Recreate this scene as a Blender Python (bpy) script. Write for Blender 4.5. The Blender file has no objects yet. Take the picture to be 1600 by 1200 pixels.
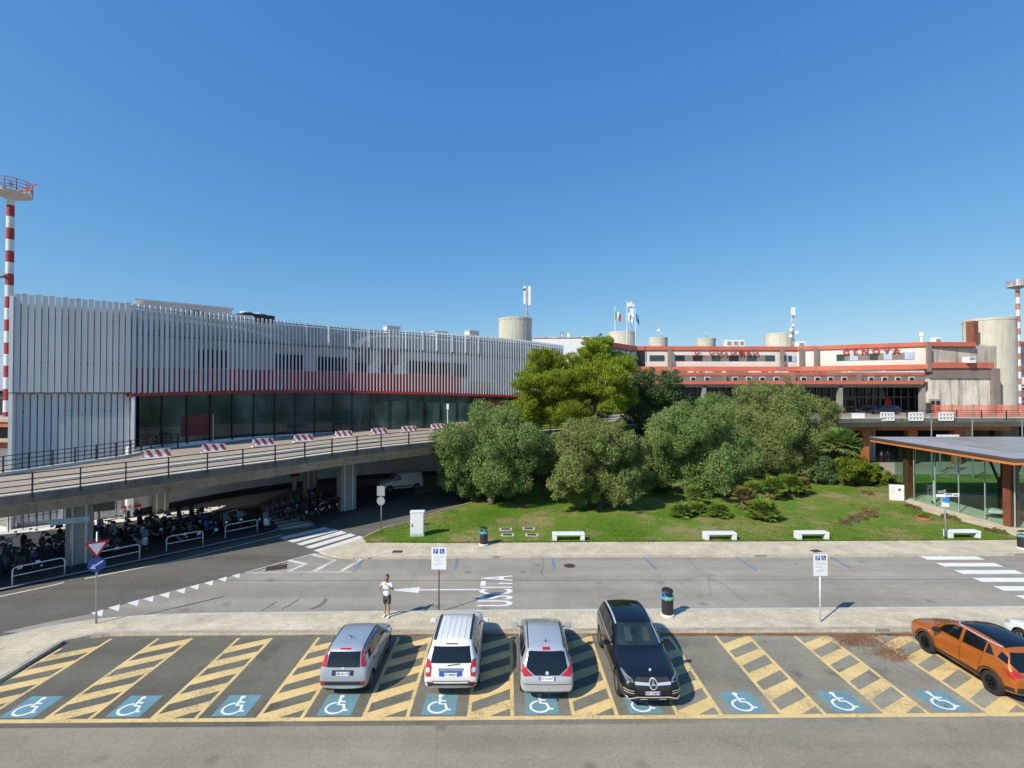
import bpy, bmesh, math, random
import numpy as np
from math import sin, cos, tan, atan, atan2, pi, radians, sqrt, hypot
from mathutils import Vector, Matrix
from mathutils.bvhtree import BVHTree

C = bpy.context
S = C.scene
COL = S.collection
RND = random.Random(11)
NPR = np.random.default_rng(5)

# ------------------------------------------------------------------ camera
H = 10.2                      # eye height above the car park
F = 750.0                     # focal length in pixels of a 1600 px wide picture
TH = atan(10 / 750)           # slight upward pitch
cd = bpy.data.cameras.new('camera')
cam = bpy.data.objects.new('camera', cd)
COL.objects.link(cam)
cd.sensor_width = 36
cd.lens = 36 * F / 1600
cd.clip_start = 0.1
cd.clip_end = 30000
cam.location = (0, 0, H)
cam.rotation_euler = (pi / 2 + TH, 0, 0)
S.camera = cam

# ------------------------------------------------------------------ light
SUN_EL = 40.5
SUN_AZ = 39.0                 # direction the shadows fall, degrees from +X towards +Y
w = bpy.data.worlds.new('World')
S.world = w
w.use_nodes = True
nt = w.node_tree
bg = nt.nodes['Background']
sky = nt.nodes.new('ShaderNodeTexSky')
sky.sky_type = 'NISHITA'
sky.sun_disc = False
sky.sun_elevation = radians(SUN_EL)
# the sky's sun stands at rotation 0 = +Y, turning clockwise
to_sun = Vector((-cos(radians(SUN_AZ)), -sin(radians(SUN_AZ)), 0))
sky.sun_rotation = atan2(to_sun.x, to_sun.y)
sky.altitude = 0
sky.air_density = 1.0
sky.dust_density = 0.5
sky.ozone_density = 10.0
sep = nt.nodes.new('ShaderNodeSeparateColor')
com = nt.nodes.new('ShaderNodeCombineColor')
nt.links.new(sky.outputs[0], sep.inputs[0])
for ch, (gam, amp) in enumerate(((1.07, 1.048), (0.705, 0.80), (0.36, 0.80))):     # the camera's colour response to a clear sky
    pw = nt.nodes.new('ShaderNodeMath'); pw.operation = 'POWER'; pw.inputs[1].default_value = gam
    ml = nt.nodes.new('ShaderNodeMath'); ml.operation = 'MULTIPLY'; ml.inputs[1].default_value = amp * 0.1546 ** (gam - 1)
    nt.links.new(sep.outputs[ch], pw.inputs[0]); nt.links.new(pw.outputs[0], ml.inputs[0]); nt.links.new(ml.outputs[0], com.inputs[ch])
nt.links.new(com.outputs[0], bg.inputs[0])
bg.inputs[1].default_value = 0.13
sl = bpy.data.lights.new('sun', 'SUN')
sl.energy = 4.6
sl.angle = radians(0.5)
sl.color = (1.0, 0.94, 0.85)
so = bpy.data.objects.new('sun', sl)
COL.objects.link(so)
sd = Vector((cos(radians(SUN_AZ)) * cos(radians(SUN_EL)), sin(radians(SUN_AZ)) * cos(radians(SUN_EL)), -sin(radians(SUN_EL))))
so.rotation_euler = sd.to_track_quat('-Z', 'Y').to_euler()
so.location = (-40, -40, 60)
S.view_settings.view_transform = 'Standard'
S.view_settings.look = 'None'
S.view_settings.gamma = 1
S.view_settings.exposure = 0.25
S.render.engine = 'CYCLES'
S.cycles.max_bounces = 8
S.cycles.transparent_max_bounces = 12
S.cycles.caustics_reflective = False
S.cycles.caustics_refractive = False

# ------------------------------------------------------------------ measuring
def ray(u, v):
    a = (u - 800) / F
    b = (600 - v) / F
    return Vector((a, cos(TH) - b * sin(TH), sin(TH) + b * cos(TH)))
def P(u, v, z=0.0):
    d = ray(u, v)
    t = (z - H) / d.z
    return Vector((d.x * t, d.y * t, z))
def D(u, v, Y):
    d = ray(u, v)
    t = Y / d.y
    return Vector((d.x * t, Y, H + d.z * t))
def XY(u, v, z=0.0):
    p = P(u, v, z)
    return (p.x, p.y)

# ------------------------------------------------------------------ objects
def tag(o, label=None, cat=None, group=None, kind=None):
    if label: o['label'] = label
    if cat: o['category'] = cat
    if group: o['group'] = group
    if kind: o['kind'] = kind
    return o
def thing(name, label, cat, loc=(0, 0, 0), rz=0.0, group=None):
    o = bpy.data.objects.new(name, None)
    COL.objects.link(o)
    o.empty_display_size = 0.3
    o.location = loc
    o.rotation_euler = (0, 0, rz)
    return tag(o, label, cat, group)
def copy_tree(o, parent=None):
    c = o.copy()
    COL.objects.link(c)
    c.parent = parent
    for ch in list(o.children):
        copy_tree(ch, c)
    return c
def fast_mesh(name, V, L, sizes, mats, mi=None, smooth=False):
    """V (n,3), L flat loop vertex indices, sizes per face"""
    me = bpy.data.meshes.new(name)
    V = np.asarray(V, dtype=np.float32)
    L = np.asarray(L, dtype=np.int32)
    sizes = np.asarray(sizes, dtype=np.int32)
    me.vertices.add(len(V)); me.vertices.foreach_set('co', V.ravel())
    me.loops.add(len(L)); me.loops.foreach_set('vertex_index', L)
    me.polygons.add(len(sizes))
    st = np.zeros(len(sizes), dtype=np.int32)
    st[1:] = np.cumsum(sizes)[:-1]
    me.polygons.foreach_set('loop_start', st)
    for m in mats: me.materials.append(m)
    if mi is not None: me.polygons.foreach_set('material_index', np.asarray(mi, dtype=np.int32))
    me.polygons.foreach_set('use_smooth', np.full(len(sizes), bool(smooth)))
    me.update(calc_edges=True)
    me.validate()
    return me
def link(name, me, parent=None):
    o = bpy.data.objects.new(name, me)
    COL.objects.link(o)
    if parent is not None: o.parent = parent
    return o

def perp(d):
    d = d.normalized()
    a = Vector((0, 0, 1)) if abs(d.z) < 0.95 else Vector((1, 0, 0))
    s = d.cross(a).normalized()
    return s, s.cross(d).normalized()

class MB:
    def __init__(s):
        s.v = []; s.f = []; s.m = []
    def add(s, vs, fs, mi=0):
        k = len(s.v)
        s.v += [tuple(p) for p in vs]
        s.f += [tuple(i + k for i in f) for f in fs]
        s.m += [mi] * len(fs)
    def hexa(s, b, t, mi=0):
        s.add(list(b) + list(t), [(3, 2, 1, 0), (4, 5, 6, 7), (0, 1, 5, 4), (1, 2, 6, 5), (2, 3, 7, 6), (3, 0, 4, 7)], mi)
    def box(s, c, sz, rz=0.0, mi=0, taper=1.0):
        cx, cy, cz = c; hx, hy, hz = sz[0] / 2, sz[1] / 2, sz[2] / 2
        co, si = cos(rz), sin(rz)
        def q(x, y, z): return (cx + x * co - y * si, cy + x * si + y * co, cz + z)
        s.hexa([q(-hx, -hy, -hz), q(hx, -hy, -hz), q(hx, hy, -hz), q(-hx, hy, -hz)],
               [q(-hx * taper, -hy * taper, hz), q(hx * taper, -hy * taper, hz), q(hx * taper, hy * taper, hz), q(-hx * taper, hy * taper, hz)], mi)
    def bar(s, p, q, wd, ht, mi=0):
        """rectangular bar from p to q, wd sideways, ht upwards"""
        p, q = Vector(p), Vector(q)
        a, b = perp(q - p)
        a = a * (wd / 2); b = b * (ht / 2)
        s.hexa([p - a - b, q - a - b, q + a - b, p + a - b], [p - a + b, q - a + b, q + a + b, p + a + b], mi)
    def cyl(s, p, q, r0, r1=None, n=10, mi=0, caps=True):
        p, q = Vector(p), Vector(q)
        if r1 is None: r1 = r0
        a, b = perp(q - p)
        vs = [p + (a * cos(2 * pi * i / n) + b * sin(2 * pi * i / n)) * r0 for i in range(n)]
        vs += [q + (a * cos(2 * pi * i / n) + b * sin(2 * pi * i / n)) * r1 for i in range(n)]
        fs = [(i, i + n, (i + 1) % n + n, (i + 1) % n) for i in range(n)]
        if caps: fs += [tuple(range(n)), tuple(range(2 * n - 1, n - 1, -1))]
        s.add(vs, fs, mi)
    def tube(s, path, r, n=7, mi=0):
        path = [Vector(p) for p in path]
        m = len(path)
        rs = r if isinstance(r, (list, tuple)) else [r] * m
        vs = []; ref = None
        for i, p in enumerate(path):
            d = (path[min(i + 1, m - 1)] - path[max(i - 1, 0)]).normalized()
            if ref is None: ref = perp(d)[0]
            a = (ref - d * ref.dot(d))
            a = a.normalized() if a.length > 1e-5 else perp(d)[0]
            ref = a
            b = d.cross(a)
            vs += [p + (a * cos(2 * pi * k / n) + b * sin(2 * pi * k / n)) * rs[i] for k in range(n)]
        fs = [(i * n + k, i * n + (k + 1) % n, (i + 1) * n + (k + 1) % n, (i + 1) * n + k) for i in range(m - 1) for k in range(n)]
        fs += [tuple(range(n - 1, -1, -1)), tuple(range((m - 1) * n, m * n))]
        s.add(vs, fs, mi)
    def prism(s, poly, z0, z1, mi=0, mside=None):
        n = len(poly)
        a = sum(poly[i][0] * poly[(i + 1) % n][1] - poly[(i + 1) % n][0] * poly[i][1] for i in range(n))
        if a < 0: poly = poly[::-1]
        vs = [(p[0], p[1], z0) for p in poly] + [(p[0], p[1], z1) for p in poly]
        s.add(vs, [tuple(range(n - 1, -1, -1)), tuple(range(n, 2 * n))], mi)
        s.add(vs, [(i, (i + 1) % n, (i + 1) % n + n, i + n) for i in range(n)], mi if mside is None else mside)
    def sheet(s, poly, z=0.004, mi=0):
        n = len(poly)
        a = sum(poly[i][0] * poly[(i + 1) % n][1] - poly[(i + 1) % n][0] * poly[i][1] for i in range(n))
        if a < 0: poly = poly[::-1]
        s.add([(p[0], p[1], z) for p in poly], [tuple(range(n))], mi)
    def ribbon(s, path, wd, z=0.004, mi=0):
        path = [Vector((p[0], p[1])) for p in path]
        L = []; Rr = []
        for i, p in enumerate(path):
            d = (path[min(i + 1, len(path) - 1)] - path[max(i - 1, 0)]).normalized()
            n = Vector((-d.y, d.x)) * wd / 2
            L.append(p + n); Rr.append(p - n)
        k = len(path)
        s.add([(p.x, p.y, z) for p in L] + [(p.x, p.y, z) for p in Rr], [(i + k, i + 1 + k, i + 1, i) for i in range(k - 1)], mi)
    def wall(s, path, z0, z1, th, mi=0):
        """upright band along an XY path, th = thickness towards the left of the path"""
        path = [Vector((p[0], p[1])) for p in path]
        k = len(path); q = []
        for i, p in enumerate(path):
            d = (path[min(i + 1, k - 1)] - path[max(i - 1, 0)]).normalized()
            q.append(p + Vector((-d.y, d.x)) * th)
        f0 = z0 if isinstance(z0, (list, tuple)) else [z0] * k
        f1 = z1 if isinstance(z1, (list, tuple)) else [z1] * k
        vs = []
        for i in range(k):
            vs += [(path[i].x, path[i].y, f0[i]), (path[i].x, path[i].y, f1[i]), (q[i].x, q[i].y, f1[i]), (q[i].x, q[i].y, f0[i])]
        fs = []
        for i in range(k - 1):
            for e in range(4):
                fs.append((i * 4 + e, i * 4 + (e + 1) % 4, i * 4 + 4 + (e + 1) % 4, i * 4 + 4 + e))
        fs = [f[::-1] for f in fs]
        fs += [(0, 1, 2, 3), tuple((k - 1) * 4 + e for e in (3, 2, 1, 0))]
        s.add(vs, fs, mi)
    def lathe(s, prof, c=(0, 0, 0), n=16, mi=0):
        vs = []
        for r, z in prof:
            vs += [(c[0] + r * cos(2 * pi * i / n), c[1] + r * sin(2 * pi * i / n), c[2] + z) for i in range(n)]
        fs = [(j * n + i, j * n + (i + 1) % n, (j + 1) * n + (i + 1) % n, (j + 1) * n + i) for j in range(len(prof) - 1) for i in range(n)]
        fs += [tuple(range(n - 1, -1, -1)), tuple(range((len(prof) - 1) * n, len(prof) * n))]
        s.add(vs, fs, mi)
    def build(s, name, mats, parent=None, world=True, smooth=False, bevel=0.0):
        """world=True: the points are world points; they are moved into the parent's space"""
        vs = s.v
        if parent is not None and world:
            m = parent.matrix_basis.copy()
            p = parent.parent
            while p is not None:
                m = p.matrix_basis @ m
                p = p.parent
            m.invert()
            vs = [tuple(m @ Vector(p)) for p in s.v]
        if not isinstance(mats, (list, tuple)): mats = [mats]
        sizes = [len(f) for f in s.f]
        L = [i for f in s.f for i in f]
        me = fast_mesh(name, vs, L, sizes, mats, s.m, smooth)
        if bevel > 0:
            bm = bmesh.new(); bm.from_mesh(me)
            bmesh.ops.remove_doubles(bm, verts=bm.verts, dist=1e-5)
            es = [e for e in bm.edges if len(e.link_faces) == 2 and e.calc_face_angle(0) > 0.5]
            bmesh.ops.bevel(bm, geom=es, offset=bevel, segments=2, affect='EDGES', clamp_overlap=True)
            bm.to_mesh(me); bm.free()
        return link(name, me, parent)

def text_mesh(name, body, size, mat, extrude=0.0, parent=None, spacing=1.0, offset=0.0):
    cu = bpy.data.curves.new(name, 'FONT')
    cu.body = body; cu.size = size; cu.extrude = extrude; cu.space_character = spacing; cu.offset = offset
    cu.align_x = 'CENTER'; cu.align_y = 'CENTER'; cu.resolution_u = 3
    o = bpy.data.objects.new(name, cu)
    COL.objects.link(o)
    dg = C.evaluated_depsgraph_get()
    me = bpy.data.meshes.new_from_object(o.evaluated_get(dg))
    bpy.data.objects.remove(o); bpy.data.curves.remove(cu)
    me.materials.clear(); me.materials.append(mat)
    return link(name, me, parent)

# ------------------------------------------------------------------ materials
def newmat(name):
    m = bpy.data.materials.new(name); m.use_nodes = True
    return m, m.node_tree.nodes, m.node_tree.links, m.node_tree.nodes['Principled BSDF']
def srgb(r, g, b):
    f = lambda c: ((c / 255 + 0.055) / 1.055) ** 2.4 if c > 10 else c / 255 / 12.92
    return (f(r), f(g), f(b))
def rgba(c): return (c[0], c[1], c[2], 1)
def ramp(N, L, fac, stops):
    r = N.new('ShaderNodeValToRGB')
    e = r.color_ramp.elements
    while len(e) < len(stops): e.new(0.5)
    for k, (p, c) in enumerate(stops):
        e[k].position = p
        e[k].color = rgba(c) if isinstance(c, (tuple, list)) else (c, c, c, 1)
    L.new(fac, r.inputs[0])
    return r.outputs[0]
def noise_out(N, L, coord, scale, detail=4, rough=0.55, stretch=None):
    if stretch:
        mp = N.new('ShaderNodeMapping'); mp.inputs['Scale'].default_value = stretch
        L.new(coord, mp.inputs[0]); coord = mp.outputs[0]
    n = N.new('ShaderNodeTexNoise')
    n.inputs['Scale'].default_value = scale; n.inputs['Detail'].default_value = detail; n.inputs['Roughness'].default_value = rough
    L.new(coord, n.inputs['Vector'])
    return n.outputs['Fac']
def mixc(N, L, fac, a, b, mode='MIX'):
    x = N.new('ShaderNodeMix'); x.data_type = 'RGBA'; x.blend_type = mode
    for i, v in ((6, a), (7, b)):
        if isinstance(v, tuple): x.inputs[i].default_value = rgba(v)
        else: L.new(v, x.inputs[i])
    if isinstance(fac, (int, float)): x.inputs[0].default_value = fac
    else: L.new(fac, x.inputs[0])
    return x.outputs[2]
def Mt(name, col, rough=0.6, metal=0.0, var=0.12, scale=1.5, fine=0.0, fscale=60, bump=0.0, spec=0.5, coat=0.0, streak=0.0, dirt=None):
    m, N, L, b = newmat(name)
    tc = N.new('ShaderNodeTexCoord').outputs['Object']
    n = noise_out(N, L, tc, scale)
    c = ramp(N, L, n, [(0.3, tuple(x * (1 - var) for x in col)), (0.7, tuple(min(1, x * (1 + var)) for x in col))])
    if fine:
        n2 = noise_out(N, L, tc, fscale, 2)
        c = mixc(N, L, 1.0, c, ramp(N, L, n2, [(0.3, 1 - fine), (0.7, 1.0)]), 'MULTIPLY')
    if streak:
        n3 = noise_out(N, L, tc, 1.0, 5, 0.6, (2.2, 2.2, 0.16))
        c = mixc(N, L, ramp(N, L, n3, [(0.48, 0.0), (0.72, streak)]), c, dirt or tuple(x * 0.35 for x in col))
    L.new(c, b.inputs['Base Color'])
    b.inputs['Roughness'].default_value = rough
    b.inputs['Metallic'].default_value = metal
    b.inputs['Specular IOR Level'].default_value = spec
    b.inputs['Coat Weight'].default_value = coat
    b.inputs['Coat Roughness'].default_value = 0.05
    if bump:
        bp = N.new('ShaderNodeBump'); bp.inputs['Strength'].default_value = bump; bp.inputs['Distance'].default_value = 0.02
        L.new(noise_out(N, L, tc, fscale, 3), bp.inputs['Height']); L.new(bp.outputs[0], b.inputs['Normal'])
    return m
def island_var(mat, lo=0.9, hi=1.06):
    N, L = mat.node_tree.nodes, mat.node_tree.links; b = N['Principled BSDF']
    src = b.inputs['Base Color'].links[0].from_socket
    g = N.new('ShaderNodeNewGeometry')
    L.new(mixc(N, L, 1.0, src, ramp(N, L, g.outputs['Random Per Island'], [(0.0, lo), (1.0, hi)]), 'MULTIPLY'), b.inputs['Base Color'])
    return mat
def asphalt(name, base, warm=0.0, crack=1.0, seed=0.0, lane=0.0):
    m, N, L, b = newmat(name)
    tc = N.new('ShaderNodeTexCoord').outputs['Object']
    mp = N.new('ShaderNodeMapping'); mp.inputs['Location'].default_value = (seed, seed * 1.7, 0); L.new(tc, mp.inputs[0]); tc = mp.outputs[0]
    big = noise_out(N, L, tc, 0.16, 5, 0.6)
    c = ramp(N, L, big, [(0.32, tuple(x * 0.84 for x in base)), (0.5, base), (0.68, tuple(x * 1.1 for x in base))])
    mid = noise_out(N, L, tc, 1.1, 6, 0.7)
    c = mixc(N, L, 1.0, c, ramp(N, L, mid, [(0.3, 0.88), (0.7, 1.06)]), 'MULTIPLY')
    fine = noise_out(N, L, tc, 30, 6, 0.9)
    c = mixc(N, L, 1.0, c, ramp(N, L, fine, [(0.3, 0.5), (0.5, 1.0), (0.7, 1.5)]), 'MULTIPLY')
    c = mixc(N, L, 1.0, c, ramp(N, L, noise_out(N, L, tc, 9, 4, 0.85), [(0.3, 0.8), (0.7, 1.2)]), 'MULTIPLY')
    # long wheel-polished bands
    st = noise_out(N, L, tc, 1.0, 3, 0.5, (0.05, 0.8, 1))
    c = mixc(N, L, 1.0, c, ramp(N, L, st, [(0.35, 0.86), (0.65, 1.08)]), 'MULTIPLY')
    # dark spots of oil
    vo = N.new('ShaderNodeTexVoronoi'); vo.inputs['Scale'].default_value = 0.55
    L.new(tc, vo.inputs['Vector'])
    c = mixc(N, L, ramp(N, L, vo.outputs['Distance'], [(0.05, 0.55), (0.16, 0.0)]), c, tuple(x * 0.4 for x in base))
    if crack:
        wv = N.new('ShaderNodeMix'); wv.data_type = 'VECTOR'; wv.inputs[0].default_value = 0.12
        nz = N.new('ShaderNodeTexNoise'); nz.inputs['Scale'].default_value = 0.8; nz.inputs['Detail'].default_value = 6
        L.new(tc, nz.inputs['Vector']); L.new(tc, wv.inputs[4]); L.new(nz.outputs['Color'], wv.inputs[5])
        v2 = N.new('ShaderNodeTexVoronoi'); v2.feature = 'DISTANCE_TO_EDGE'; v2.inputs['Scale'].default_value = 0.22
        L.new(wv.outputs[1], v2.inputs['Vector'])
        gate = ramp(N, L, noise_out(N, L, tc, 0.21, 2), [(0.47, 0.0), (0.56, 0.75 * crack)])
        ln = ramp(N, L, v2.outputs['Distance'], [(0.001, 0.6), (0.004, 0.0)])
        g = N.new('ShaderNodeMath'); g.operation = 'MULTIPLY'; L.new(gate, g.inputs[0]); L.new(ln, g.inputs[1])
        c = mixc(N, L, g.outputs[0], c, tuple(x * 0.3 for x in base))
    L.new(c, b.inputs['Base Color'])
    b.inputs['Roughness'].default_value = 0.85
    b.inputs['Specular IOR Level'].default_value = 0.3
    bp = N.new('ShaderNodeBump'); bp.inputs['Strength'].default_value = 0.5; bp.inputs['Distance'].default_value = 0.01
    L.new(noise_out(N, L, tc, 45, 2), bp.inputs['Height']); L.new(bp.outputs[0], b.inputs['Normal'])
    return m
def paint_mat(name, col, wear=0.5, under=(0.1, 0.1, 0.095)):
    """road paint, worn through to the asphalt in places"""
    m, N, L, b = newmat(name)
    tc = N.new('ShaderNodeTexCoord').outputs['Object']
    c = ramp(N, L, noise_out(N, L, tc, 1.7, 5), [(0.3, tuple(x * 0.82 for x in col)), (0.7, col)])
    n = noise_out(N, L, tc, 9, 7, 0.8)
    g = noise_out(N, L, tc, 0.6, 3)
    a = N.new('ShaderNodeMath'); a.operation = 'MULTIPLY_ADD'; a.inputs[1].default_value = 0.6; L.new(g, a.inputs[0]); L.new(n, a.inputs[2])
    c = mixc(N, L, ramp(N, L, a.outputs[0], [(0.94 - 0.18 * wear, 0.0), (1.04 - 0.1 * wear, 0.2 + 0.6 * wear)]), c, under)
    L.new(c, b.inputs['Base Color'])
    b.inputs['Roughness'].default_value = 0.75
    b.inputs['Specular IOR Level'].default_value = 0.3
    return m
def glass_mat(name, tint, mixg=0.10, rough=0.02):
    m, N, L, b = newmat(name)
    N.remove(b)
    t = N.new('ShaderNodeBsdfTransparent'); t.inputs[0].default_value = rgba(tint)
    g = N.new('ShaderNodeBsdfGlossy'); g.inputs['Roughness'].default_value = rough
    lw = N.new('ShaderNodeLayerWeight'); lw.inputs[0].default_value = 0.5
    pw = N.new('ShaderNodeMath'); pw.operation = 'POWER'; pw.inputs[1].default_value = 5; L.new(lw.outputs['Facing'], pw.inputs[0])
    fr = N.new('ShaderNodeMath'); fr.operation = 'MULTIPLY_ADD'; fr.inputs[1].default_value = 0.9; fr.inputs[2].default_value = 0.03; L.new(pw.outputs[0], fr.inputs[0])
    nz = noise_out(N, L, N.new('ShaderNodeTexCoord').outputs['Object'], 0.8)
    a = N.new('ShaderNodeMath'); a.operation = 'MULTIPLY_ADD'; L.new(nz, a.inputs[0]); a.inputs[1].default_value = mixg; L.new(fr.outputs[0], a.inputs[2])
    mx = N.new('ShaderNodeMixShader'); L.new(a.outputs[0], mx.inputs[0]); L.new(t.outputs[0], mx.inputs[1]); L.new(g.outputs[0], mx.inputs[2])
    L.new(mx.outputs[0], N['Material Output'].inputs[0])
    return m
def leaf_mat(name, dark, light, extra=None, trans=0.25, cscale=0.5):
    m, N, L, b = newmat(name)
    geo = N.new('ShaderNodeNewGeometry')
    tc = N.new('ShaderNodeTexCoord').outputs['Object']
    c = ramp(N, L, geo.outputs['Random Per Island'], [(0.0, dark), (1.0, light)])
    if extra:
        c = mixc(N, L, ramp(N, L, noise_out(N, L, tc, cscale, 4), [(0.5, 0.0), (0.68, 0.8)]), c, extra)
    c = mixc(N, L, 1.0, c, ramp(N, L, noise_out(N, L, tc, cscale * 2.2, 3), [(0.35, 0.78), (0.65, 1.2)]), 'MULTIPLY')
    L.new(c, b.inputs['Base Color'])
    b.inputs['Roughness'].default_value = 0.75
    b.inputs['Specular IOR Level'].default_value = 0.12
    tr = N.new('ShaderNodeBsdfTranslucent'); L.new(c, tr.inputs[0])
    mx = N.new('ShaderNodeMixShader'); mx.inputs[0].default_value = trans
    L.new(b.outputs[0], mx.inputs[1]); L.new(tr.outputs[0], mx.inputs[2])
    L.new(mx.outputs[0], N['Material Output'].inputs[0])
    return m
def car_paint(name, col, metal=0.0, rough=0.3, coat=1.0):
    return Mt(name, col, rough, metal, 0.03, 0.8, 0.0, coat=coat)

MWHITE = Mt('white_painted_metal', (0.72, 0.73, 0.73), 0.5, 0, 0.06)
MCONC = Mt('aged_concrete', (0.36, 0.34, 0.29), 0.9, 0, 0.16, 0.5, 0.2, 14, 0.2, streak=0.55, dirt=(0.12, 0.11, 0.09))
MDARK = Mt('dark_metal', (0.025, 0.025, 0.028), 0.45, 0.3, 0.1)
MGALV = Mt('galvanised_steel', (0.42, 0.43, 0.44), 0.4, 0.6, 0.1)
MBLACK = Mt('black_rubber', (0.015, 0.015, 0.016), 0.7, 0, 0.2)
# ================================================================== GROUND AND ROADS
M_ROAD = asphalt('road_asphalt', (0.315, 0.288, 0.232), crack=1.0)
M_LOT = asphalt('car_park_asphalt', (0.272, 0.246, 0.176), crack=0.7, seed=37.0)
M_UNDER = asphalt('shade_darkened_asphalt', (0.06, 0.06, 0.06), crack=0.2, seed=11.0)  # asphalt colour darkened to deepen the shade under the viaduct
def paving(name, base, scale=4.6):
    m, N, L, b = newmat(name)
    tc = N.new('ShaderNodeTexCoord').outputs['Object']
    br = N.new('ShaderNodeTexBrick'); br.inputs['Scale'].default_value = scale
    br.inputs['Color1'].default_value = rgba(base); br.inputs['Color2'].default_value = rgba(tuple(x * 0.86 for x in base))
    br.inputs['Mortar'].default_value = rgba(tuple(x * 0.5 for x in base)); br.inputs['Mortar Size'].default_value = 0.02
    br.inputs['Brick Width'].default_value = 1.0; br.inputs['Row Height'].default_value = 1.0; br.offset = 0.0
    L.new(tc, br.inputs['Vector'])
    c = mixc(N, L, 1.0, br.outputs[0], ramp(N, L, noise_out(N, L, tc, 0.7, 6, 0.65), [(0.3, 0.72), (0.7, 1.1)]), 'MULTIPLY')
    c = mixc(N, L, 1.0, c, ramp(N, L, noise_out(N, L, tc, 16, 4, 0.8), [(0.3, 0.72), (0.7, 1.18)]), 'MULTIPLY')
    vo = N.new('ShaderNodeTexVoronoi'); vo.inputs['Scale'].default_value = 0.9; L.new(tc, vo.inputs['Vector'])
    c = mixc(N, L, ramp(N, L, vo.outputs['Distance'], [(0.04, 0.5), (0.12, 0.0)]), c, tuple(x * 0.3 for x in base))
    L.new(c, b.inputs['Base Color']); b.inputs['Roughness'].default_value = 0.9
    b.inputs['Specular IOR Level'].default_value = 0.25
    return m
M_PAVE = paving('pavement_slabs', (0.66, 0.575, 0.41))
M_KERB = Mt('kerb_stone', (0.55, 0.53, 0.46), 0.9, 0, 0.18, 1.2, 0.25, 14)
M_WPAINT = paint_mat('white_road_paint', (0.72, 0.72, 0.69), 0.45, (0.13, 0.13, 0.12))
M_WFRESH = paint_mat('fresh_white_road_paint', (0.80, 0.80, 0.78), 0.1, (0.16, 0.16, 0.15))
M_YPAINT = paint_mat('yellow_bay_paint', (0.75, 0.545, 0.235), 0.75, (0.19, 0.16, 0.11))
M_BPAINT = paint_mat('blue_bay_paint', (0.15, 0.29, 0.335), 0.35, (0.17, 0.18, 0.17))
M_BFADE = paint_mat('faded_blue_paint', (0.17, 0.26, 0.33), 1.0, (0.14, 0.15, 0.15))
M_TAR = Mt('tar_seam', (0.045, 0.043, 0.04), 0.7, 0, 0.3, 3)
M_IRON = Mt('rusty_iron_cover', (0.085, 0.06, 0.045), 0.8, 0.2, 0.3, 6, 0.4, 20)
M_EARTH = Mt('dry_earth', (0.16, 0.15, 0.11), 0.95, 0, 0.3, 0.02, 0.2, 0.5)

g = MB()
n = 48
g.add([(0, 0, -0.25)] + [(9000 * cos(2 * pi * i / n), 9000 * sin(2 * pi * i / n), -0.25) for i in range(n)], [(0, i + 1, (i + 1) % n + 1) for i in range(n)])
tag(g.build('ground', M_EARTH), kind='structure')
# a wooded ridge across the bay, far to the right
hl = MB()
nx = 60
vs = []
for j, (yy, k) in enumerate(((3300, 0.0), (3600, 0.45), (4000, 0.8), (4500, 1.0), (5600, 0.3))):
    for i in range(nx):
        x = 3480 + j * 300 + i * 60
        h = (330 + 90 * sin(i * 0.17 + 0.4) + 60 * sin(i * 0.61 + j)) * min(1, (i + 2) / 4)
        vs.append((x, yy + 60 * sin(i * 0.4), -1 + h * k))
hl.add(vs, [(j * nx + i, j * nx + i + 1, (j + 1) * nx + i + 1, (j + 1) * nx + i) for j in range(4) for i in range(nx - 1)])
tag(hl.build('hills', Mt('wooded_hill', (0.07, 0.10, 0.10), 1, 0, 0.3, 0.004, 0.3, 0.02), smooth=True), kind='structure')

near_far = [(-230, 1060), (-100, 1022), (0, 995), (75, 978.5), (150, 967), (225, 961), (300, 958.5), (400, 957), (600, 955), (740, 953.5), (1000, 951.5), (1400, 949), (1900, 945.5)]
near_near = [(-400, 1318), (0, 1062), (60, 1025), (100, 1001), (140, 993), (172, 989.5), (255, 988.5), (450, 988), (800, 986), (1300, 983), (1900, 979)]
NF = [XY(u, v, 0.12) for u, v in near_far]
NN = [XY(u, v, 0.12) for u, v in near_near]
mid = [((a[0] + b[0]) / 2, (a[1] + b[1]) / 2) for a, b in zip([XY(u, v) for u, v in ((0, 1025), (120, 982), (300, 973), (800, 968), (1300, 966), (1900, 962))], [XY(u, v) for u, v in ((0, 1025), (120, 982), (300, 973), (800, 968), (1300, 966), (1900, 962))])]
lot = MB()
lot.add([(p[0], p[1], 0) for p in [(-60, -25), (70, -25)] + [(70, mid[-1][1])] + mid[::-1] + [(-16.6, 12.5), (-60, 0)]], [tuple(range(len(mid) + 5))])
LOT = tag(lot.build('parking_lot', M_LOT), kind='structure')
rd = MB()
rp = [(-120, -40)] + [(-60, 0), (-16.6, 12.5)] + mid + [(70, mid[-1][1]), (140, mid[-1][1]), (140, 140), (-120, 140)]
rd.add([(p[0], p[1], 0) for p in rp], [tuple(range(len(rp)))])
ROAD = tag(rd.build('road', M_ROAD), kind='structure')

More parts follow.
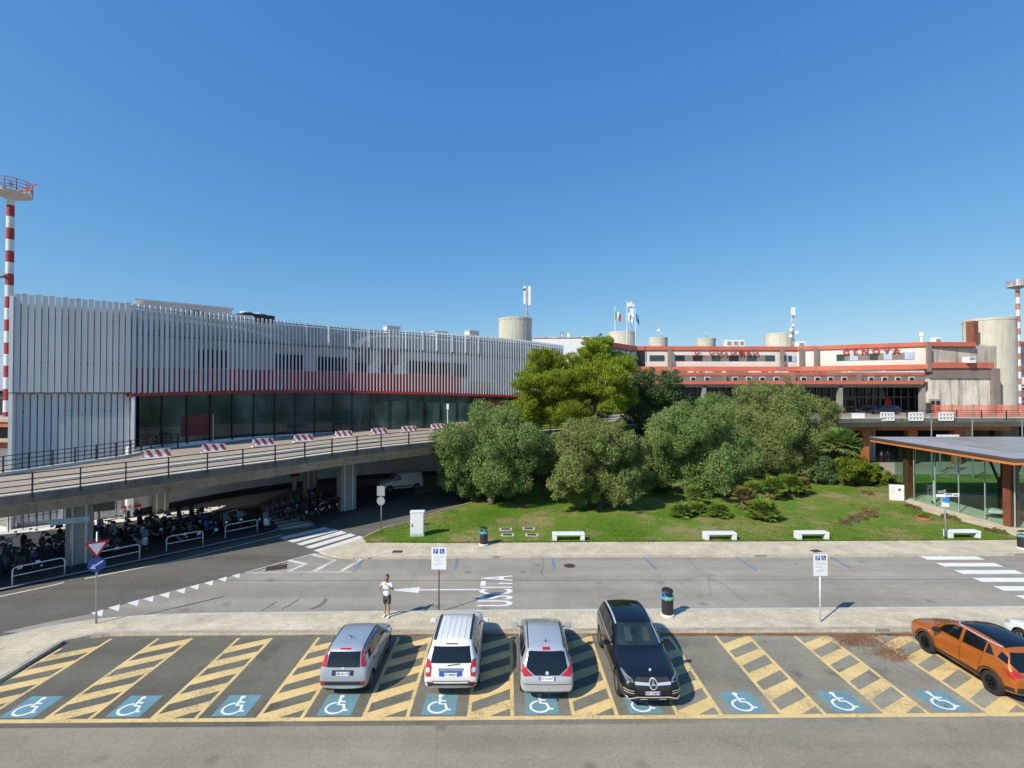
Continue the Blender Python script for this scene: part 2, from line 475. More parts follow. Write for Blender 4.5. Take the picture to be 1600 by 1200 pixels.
pv = MB(); pv.prism(NF + NN[::-1], -0.05, 0.12)
PAV = tag(pv.build('pavement', M_PAVE), kind='structure')
def inset(path, d):
    out = []
    for i, p in enumerate(path):
        a = Vector(path[max(i - 1, 0)]); b = Vector(path[min(i + 1, len(path) - 1)])
        t = (b - a).normalized()
        out.append((p[0] - t.y * d, p[1] + t.x * d))
    return out
k = MB(); k.ribbon(inset(NN, 0.09), 0.18, 0.126); k.build('kerb', Mt('worn_kerb_stone', (0.42, 0.38, 0.315), 0.9, 0, 0.25, 1.5, 0.3, 14), PAV)
k = MB(); k.ribbon(inset(NF, -0.08), 0.15, 0.126)
k.build('kerb', M_KERB, PAV)

far_road = [(499, 861), (512, 866), (532, 870), (560, 871), (675, 869.5), (900, 868), (1300, 866.5), (1900, 863.5)]
far_lawn = [(1900, 841), (1598, 843.5), (1400, 845), (900, 847), (700, 848.5), (572, 847.5), (568, 841)]
FR = [XY(u, v, 0.12) for u, v in far_road]
FL = [XY(u, v, 0.12) for u, v in far_lawn]
pv = MB(); pv.prism(FR + FL, -0.05, 0.12)
PAV2 = tag(pv.build('pavement', M_PAVE), kind='structure')
k = MB(); k.ribbon(inset(FR, 0.09), 0.2, 0.126)
k.build('kerb', M_KERB, PAV2)

# ------------------------------------------------------------------ lawn
lawn_px = [(568, 841.5), (600, 826), (640, 816.5), (687, 800), (750, 782), (850, 750), (930, 728), (1000, 716), (1200, 708), (1345, 712), (1400, 742), (1404, 776), (1437, 797), (1496, 813), (1576, 833), (1598, 842.5), (1400, 844.5), (900, 846.5), (700, 848), (572, 847)]
LAWN = [XY(u, v, 0.14) for u, v in lawn_px]
def inside(p, poly):
    x, y = p; c = False; j = len(poly) - 1
    for i in range(len(poly)):
        a, b = poly[i], poly[j]
        if (a[1] > y) != (b[1] > y) and x < (b[0] - a[0]) * (y - a[1]) / (b[1] - a[1]) + a[0]: c = not c
        j = i
    return c
def grass_mat(name, dry=0.5):
    m, N, L, b = newmat(name)
    tc = N.new('ShaderNodeTexCoord').outputs['Object']
    n1 = noise_out(N, L, tc, 0.22, 4, 0.6)
    c = ramp(N, L, n1, [(0.3, (0.08, 0.17, 0.012)), (0.5, (0.115, 0.205, 0.022)), (0.7, (0.185, 0.22, 0.045))])
    n2 = noise_out(N, L, tc, 0.21, 8, 0.72)
    c = mixc(N, L, ramp(N, L, n2, [(0.49, 0.0), (0.61, 0.85)]), c, (0.33, 0.245, 0.12))
    c = mixc(N, L, 1.0, c, ramp(N, L, noise_out(N, L, tc, 7, 4, 0.8), [(0.3, 0.6), (0.7, 1.25)]), 'MULTIPLY')
    L.new(c, b.inputs['Base Color']); b.inputs['Roughness'].default_value = 0.9; b.inputs['Specular IOR Level'].default_value = 0.1
    bp = N.new('ShaderNodeBump'); bp.inputs['Strength'].default_value = 0.8; bp.inputs['Distance'].default_value = 0.05
    L.new(noise_out(N, L, tc, 12, 4), bp.inputs['Height']); L.new(bp.outputs[0], b.inputs['Normal'])
    return m
lm = MB(); lm.prism(LAWN, -0.05, 0.14)
LAWNO = tag(lm.build('lawn', grass_mat('lawn_turf')), kind='structure')
lk = MB(); lk.wall([XY(u, v, 0.14) for u, v in lawn_px[:6]], -0.02, 0.19, 0.16)
lk.build('kerb', Mt('yellow_kerb', (0.42, 0.34, 0.13), 0.85, 0, 0.25, 1.0, 0.3, 10), LAWNO)

# grass blades, short and uneven
lo = np.array(LAWN).min(0); hi = np.array(LAWN).max(0)
pts = []
r2 = random.Random(3)
from mathutils import noise as mnoise
while len(pts) < 60000:
    x = r2.uniform(lo[0], hi[0]); y = lo[1] + (hi[1] - lo[1]) * r2.random() ** 1.7
    if not inside((x, y), LAWN): continue
    if mnoise.noise(Vector((x * 0.2, y * 0.2, 2.0))) > 0.12 and r2.random() < 0.7: continue
    pts.append((x, y))
fe = [XY(u, v, .14) for u, v in ((572, 847), (700, 848), (900, 846.5), (1400, 844.5), (1598, 842.5))]
for _ in range(5200):                                                  # ragged fringe over the pavement edge
    k_ = r2.choice((0, 1, 1, 2, 2, 2, 2, 2, 3)); t_ = r2.random(); f_ = 0.5 + 0.5 * mnoise.noise(Vector((t_ * 60 * (k_ + 1), k_, 0)))
    pts.append((fe[k_][0] + (fe[k_ + 1][0] - fe[k_][0]) * t_, fe[k_][1] + (fe[k_ + 1][1] - fe[k_][1]) * t_ - 0.22 * f_ * r2.random() ** 2 + 0.05))
pts = np.array(pts); m_ = len(pts)
ang = NPR.uniform(0, 2 * pi, m_); hgt = NPR.uniform(0.03, 0.09, m_); wid = NPR.uniform(0.012, 0.035, m_)
lean = NPR.normal(0, 0.05, (m_, 2))
V = np.zeros((m_, 3, 3))
V[:, 0, 0] = pts[:, 0] - np.cos(ang) * wid; V[:, 0, 1] = pts[:, 1] - np.sin(ang) * wid; V[:, 0, 2] = 0.139
V[:, 1, 0] = pts[:, 0] + np.cos(ang) * wid; V[:, 1, 1] = pts[:, 1] + np.sin(ang) * wid; V[:, 1, 2] = 0.139
V[:, 2, 0] = pts[:, 0] + lean[:, 0]; V[:, 2, 1] = pts[:, 1] + lean[:, 1]; V[:, 2, 2] = 0.14 + hgt
M_BLADE = leaf_mat('grass_blades', (0.075, 0.155, 0.012), (0.18, 0.26, 0.04), (0.25, 0.21, 0.08), 0.35, 0.33)
tag(link('grass', fast_mesh('grass', V.reshape(-1, 3), np.arange(m_ * 3), np.full(m_, 3), [M_BLADE])), 'short sunlit green grass growing on the lawn', 'grass', kind='stuff')

# older, darker surfacing: the curving through road and the bays (darkest at their left end)
M_ROADD = asphalt('dark_road_asphalt', (0.135, 0.128, 0.105), crack=0.6, seed=5.0)
dr_ = MB(); dr_.sheet([XY(u, v) for u, v in ((-220, 978), (-90, 948), (0, 920), (200, 879), (432, 829), (494, 822), (560, 798), (660, 770), (760, 745), (870, 738), (850, 751), (750, 783), (687, 801), (640, 817), (600, 827), (568, 842), (500, 862), (430, 885), (380, 896), (300, 915), (220, 936), (150, 958), (75, 972), (0, 989), (-100, 1016), (-220, 1056))], 0.002)
tag(dr_.build('road', M_ROADD), kind='structure')
M_BAY = asphalt('bay_asphalt', (0.27, 0.25, 0.19), crack=0.7, seed=21.0)
N_, L_ = M_BAY.node_tree.nodes, M_BAY.node_tree.links
tc_ = N_.new('ShaderNodeTexCoord').outputs['Object']; sx_ = N_.new('ShaderNodeSeparateXYZ'); L_.new(tc_, sx_.inputs[0])
nz_ = noise_out(N_, L_, tc_, 0.25, 5, 0.65)
ad_ = N_.new('ShaderNodeMath'); ad_.operation = 'MULTIPLY_ADD'; ad_.inputs[1].default_value = 0.035; L_.new(sx_.outputs[0], ad_.inputs[0]); L_.new(nz_, ad_.inputs[2])
st_ = ramp(N_, L_, noise_out(N_, L_, tc_, 0.55, 6, 0.7), [(0.56, 1.0), (0.70, 0.62)])
pb_ = N_['Principled BSDF']; src_ = pb_.inputs['Base Color'].links[0].from_socket
L_.new(mixc(N_, L_, 1.0, src_, ramp(N_, L_, ad_.outputs[0], [(0.15, 0.52), (0.55, 0.72), (0.95, 1.05)]), 'MULTIPLY'), pb_.inputs['Base Color'])
src_ = pb_.inputs['Base Color'].links[0].from_socket
L_.new(mixc(N_, L_, 1.0, src_, st_, 'MULTIPLY'), pb_.inputs['Base Color'])

# ------------------------------------------------------------------ car park markings
PA = 0.0103
def PK(x, y):
    return (x * cos(PA) - y * sin(PA), 15.08 + x * sin(PA) + y * cos(PA))
HX0, HPER, HW, TOP = -14.48, 3.283, 1.36, 4.93
def rect(mb, x0, y0, x1, y1, z=0.004, mi=0):
    mb.sheet([PK(x0, y0), PK(x1, y0), PK(x1, y1), PK(x0, y1)], z, mi)
bs_ = MB(); bs_.sheet([PK(-24, -0.3), PK(24, -0.3), PK(24, 5.5), PK(-24, 5.5)], 0.002); bs_.build('bay_surface', M_BAY, LOT)
lines = MB()
rect(lines, -22, -0.08, 24, 0.09)
for kx in range(-2, 13):
    a = HX0 + kx * HPER; b = a + HW
    for x in (a, b):
        if kx == -1 and x == a: rect(lines, x - 0.06, 0.09, x + 0.06, 4.2)
        elif kx >= -1: rect(lines, x - 0.06, 0.09, x + 0.06, TOP)
    if kx < -1: continue
    for j in range(-1, 6):                                   # slanting bars, cut off at the line below
        y0 = 4.30 - j * 1.0 if kx != -1 else 3.75 - j * 1.0
        poly = [(a + 0.06, y0 - 0.54), (b - 0.06, y0 + 0.16), (b - 0.06, y0 + 0.62), (a + 0.06, y0 - 0.02)]
        out = []
        for i in range(4):                                   # clip at y >= 0.09 and y <= TOP
            p, q = poly[i], poly[(i + 1) % 4]
            if p[1] >= 0.09: out.append(p)
            if (p[1] >= 0.09) != (q[1] >= 0.09):
                t = (0.09 - p[1]) / (q[1] - p[1]); out.append((p[0] + t * (q[0] - p[0]), 0.09))
        if len(out) < 3 or max(p[1] for p in out) > TOP: continue
        lines.sheet([PK(*p) for p in out], 0.004)
lines.build('bay_lines', M_YPAINT, LOT)
for kx in range(-1, 12):
    x0 = HX0 + kx * HPER + HW + 0.42
    s = MB(); rect(s, x0, 0.17, x0 + 1.06, 1.22, 0.004)
    sq = s.build('blue_bay_square', M_BPAINT, LOT)
    w_ = MB()
    def q(x, y): return PK(x0 + 0.53 + x, 0.17 + y)
    arc = [(0.30 * cos(t) - 0.06, 0.36 + 0.27 * sin(t)) for t in [radians(100 + 11 * i) for i in range(23)]]
    w_.ribbon([q(*p) for p in arc], 0.075, 0.008)
    w_.ribbon([q(*p) for p in ((-0.05, 0.86), (-0.03, 0.53), (0.16, 0.51), (0.25, 0.24), (0.36, 0.25))], 0.09, 0.0085)
    w_.ribbon([q(-0.03, 0.69), q(0.17, 0.66)], 0.07, 0.009)
    w_.sheet([q(-0.04 + 0.085 * cos(t), 0.93 + 0.075 * sin(t)) for t in [2 * pi * i / 12 for i in range(12)]], 0.0095)
    w_.build('wheelchair_symbol', M_WFRESH, sq)

# ------------------------------------------------------------------ road markings
def mark(name, polys, mat=M_WPAINT, z=0.004):
    mb = MB()
    for p in polys: mb.sheet([XY(u, v) for u, v in p], z)
    return mb.build(name, mat, ROAD)
el = MB(); el.ribbon(inset(NF, 0.22)[1:], 0.13, 0.004); el.build('edge_line', M_WPAINT, ROAD)
el = MB(); el.ribbon([XY(u, v) for u, v in ((-90, 955), (0, 932), (85, 914), (100, 910))], 0.13, 0.004); el.ribbon([XY(u, v) for u, v in ((132, 904.5), (275, 876), (400, 845.5), (440, 836))], 0.13, 0.004); el.build('edge_line', M_WPAINT, ROAD)
q4 = lambda pts: [(300 + x / 4, 690 + y / 4) for x, y in pts]
for p in ([(545, 600), (578, 613), (862, 545), (828, 535)], [(595, 621), (632, 631), (915, 556), (880, 545)], [(648, 640), (686, 649), (970, 570), (932, 558)], [(703, 659), (742, 669), (1026, 585), (987, 574)], [(757, 681), (797, 690), (1082, 600), (1045, 589)]):
    mark('crossing_bar', [q4(p)])
dim = []
for i in range(8):
    t = i / 7
    a = (437 - 42 * t, 826 - 30 * t); b = (483 - 58 * t, 817 - 26 * t); hgt_ = 2.3 - 0.9 * t
    dim.append([(a[0], a[1]), (a[0] + 4, a[1] + hgt_), (b[0] + 4, b[1] + hgt_), (b[0], b[1])])
mark('covered_crossing', dim, M_WPAINT)
isl = MB()
def I(x, y): return XY(300 + x / 4, 690 + y / 4)
isl.ribbon([I(328, 820), I(545, 760), I(770, 698)], 0.11, 0.004)
isl.ribbon([I(345, 822), I(680, 816), I(1000, 815)], 0.11, 0.0042)
isl.ribbon([I(755, 706), I(890, 742), I(760, 812)], 0.32, 0.0044)
isl.ribbon([I(600, 742), I(712, 765), I(600, 812)], 0.28, 0.0044)
isl.ribbon([I(465, 785), I(520, 792), I(475, 814)], 0.25, 0.0044)
isl.ribbon([I(1060, 735), I(935, 808)], 0.26, 0.0044)
isl.build('hatched_island', paint_mat('worn_white_paint', (0.66, 0.65, 0.6), 0.85, (0.15, 0.145, 0.13)), ROAD)
b_ = MB(); b_.ribbon([I(1070, 735), I(1010, 812)], 0.14, 0.0046); b_.build('blue_line', M_BFADE, ROAD)
tri = [(1480, 637), (1395, 658), (1310, 682), (1220, 706), (1135, 730), (1035, 756), (935, 781), (840, 806), (720, 836), (615, 869)]
for x, y in tri:
    u, v = x / 4, 740 + y / 4; s = 1 + (y - 637) / 500
    mark('give_way_triangle', [[(u - 8 * s, v + 0.5 * s), (u + 5.5 * s, v - 3.4 * s), (u + 3.6 * s, v + 4.4 * s)]])
ar = MB()
ar.sheet([XY(u, v) for u, v in ((605, 922), (656, 917.5), (654, 926.5))], 0.004)
ar.ribbon([XY(654, 921.7), XY(749, 921.2)], 0.16, 0.0044)
ar.build('lane_arrow', M_WPAINT, ROAD)
tx = text_mesh('exit_lettering', 'USCITA', 1.0, M_WFRESH, 0.0, ROAD, 1.12, 0.012)
c0 = P(778, 922)
bb = [v.co for v in tx.data.vertices]
wx = max(p.x for p in bb) - min(p.x for p in bb); hy = max(p.y for p in bb) - min(p.y for p in bb)
tx.data.transform(Matrix.Diagonal((3.75 / wx, 1.72 / hy, 1, 1)))
tx.rotation_euler = (0, 0, pi / 2); tx.location = (c0.x, c0.y, 0.006)
for j in range(6):
    y0 = 29.62 - j * 1.12
    mb = MB(); mb.sheet([(25.05, y0 - 0.56), (28.5, y0 - 0.56), (28.5, y0), (25.05, y0)], 0.004)
    mb.build('crossing_bar', M_WFRESH, ROAD)
bl = MB()
for (a, b) in (((716, 871), (711, 890)), ((862, 870), (867, 889)), ((1005, 870), (1026, 890)), ((1150, 870), (1182, 892)), ((1296, 869), (1328, 888))):
    bl.ribbon([XY(*a), XY(*b)], 0.17, 0.004)
bl.build('faded_bay_marks', M_BFADE, ROAD)
sm = MB()
for pth in (((408, 955), (420, 948), (432, 940)), ((440, 952), (452, 946), (463, 939), (468, 936)), ((484, 952), (497, 947), (505, 941), (508, 935)), ((488, 952), (500, 948), (508, 942), (511, 936))):
    sm.ribbon([XY(*p) for p in pth], 0.05, 0.004)
for pth in (((330, 907), (800, 907), (1250, 906), (1700, 905)),):
    sm.ribbon([XY(*p) for p in pth], 0.03, 0.0035)
for pth in (((1070, 868), (1085, 884), (1100, 899), (1130, 913), (1165, 940)), ((846, 869), (850, 880), (846, 895), (852, 904))):
    sm.ribbon([XY(*p) for p in pth], 0.022, 0.0042)
sm.build('skid_marks', M_TAR, ROAD)
mh = MB(); c = P(890, 884); mh.lathe([(0.34, 0.0), (0.34, 0.008)], (c.x, c.y, 0), 18); c = P(432, 887); mh.box((c.x, c.y, 0.006), (1.1, 0.8, 0.012), 0.4); mh.build('drain_cover', M_IRON, ROAD)
for (u, v, a) in ((585, 846.2, 0.3), (621, 862, 0.0), (1275, 861, 0.3)):
    c = P(u, v, 0.12); m1 = MB(); m1.box((c.x, c.y, 0.128), (0.62, 0.42, 0.014), a); m1.build('drain_cover', M_IRON, PAV2)
for (u, v) in ((790, 827.3), (793, 836), (826, 826), (831, 836)):
    c = P(u, v, 0.14); m1 = MB(); m1.box((c.x, c.y, 0.15), (0.9, 0.62, 0.03), 0.0); m1.box((c.x, c.y, 0.168), (0.62, 0.42, 0.012), 0.0, 1)
    m1.build('concrete_cover', [M_KERB, M_IRON], LAWNO)

# rusty pine needles swept against the kerb
V = []; L = []; nF = 0
rr = random.Random(9)
def litter(u, v, su, sv, n):
    global nF
    for _ in range(int(n * 1.3)):
        x, y = XY(rr.gauss(u, su), min(rr.gauss(v, sv), v + 3 * sv))
        a = rr.uniform(0, pi); l = rr.uniform(0.012, 0.04); w2 = rr.uniform(0.005, 0.012)
        z = 0.007 + rr.random() * 0.012
        if y > 20.28: y = 20.28 - rr.random() * 0.2
        for sx, sy in ((-1, -1), (1, -1), (1, 1), (-1, 1)):
            V.append((x + sx * l * cos(a) - sy * w2 * sin(a), y + sx * l * sin(a) + sy * w2 * cos(a), z))
        nF += 1
for args in ((489, 990, 10, 1.2, 260), (655, 990, 8, 1.2, 200), (800, 988, 12, 1.2, 160), (930, 988, 10, 1.2, 160), (1068, 989, 14, 2.2, 900), (1115, 989, 14, 1.6, 500), (1150, 990, 12, 2.2, 800), (1200, 990, 20, 1.4, 300),
             (1250, 990, 24, 2.0, 600), (1318, 992, 16, 4, 800), (1345, 994, 14, 5, 900), (1385, 1019, 14, 4, 500), (1405, 1028, 10, 3, 260), (1400, 986, 16, 2.0, 900), (1360, 1005, 22, 5, 500), (1330, 1004, 12, 4, 400), (1478, 1103, 4, 2, 9)):
    litter(*args)
M_LITTER = leaf_mat('pine_needles', (0.16, 0.07, 0.035), (0.33, 0.17, 0.09), None, 0.0)
tag(link('pine_needle_litter', fast_mesh('pine_needle_litter', V, np.arange(len(V)), np.full(nF, 4), [M_LITTER])), 'rust brown pine needles lying on the car park along the kerb', 'litter', kind='stuff')
# ================================================================== WHITE TERMINAL BUILDING (left)
M_FIN = island_var(Mt('white_aluminium_fin', (0.60, 0.625, 0.64), 0.42, 0.0, 0.05, 0.6, streak=0.22, dirt=(0.34, 0.34, 0.33)), 0.86, 1.04)
M_BACK = Mt('pale_back_panel', (0.58, 0.60, 0.62), 0.6, 0, 0.08, 0.3)
M_RED = Mt('red_panel', (0.50, 0.028, 0.04), 0.5, 0, 0.15, 0.4)
M_REDB = Mt('red_fascia', (0.30, 0.022, 0.022), 0.5, 0, 0.1, 0.8)
M_SALM = Mt('salmon_panel', (0.42, 0.28, 0.2), 0.6, 0, 0.12, 0.5)
M_WIN = Mt('dark_window_glass', (0.012, 0.016, 0.02), 0.08, 0, 0.2, 0.5)
M_WINF = Mt('matt_dark_window', (0.006, 0.008, 0.012), 0.5, 0, 0.2, 0.5, spec=0.2)  # matt, near-black pane colour
M_WALLW = Mt('white_render', (0.70, 0.70, 0.67), 0.85, 0, 0.07, 0.4, streak=0.15)
M_WALLG = Mt('pale_grey_render', (0.78, 0.78, 0.76), 0.85, 0, 0.08, 0.4, streak=0.25)
def curtain_mat(name):
    m, N, L, b = newmat(name)
    tc = N.new('ShaderNodeTexCoord').outputs['Object']
    n = noise_out(N, L, tc, 0.35, 3, 0.5, (1, 1, 0.6))
    c = ramp(N, L, n, [(0.35, (0.012, 0.026, 0.025)), (0.52, (0.03, 0.062, 0.056)), (0.72, (0.085, 0.14, 0.125))])
    L.new(c, b.inputs['Base Color']); b.inputs['Roughness'].default_value = 0.05
    b.inputs['Specular IOR Level'].default_value = 0.6
    return m
M_CURT = curtain_mat('green_curtain_glass')

TT = 7.3
def cp(u, vr, vb):
    Y = TT * 750 / (vb - vr)
    r = D(u, vr, Y); b = D(u, vb, Y)
    return (r.x, Y, r.z, b.z)
CPTS = [cp(22, 458.5, 613.5), cp(205, 474.5, 617), cp(400, 497, 612), cp(550, 511, 612.3), cp(650, 517.5, 614), cp(740, 524.5, 617), cp(810, 531, 620), cp(882, 540, 625.5)]
def crom(pts, n):
    out = []
    for i in range(len(pts) - 1):
        p0 = np.array(pts[max(i - 1, 0)]); p1 = np.array(pts[i]); p2 = np.array(pts[i + 1]); p3 = np.array(pts[min(i + 2, len(pts) - 1)])
        for k in range(n):
            t = k / n
            out.append(0.5 * (2 * p1 + (p2 - p0) * t + (2 * p0 - 5 * p1 + 4 * p2 - p3) * t * t + (3 * p1 - p0 - 3 * p2 + p3) * t ** 3))
    out.append(np.array(pts[-1]))
    return out
CUR = crom(CPTS[1:], 24)
ARC = [0.0]
for a, b in zip(CUR, CUR[1:]): ARC.append(ARC[-1] + hypot(b[0] - a[0], b[1] - a[1]))
def along(s):
    s = max(0, min(s, ARC[-1] - 1e-6))
    i = max(j for j in range(len(ARC) - 1) if ARC[j] <= s)
    t = (s - ARC[i]) / (ARC[i + 1] - ARC[i])
    p = CUR[i] * (1 - t) + CUR[i + 1] * t
    d = CUR[i + 1] - CUR[i]; l = hypot(d[0], d[1])
    return p, (d[0] / l, d[1] / l)
def s_at_u(u):
    best = min(range(400), key=lambda k: abs(800 + F * along(ARC[-1] * k / 400)[0][0] / along(ARC[-1] * k / 400)[0][1] - u))
    return ARC[-1] * best / 400
def fac(s, off=0.0):
    """facade point, off metres behind (positive) the fins' line"""
    p, d = along(s)
    return (p[0] - d[1] * off, p[1] + d[0] * off, p[2], p[3])
SU = {}
def su(u):
    if u not in SU: SU[u] = s_at_u(u)
    return SU[u]
DECKZ = 5.45
TERM = thing('terminal_building', 'long white modern terminal building clad in upright fins over a red band', 'building', (CPTS[1][0], CPTS[1][1], 0))
NS = 60
ss = [ARC[-1] * i / NS for i in range(NS + 1)]
# body behind the fins
front = [fac(s, 0.55) for s in ss]
mb = MB()
zb = [p[3] + 0.1 for p in front]; zr = [p[2] - 0.55 for p in front]
mb.wall([(p[0], p[1]) for p in front], zb, zr, 0.4)
mb.build('back_wall', M_BACK, TERM)
def strip_on(name, u0, u1, f0, f1, mat, off=0.50, th=0.05, n=10, parent=None):
    """panel on the back wall; f0,f1 heights as shares of red line..roof line"""
    s0, s1 = su(u0), su(u1)
    pts = [fac(s0 + (s1 - s0) * i / n, off) for i in range(n + 1)]
    m_ = MB(); m_.wall([(p[0], p[1]) for p in pts], [p[3] + (p[2] - p[3]) * f0 for p in pts], [p[3] + (p[2] - p[3]) * f1 for p in pts], th)
    return m_.build(name, mat, parent or TERM)
strip_on('red_panel', 214, 722, 0.0, 0.30, M_RED, n=30)
strip_on('salmon_panel', 737, 768, 0.02, 0.22, M_SALM)
strip_on('ochre_panel', 742, 752, 0.03, 0.24, Mt('ochre_panel', (0.5, 0.38, 0.2), 0.6), off=0.48, th=0.02)
for (u0, u1, a, b) in ((311, 359, .31, .52), (432, 475, .31, .51), (498, 513, .31, .50), (514, 545, .31, .50), (556, 575, .31, .43), (597, 605, .31, .44), (610, 616, .31, .44), (638, 657, .31, .50), (661, 682, .31, .50), (685, 705, .31, .50), (709, 731, .30, .50)):
    strip_on('window', u0, u1, a, b + .02, M_WINF, 0.30, 0.2, 4)
for (u0, u1, a, b) in ((556, 581, .435, .66), (597, 622, .445, .66)):
    strip_on('plum_panel', u0, u1, a, b, Mt('plum_panel', (0.20, 0.15, 0.17), 0.6), 0.49, 0.05, 4)
# roof slab and rear
back = [fac(s, 24) for s in ss]
rf = MB()
ins = [fac(s, 0.9) for s in ss]
rb = [(-58, 58), (-14, 96), (20, 100)]
poly = [(p[0], p[1]) for p in ins]
c0 = CPTS[0]
dxy = Vector((CPTS[1][0] - c0[0], CPTS[1][1] - c0[1])).normalized(); nxy = Vector((-dxy.y, dxy.x))
poly = [(c0[0] + nxy.x * 0.7 + dxy.x * .3, c0[1] + nxy.y * 0.7 + dxy.y * .3)] + poly + [(ins[-1][0] - 4, ins[-1][1] + 16), (-20, 80), (c0[0] + nxy.x * 22, c0[1] + nxy.y * 22)]
rf.prism(poly, 15.3, 15.6)
rf.build('roof', Mt('grey_roof_felt', (0.32, 0.31, 0.29), 0.9, 0, 0.2), TERM)
# side and rear walls of the block
wl = MB()
a_ = (c0[0] + nxy.x * 0.7 + dxy.x * .3, c0[1] + nxy.y * 0.7 + dxy.y * .3)
wl.wall([poly[-1], a_], 0, 15.3, 0.3)
wl.wall([(ins[-1][0], ins[-1][1]), poly[-3], poly[-2], poly[-1]], 0, 15.3, 0.3)
wl.build('side_wall', M_WALLW, TERM)
# red fascia under the fins
fs = [fac(s, -0.02) for s in ss]
mb = MB(); mb.wall([(p[0], p[1]) for p in fs], [p[3] - 0.14 for p in fs], [p[3] + 0.14 for p in fs], 1.2)
mb.build('red_fascia', M_REDB, TERM)
# fins
mb = MB()
s = 0.25; i = 0
while s < ARC[-1] - 0.1:
    p, d = along(s)
    t = s / ARC[-1]
    wd = 0.255 - 0.145 * min(1, max(0, (t - 0.06) / 0.28)) + (0.03 * max(0, t - 0.7) / 0.3)
    dp = 0.10 if t < 0.25 else 0.13
    tw = 0.22 * (1 - min(1, t / 0.3))
    yaw = atan2(d[1], d[0]) + tw
    z0 = p[3] + 0.02; z1 = p[2] + (0.06 if i % 2 else 0.0)
    mb.box((p[0] - d[1] * dp / 2, p[1] + d[0] * dp / 2, (z0 + z1) / 2), (wd, dp, z1 - z0), yaw)
    i += 1
    s += 0.405 if t < 0.25 else (0.36 if t < 0.7 else 0.34)
mb.build('fin_screen', M_FIN, TERM)
# upright seams and horizontal rails behind the fins
mb = MB()
for f in (0.665, 0.965):
    q = [fac(s, 0.24) for s in ss]
    mb.wall([(p[0], p[1]) for p in q], [p[3] + (p[2] - p[3]) * f for p in q], [p[3] + (p[2] - p[3]) * f + 0.11 for p in q], 0.12)
mb.build('support_rail', Mt('grey_support_rail', (0.10, 0.11, 0.12), 0.6), TERM)
for u in (478, 513, 546, 577, 607, 634, 660, 683, 706, 728, 748):
    p = fac(su(u), -0.03); z = p[3] + (p[2] - p[3]) * (0.70)
    d = along(su(u))[1]
    mb = MB(); mb.box((p[0], p[1], (z + p[2]) / 2), (0.13, 0.09, p[2] - z), atan2(d[1], d[0])); mb.build('parapet_post', MWHITE, TERM)
mb = MB()
q = [fac(s, 0.40) for s in ss]
mb.wall([(p[0], p[1]) for p in q], [p[3] + (p[2] - p[3]) * 0.70 for p in q], [p[2] - 0.35 for p in q], 0.1)
mb.build('parapet_screen', Mt('translucent_screen', (0.46, 0.52, 0.55), 0.4, 0, 0.08, 0.4), TERM)
# glazed ground floor on the viaduct level
sg = [s for s in ss if s >= 0.3]
q = [fac(s, 0.35) for s in sg]
cw = MB(); cw.wall([(p[0], p[1]) for p in q], 5.62, [p[3] - 0.14 for p in q], 0.15)
CURT = cw.build('glass_wall', M_CURT, TERM)
mu = MB(); s = 0.5
while s < ARC[-1]:
    p = fac(s, 0.30); d = along(s)[1]
    mu.box((p[0], p[1], 7.68), (0.09, 0.16, 4.4), atan2(d[1], d[0])); s += 2.0
mu.wall([(fac(s, 0.29)[0], fac(s, 0.29)[1]) for s in sg], 5.62, 5.72, 0.1)
mu.build('mullions', MDARK, TERM)
q = [fac(s, 0.30) for s in ss]
bw = MB(); bw.wall([(p[0], p[1]) for p in q], 0, 5.62, 0.4)
bw.build('lower_wall', M_WALLG, TERM)
q = [fac(s, 0.26) for s in ss]
bw = MB(); bw.wall([(p[0], p[1]) for p in q], 0, 0.55, 0.06)
bw.build('plinth', Mt('dark_plinth', (0.06, 0.06, 0.06), 0.8), TERM)
# red seen through the glass
strip_on('red_hoarding', 287, 333, -0.52, -0.27, Mt('dark_red_board', (0.12, 0.012, 0.014), 0.5), off=0.33, th=0.02)
strip_on('red_hoarding', 752, 806, -0.25, -0.08, Mt('dark_orange_board', (0.22, 0.045, 0.02), 0.5), off=0.33, th=0.02)
# the corner block with broad slats
L0 = Vector((c0[0], c0[1])); LEN = (Vector((CPTS[1][0], CPTS[1][1])) - L0).length
yaw = atan2(dxy.y, dxy.x)
def blk(t, off, z): q_ = L0 + dxy * t + nxy * off; return (q_.x, q_.y, z)
def slatrow(name, off, z0, z1a, z1b, pitch, wd):
    mb = MB(); n = int(LEN / pitch) + 1
    for i in range(n):
        t = pitch * (i + 0.5); z1 = z1a + (z1b - z1a) * t / LEN + 0.06 * (i % 2)
        c = blk(t, off + 0.05, (z0 + z1) / 2); mb.box(c, (wd, 0.10, z1 - z0), yaw + 0.16)
    return mb.build(name, M_FIN, TERM)
slatrow('upper_slats', 0.0, 10.06, c0[2], CPTS[1][2], 0.385, 0.31)
slatrow('lower_slats', 0.5, 0.35, 9.9, 9.9, 0.40, 0.31)
mb = MB()
a1, b1 = blk(0.05, 0.3, 0), blk(LEN, 0.3, 0)
mb.wall([a1[:2], b1[:2]], 10.06, 16.7, 0.25)
a1, b1 = blk(0.05, 0.72, 0), blk(LEN, 0.72, 0)
mb.wall([a1[:2], b1[:2]], 0, 10.2, 0.25)
mb.build('back_wall', M_BACK, TERM)
for off, z0, z1 in ((0.16, 12.25, 12.36), (0.16, 15.6, 15.7), (0.66, 8.55, 8.66), (0.66, 5.3, 5.4)):
    a1, b1 = blk(0.05, off, 0), blk(LEN, off, 0); mb = MB(); mb.wall([a1[:2], b1[:2]], z0, z1, 0.08); mb.build('support_rail', MDARK, TERM)
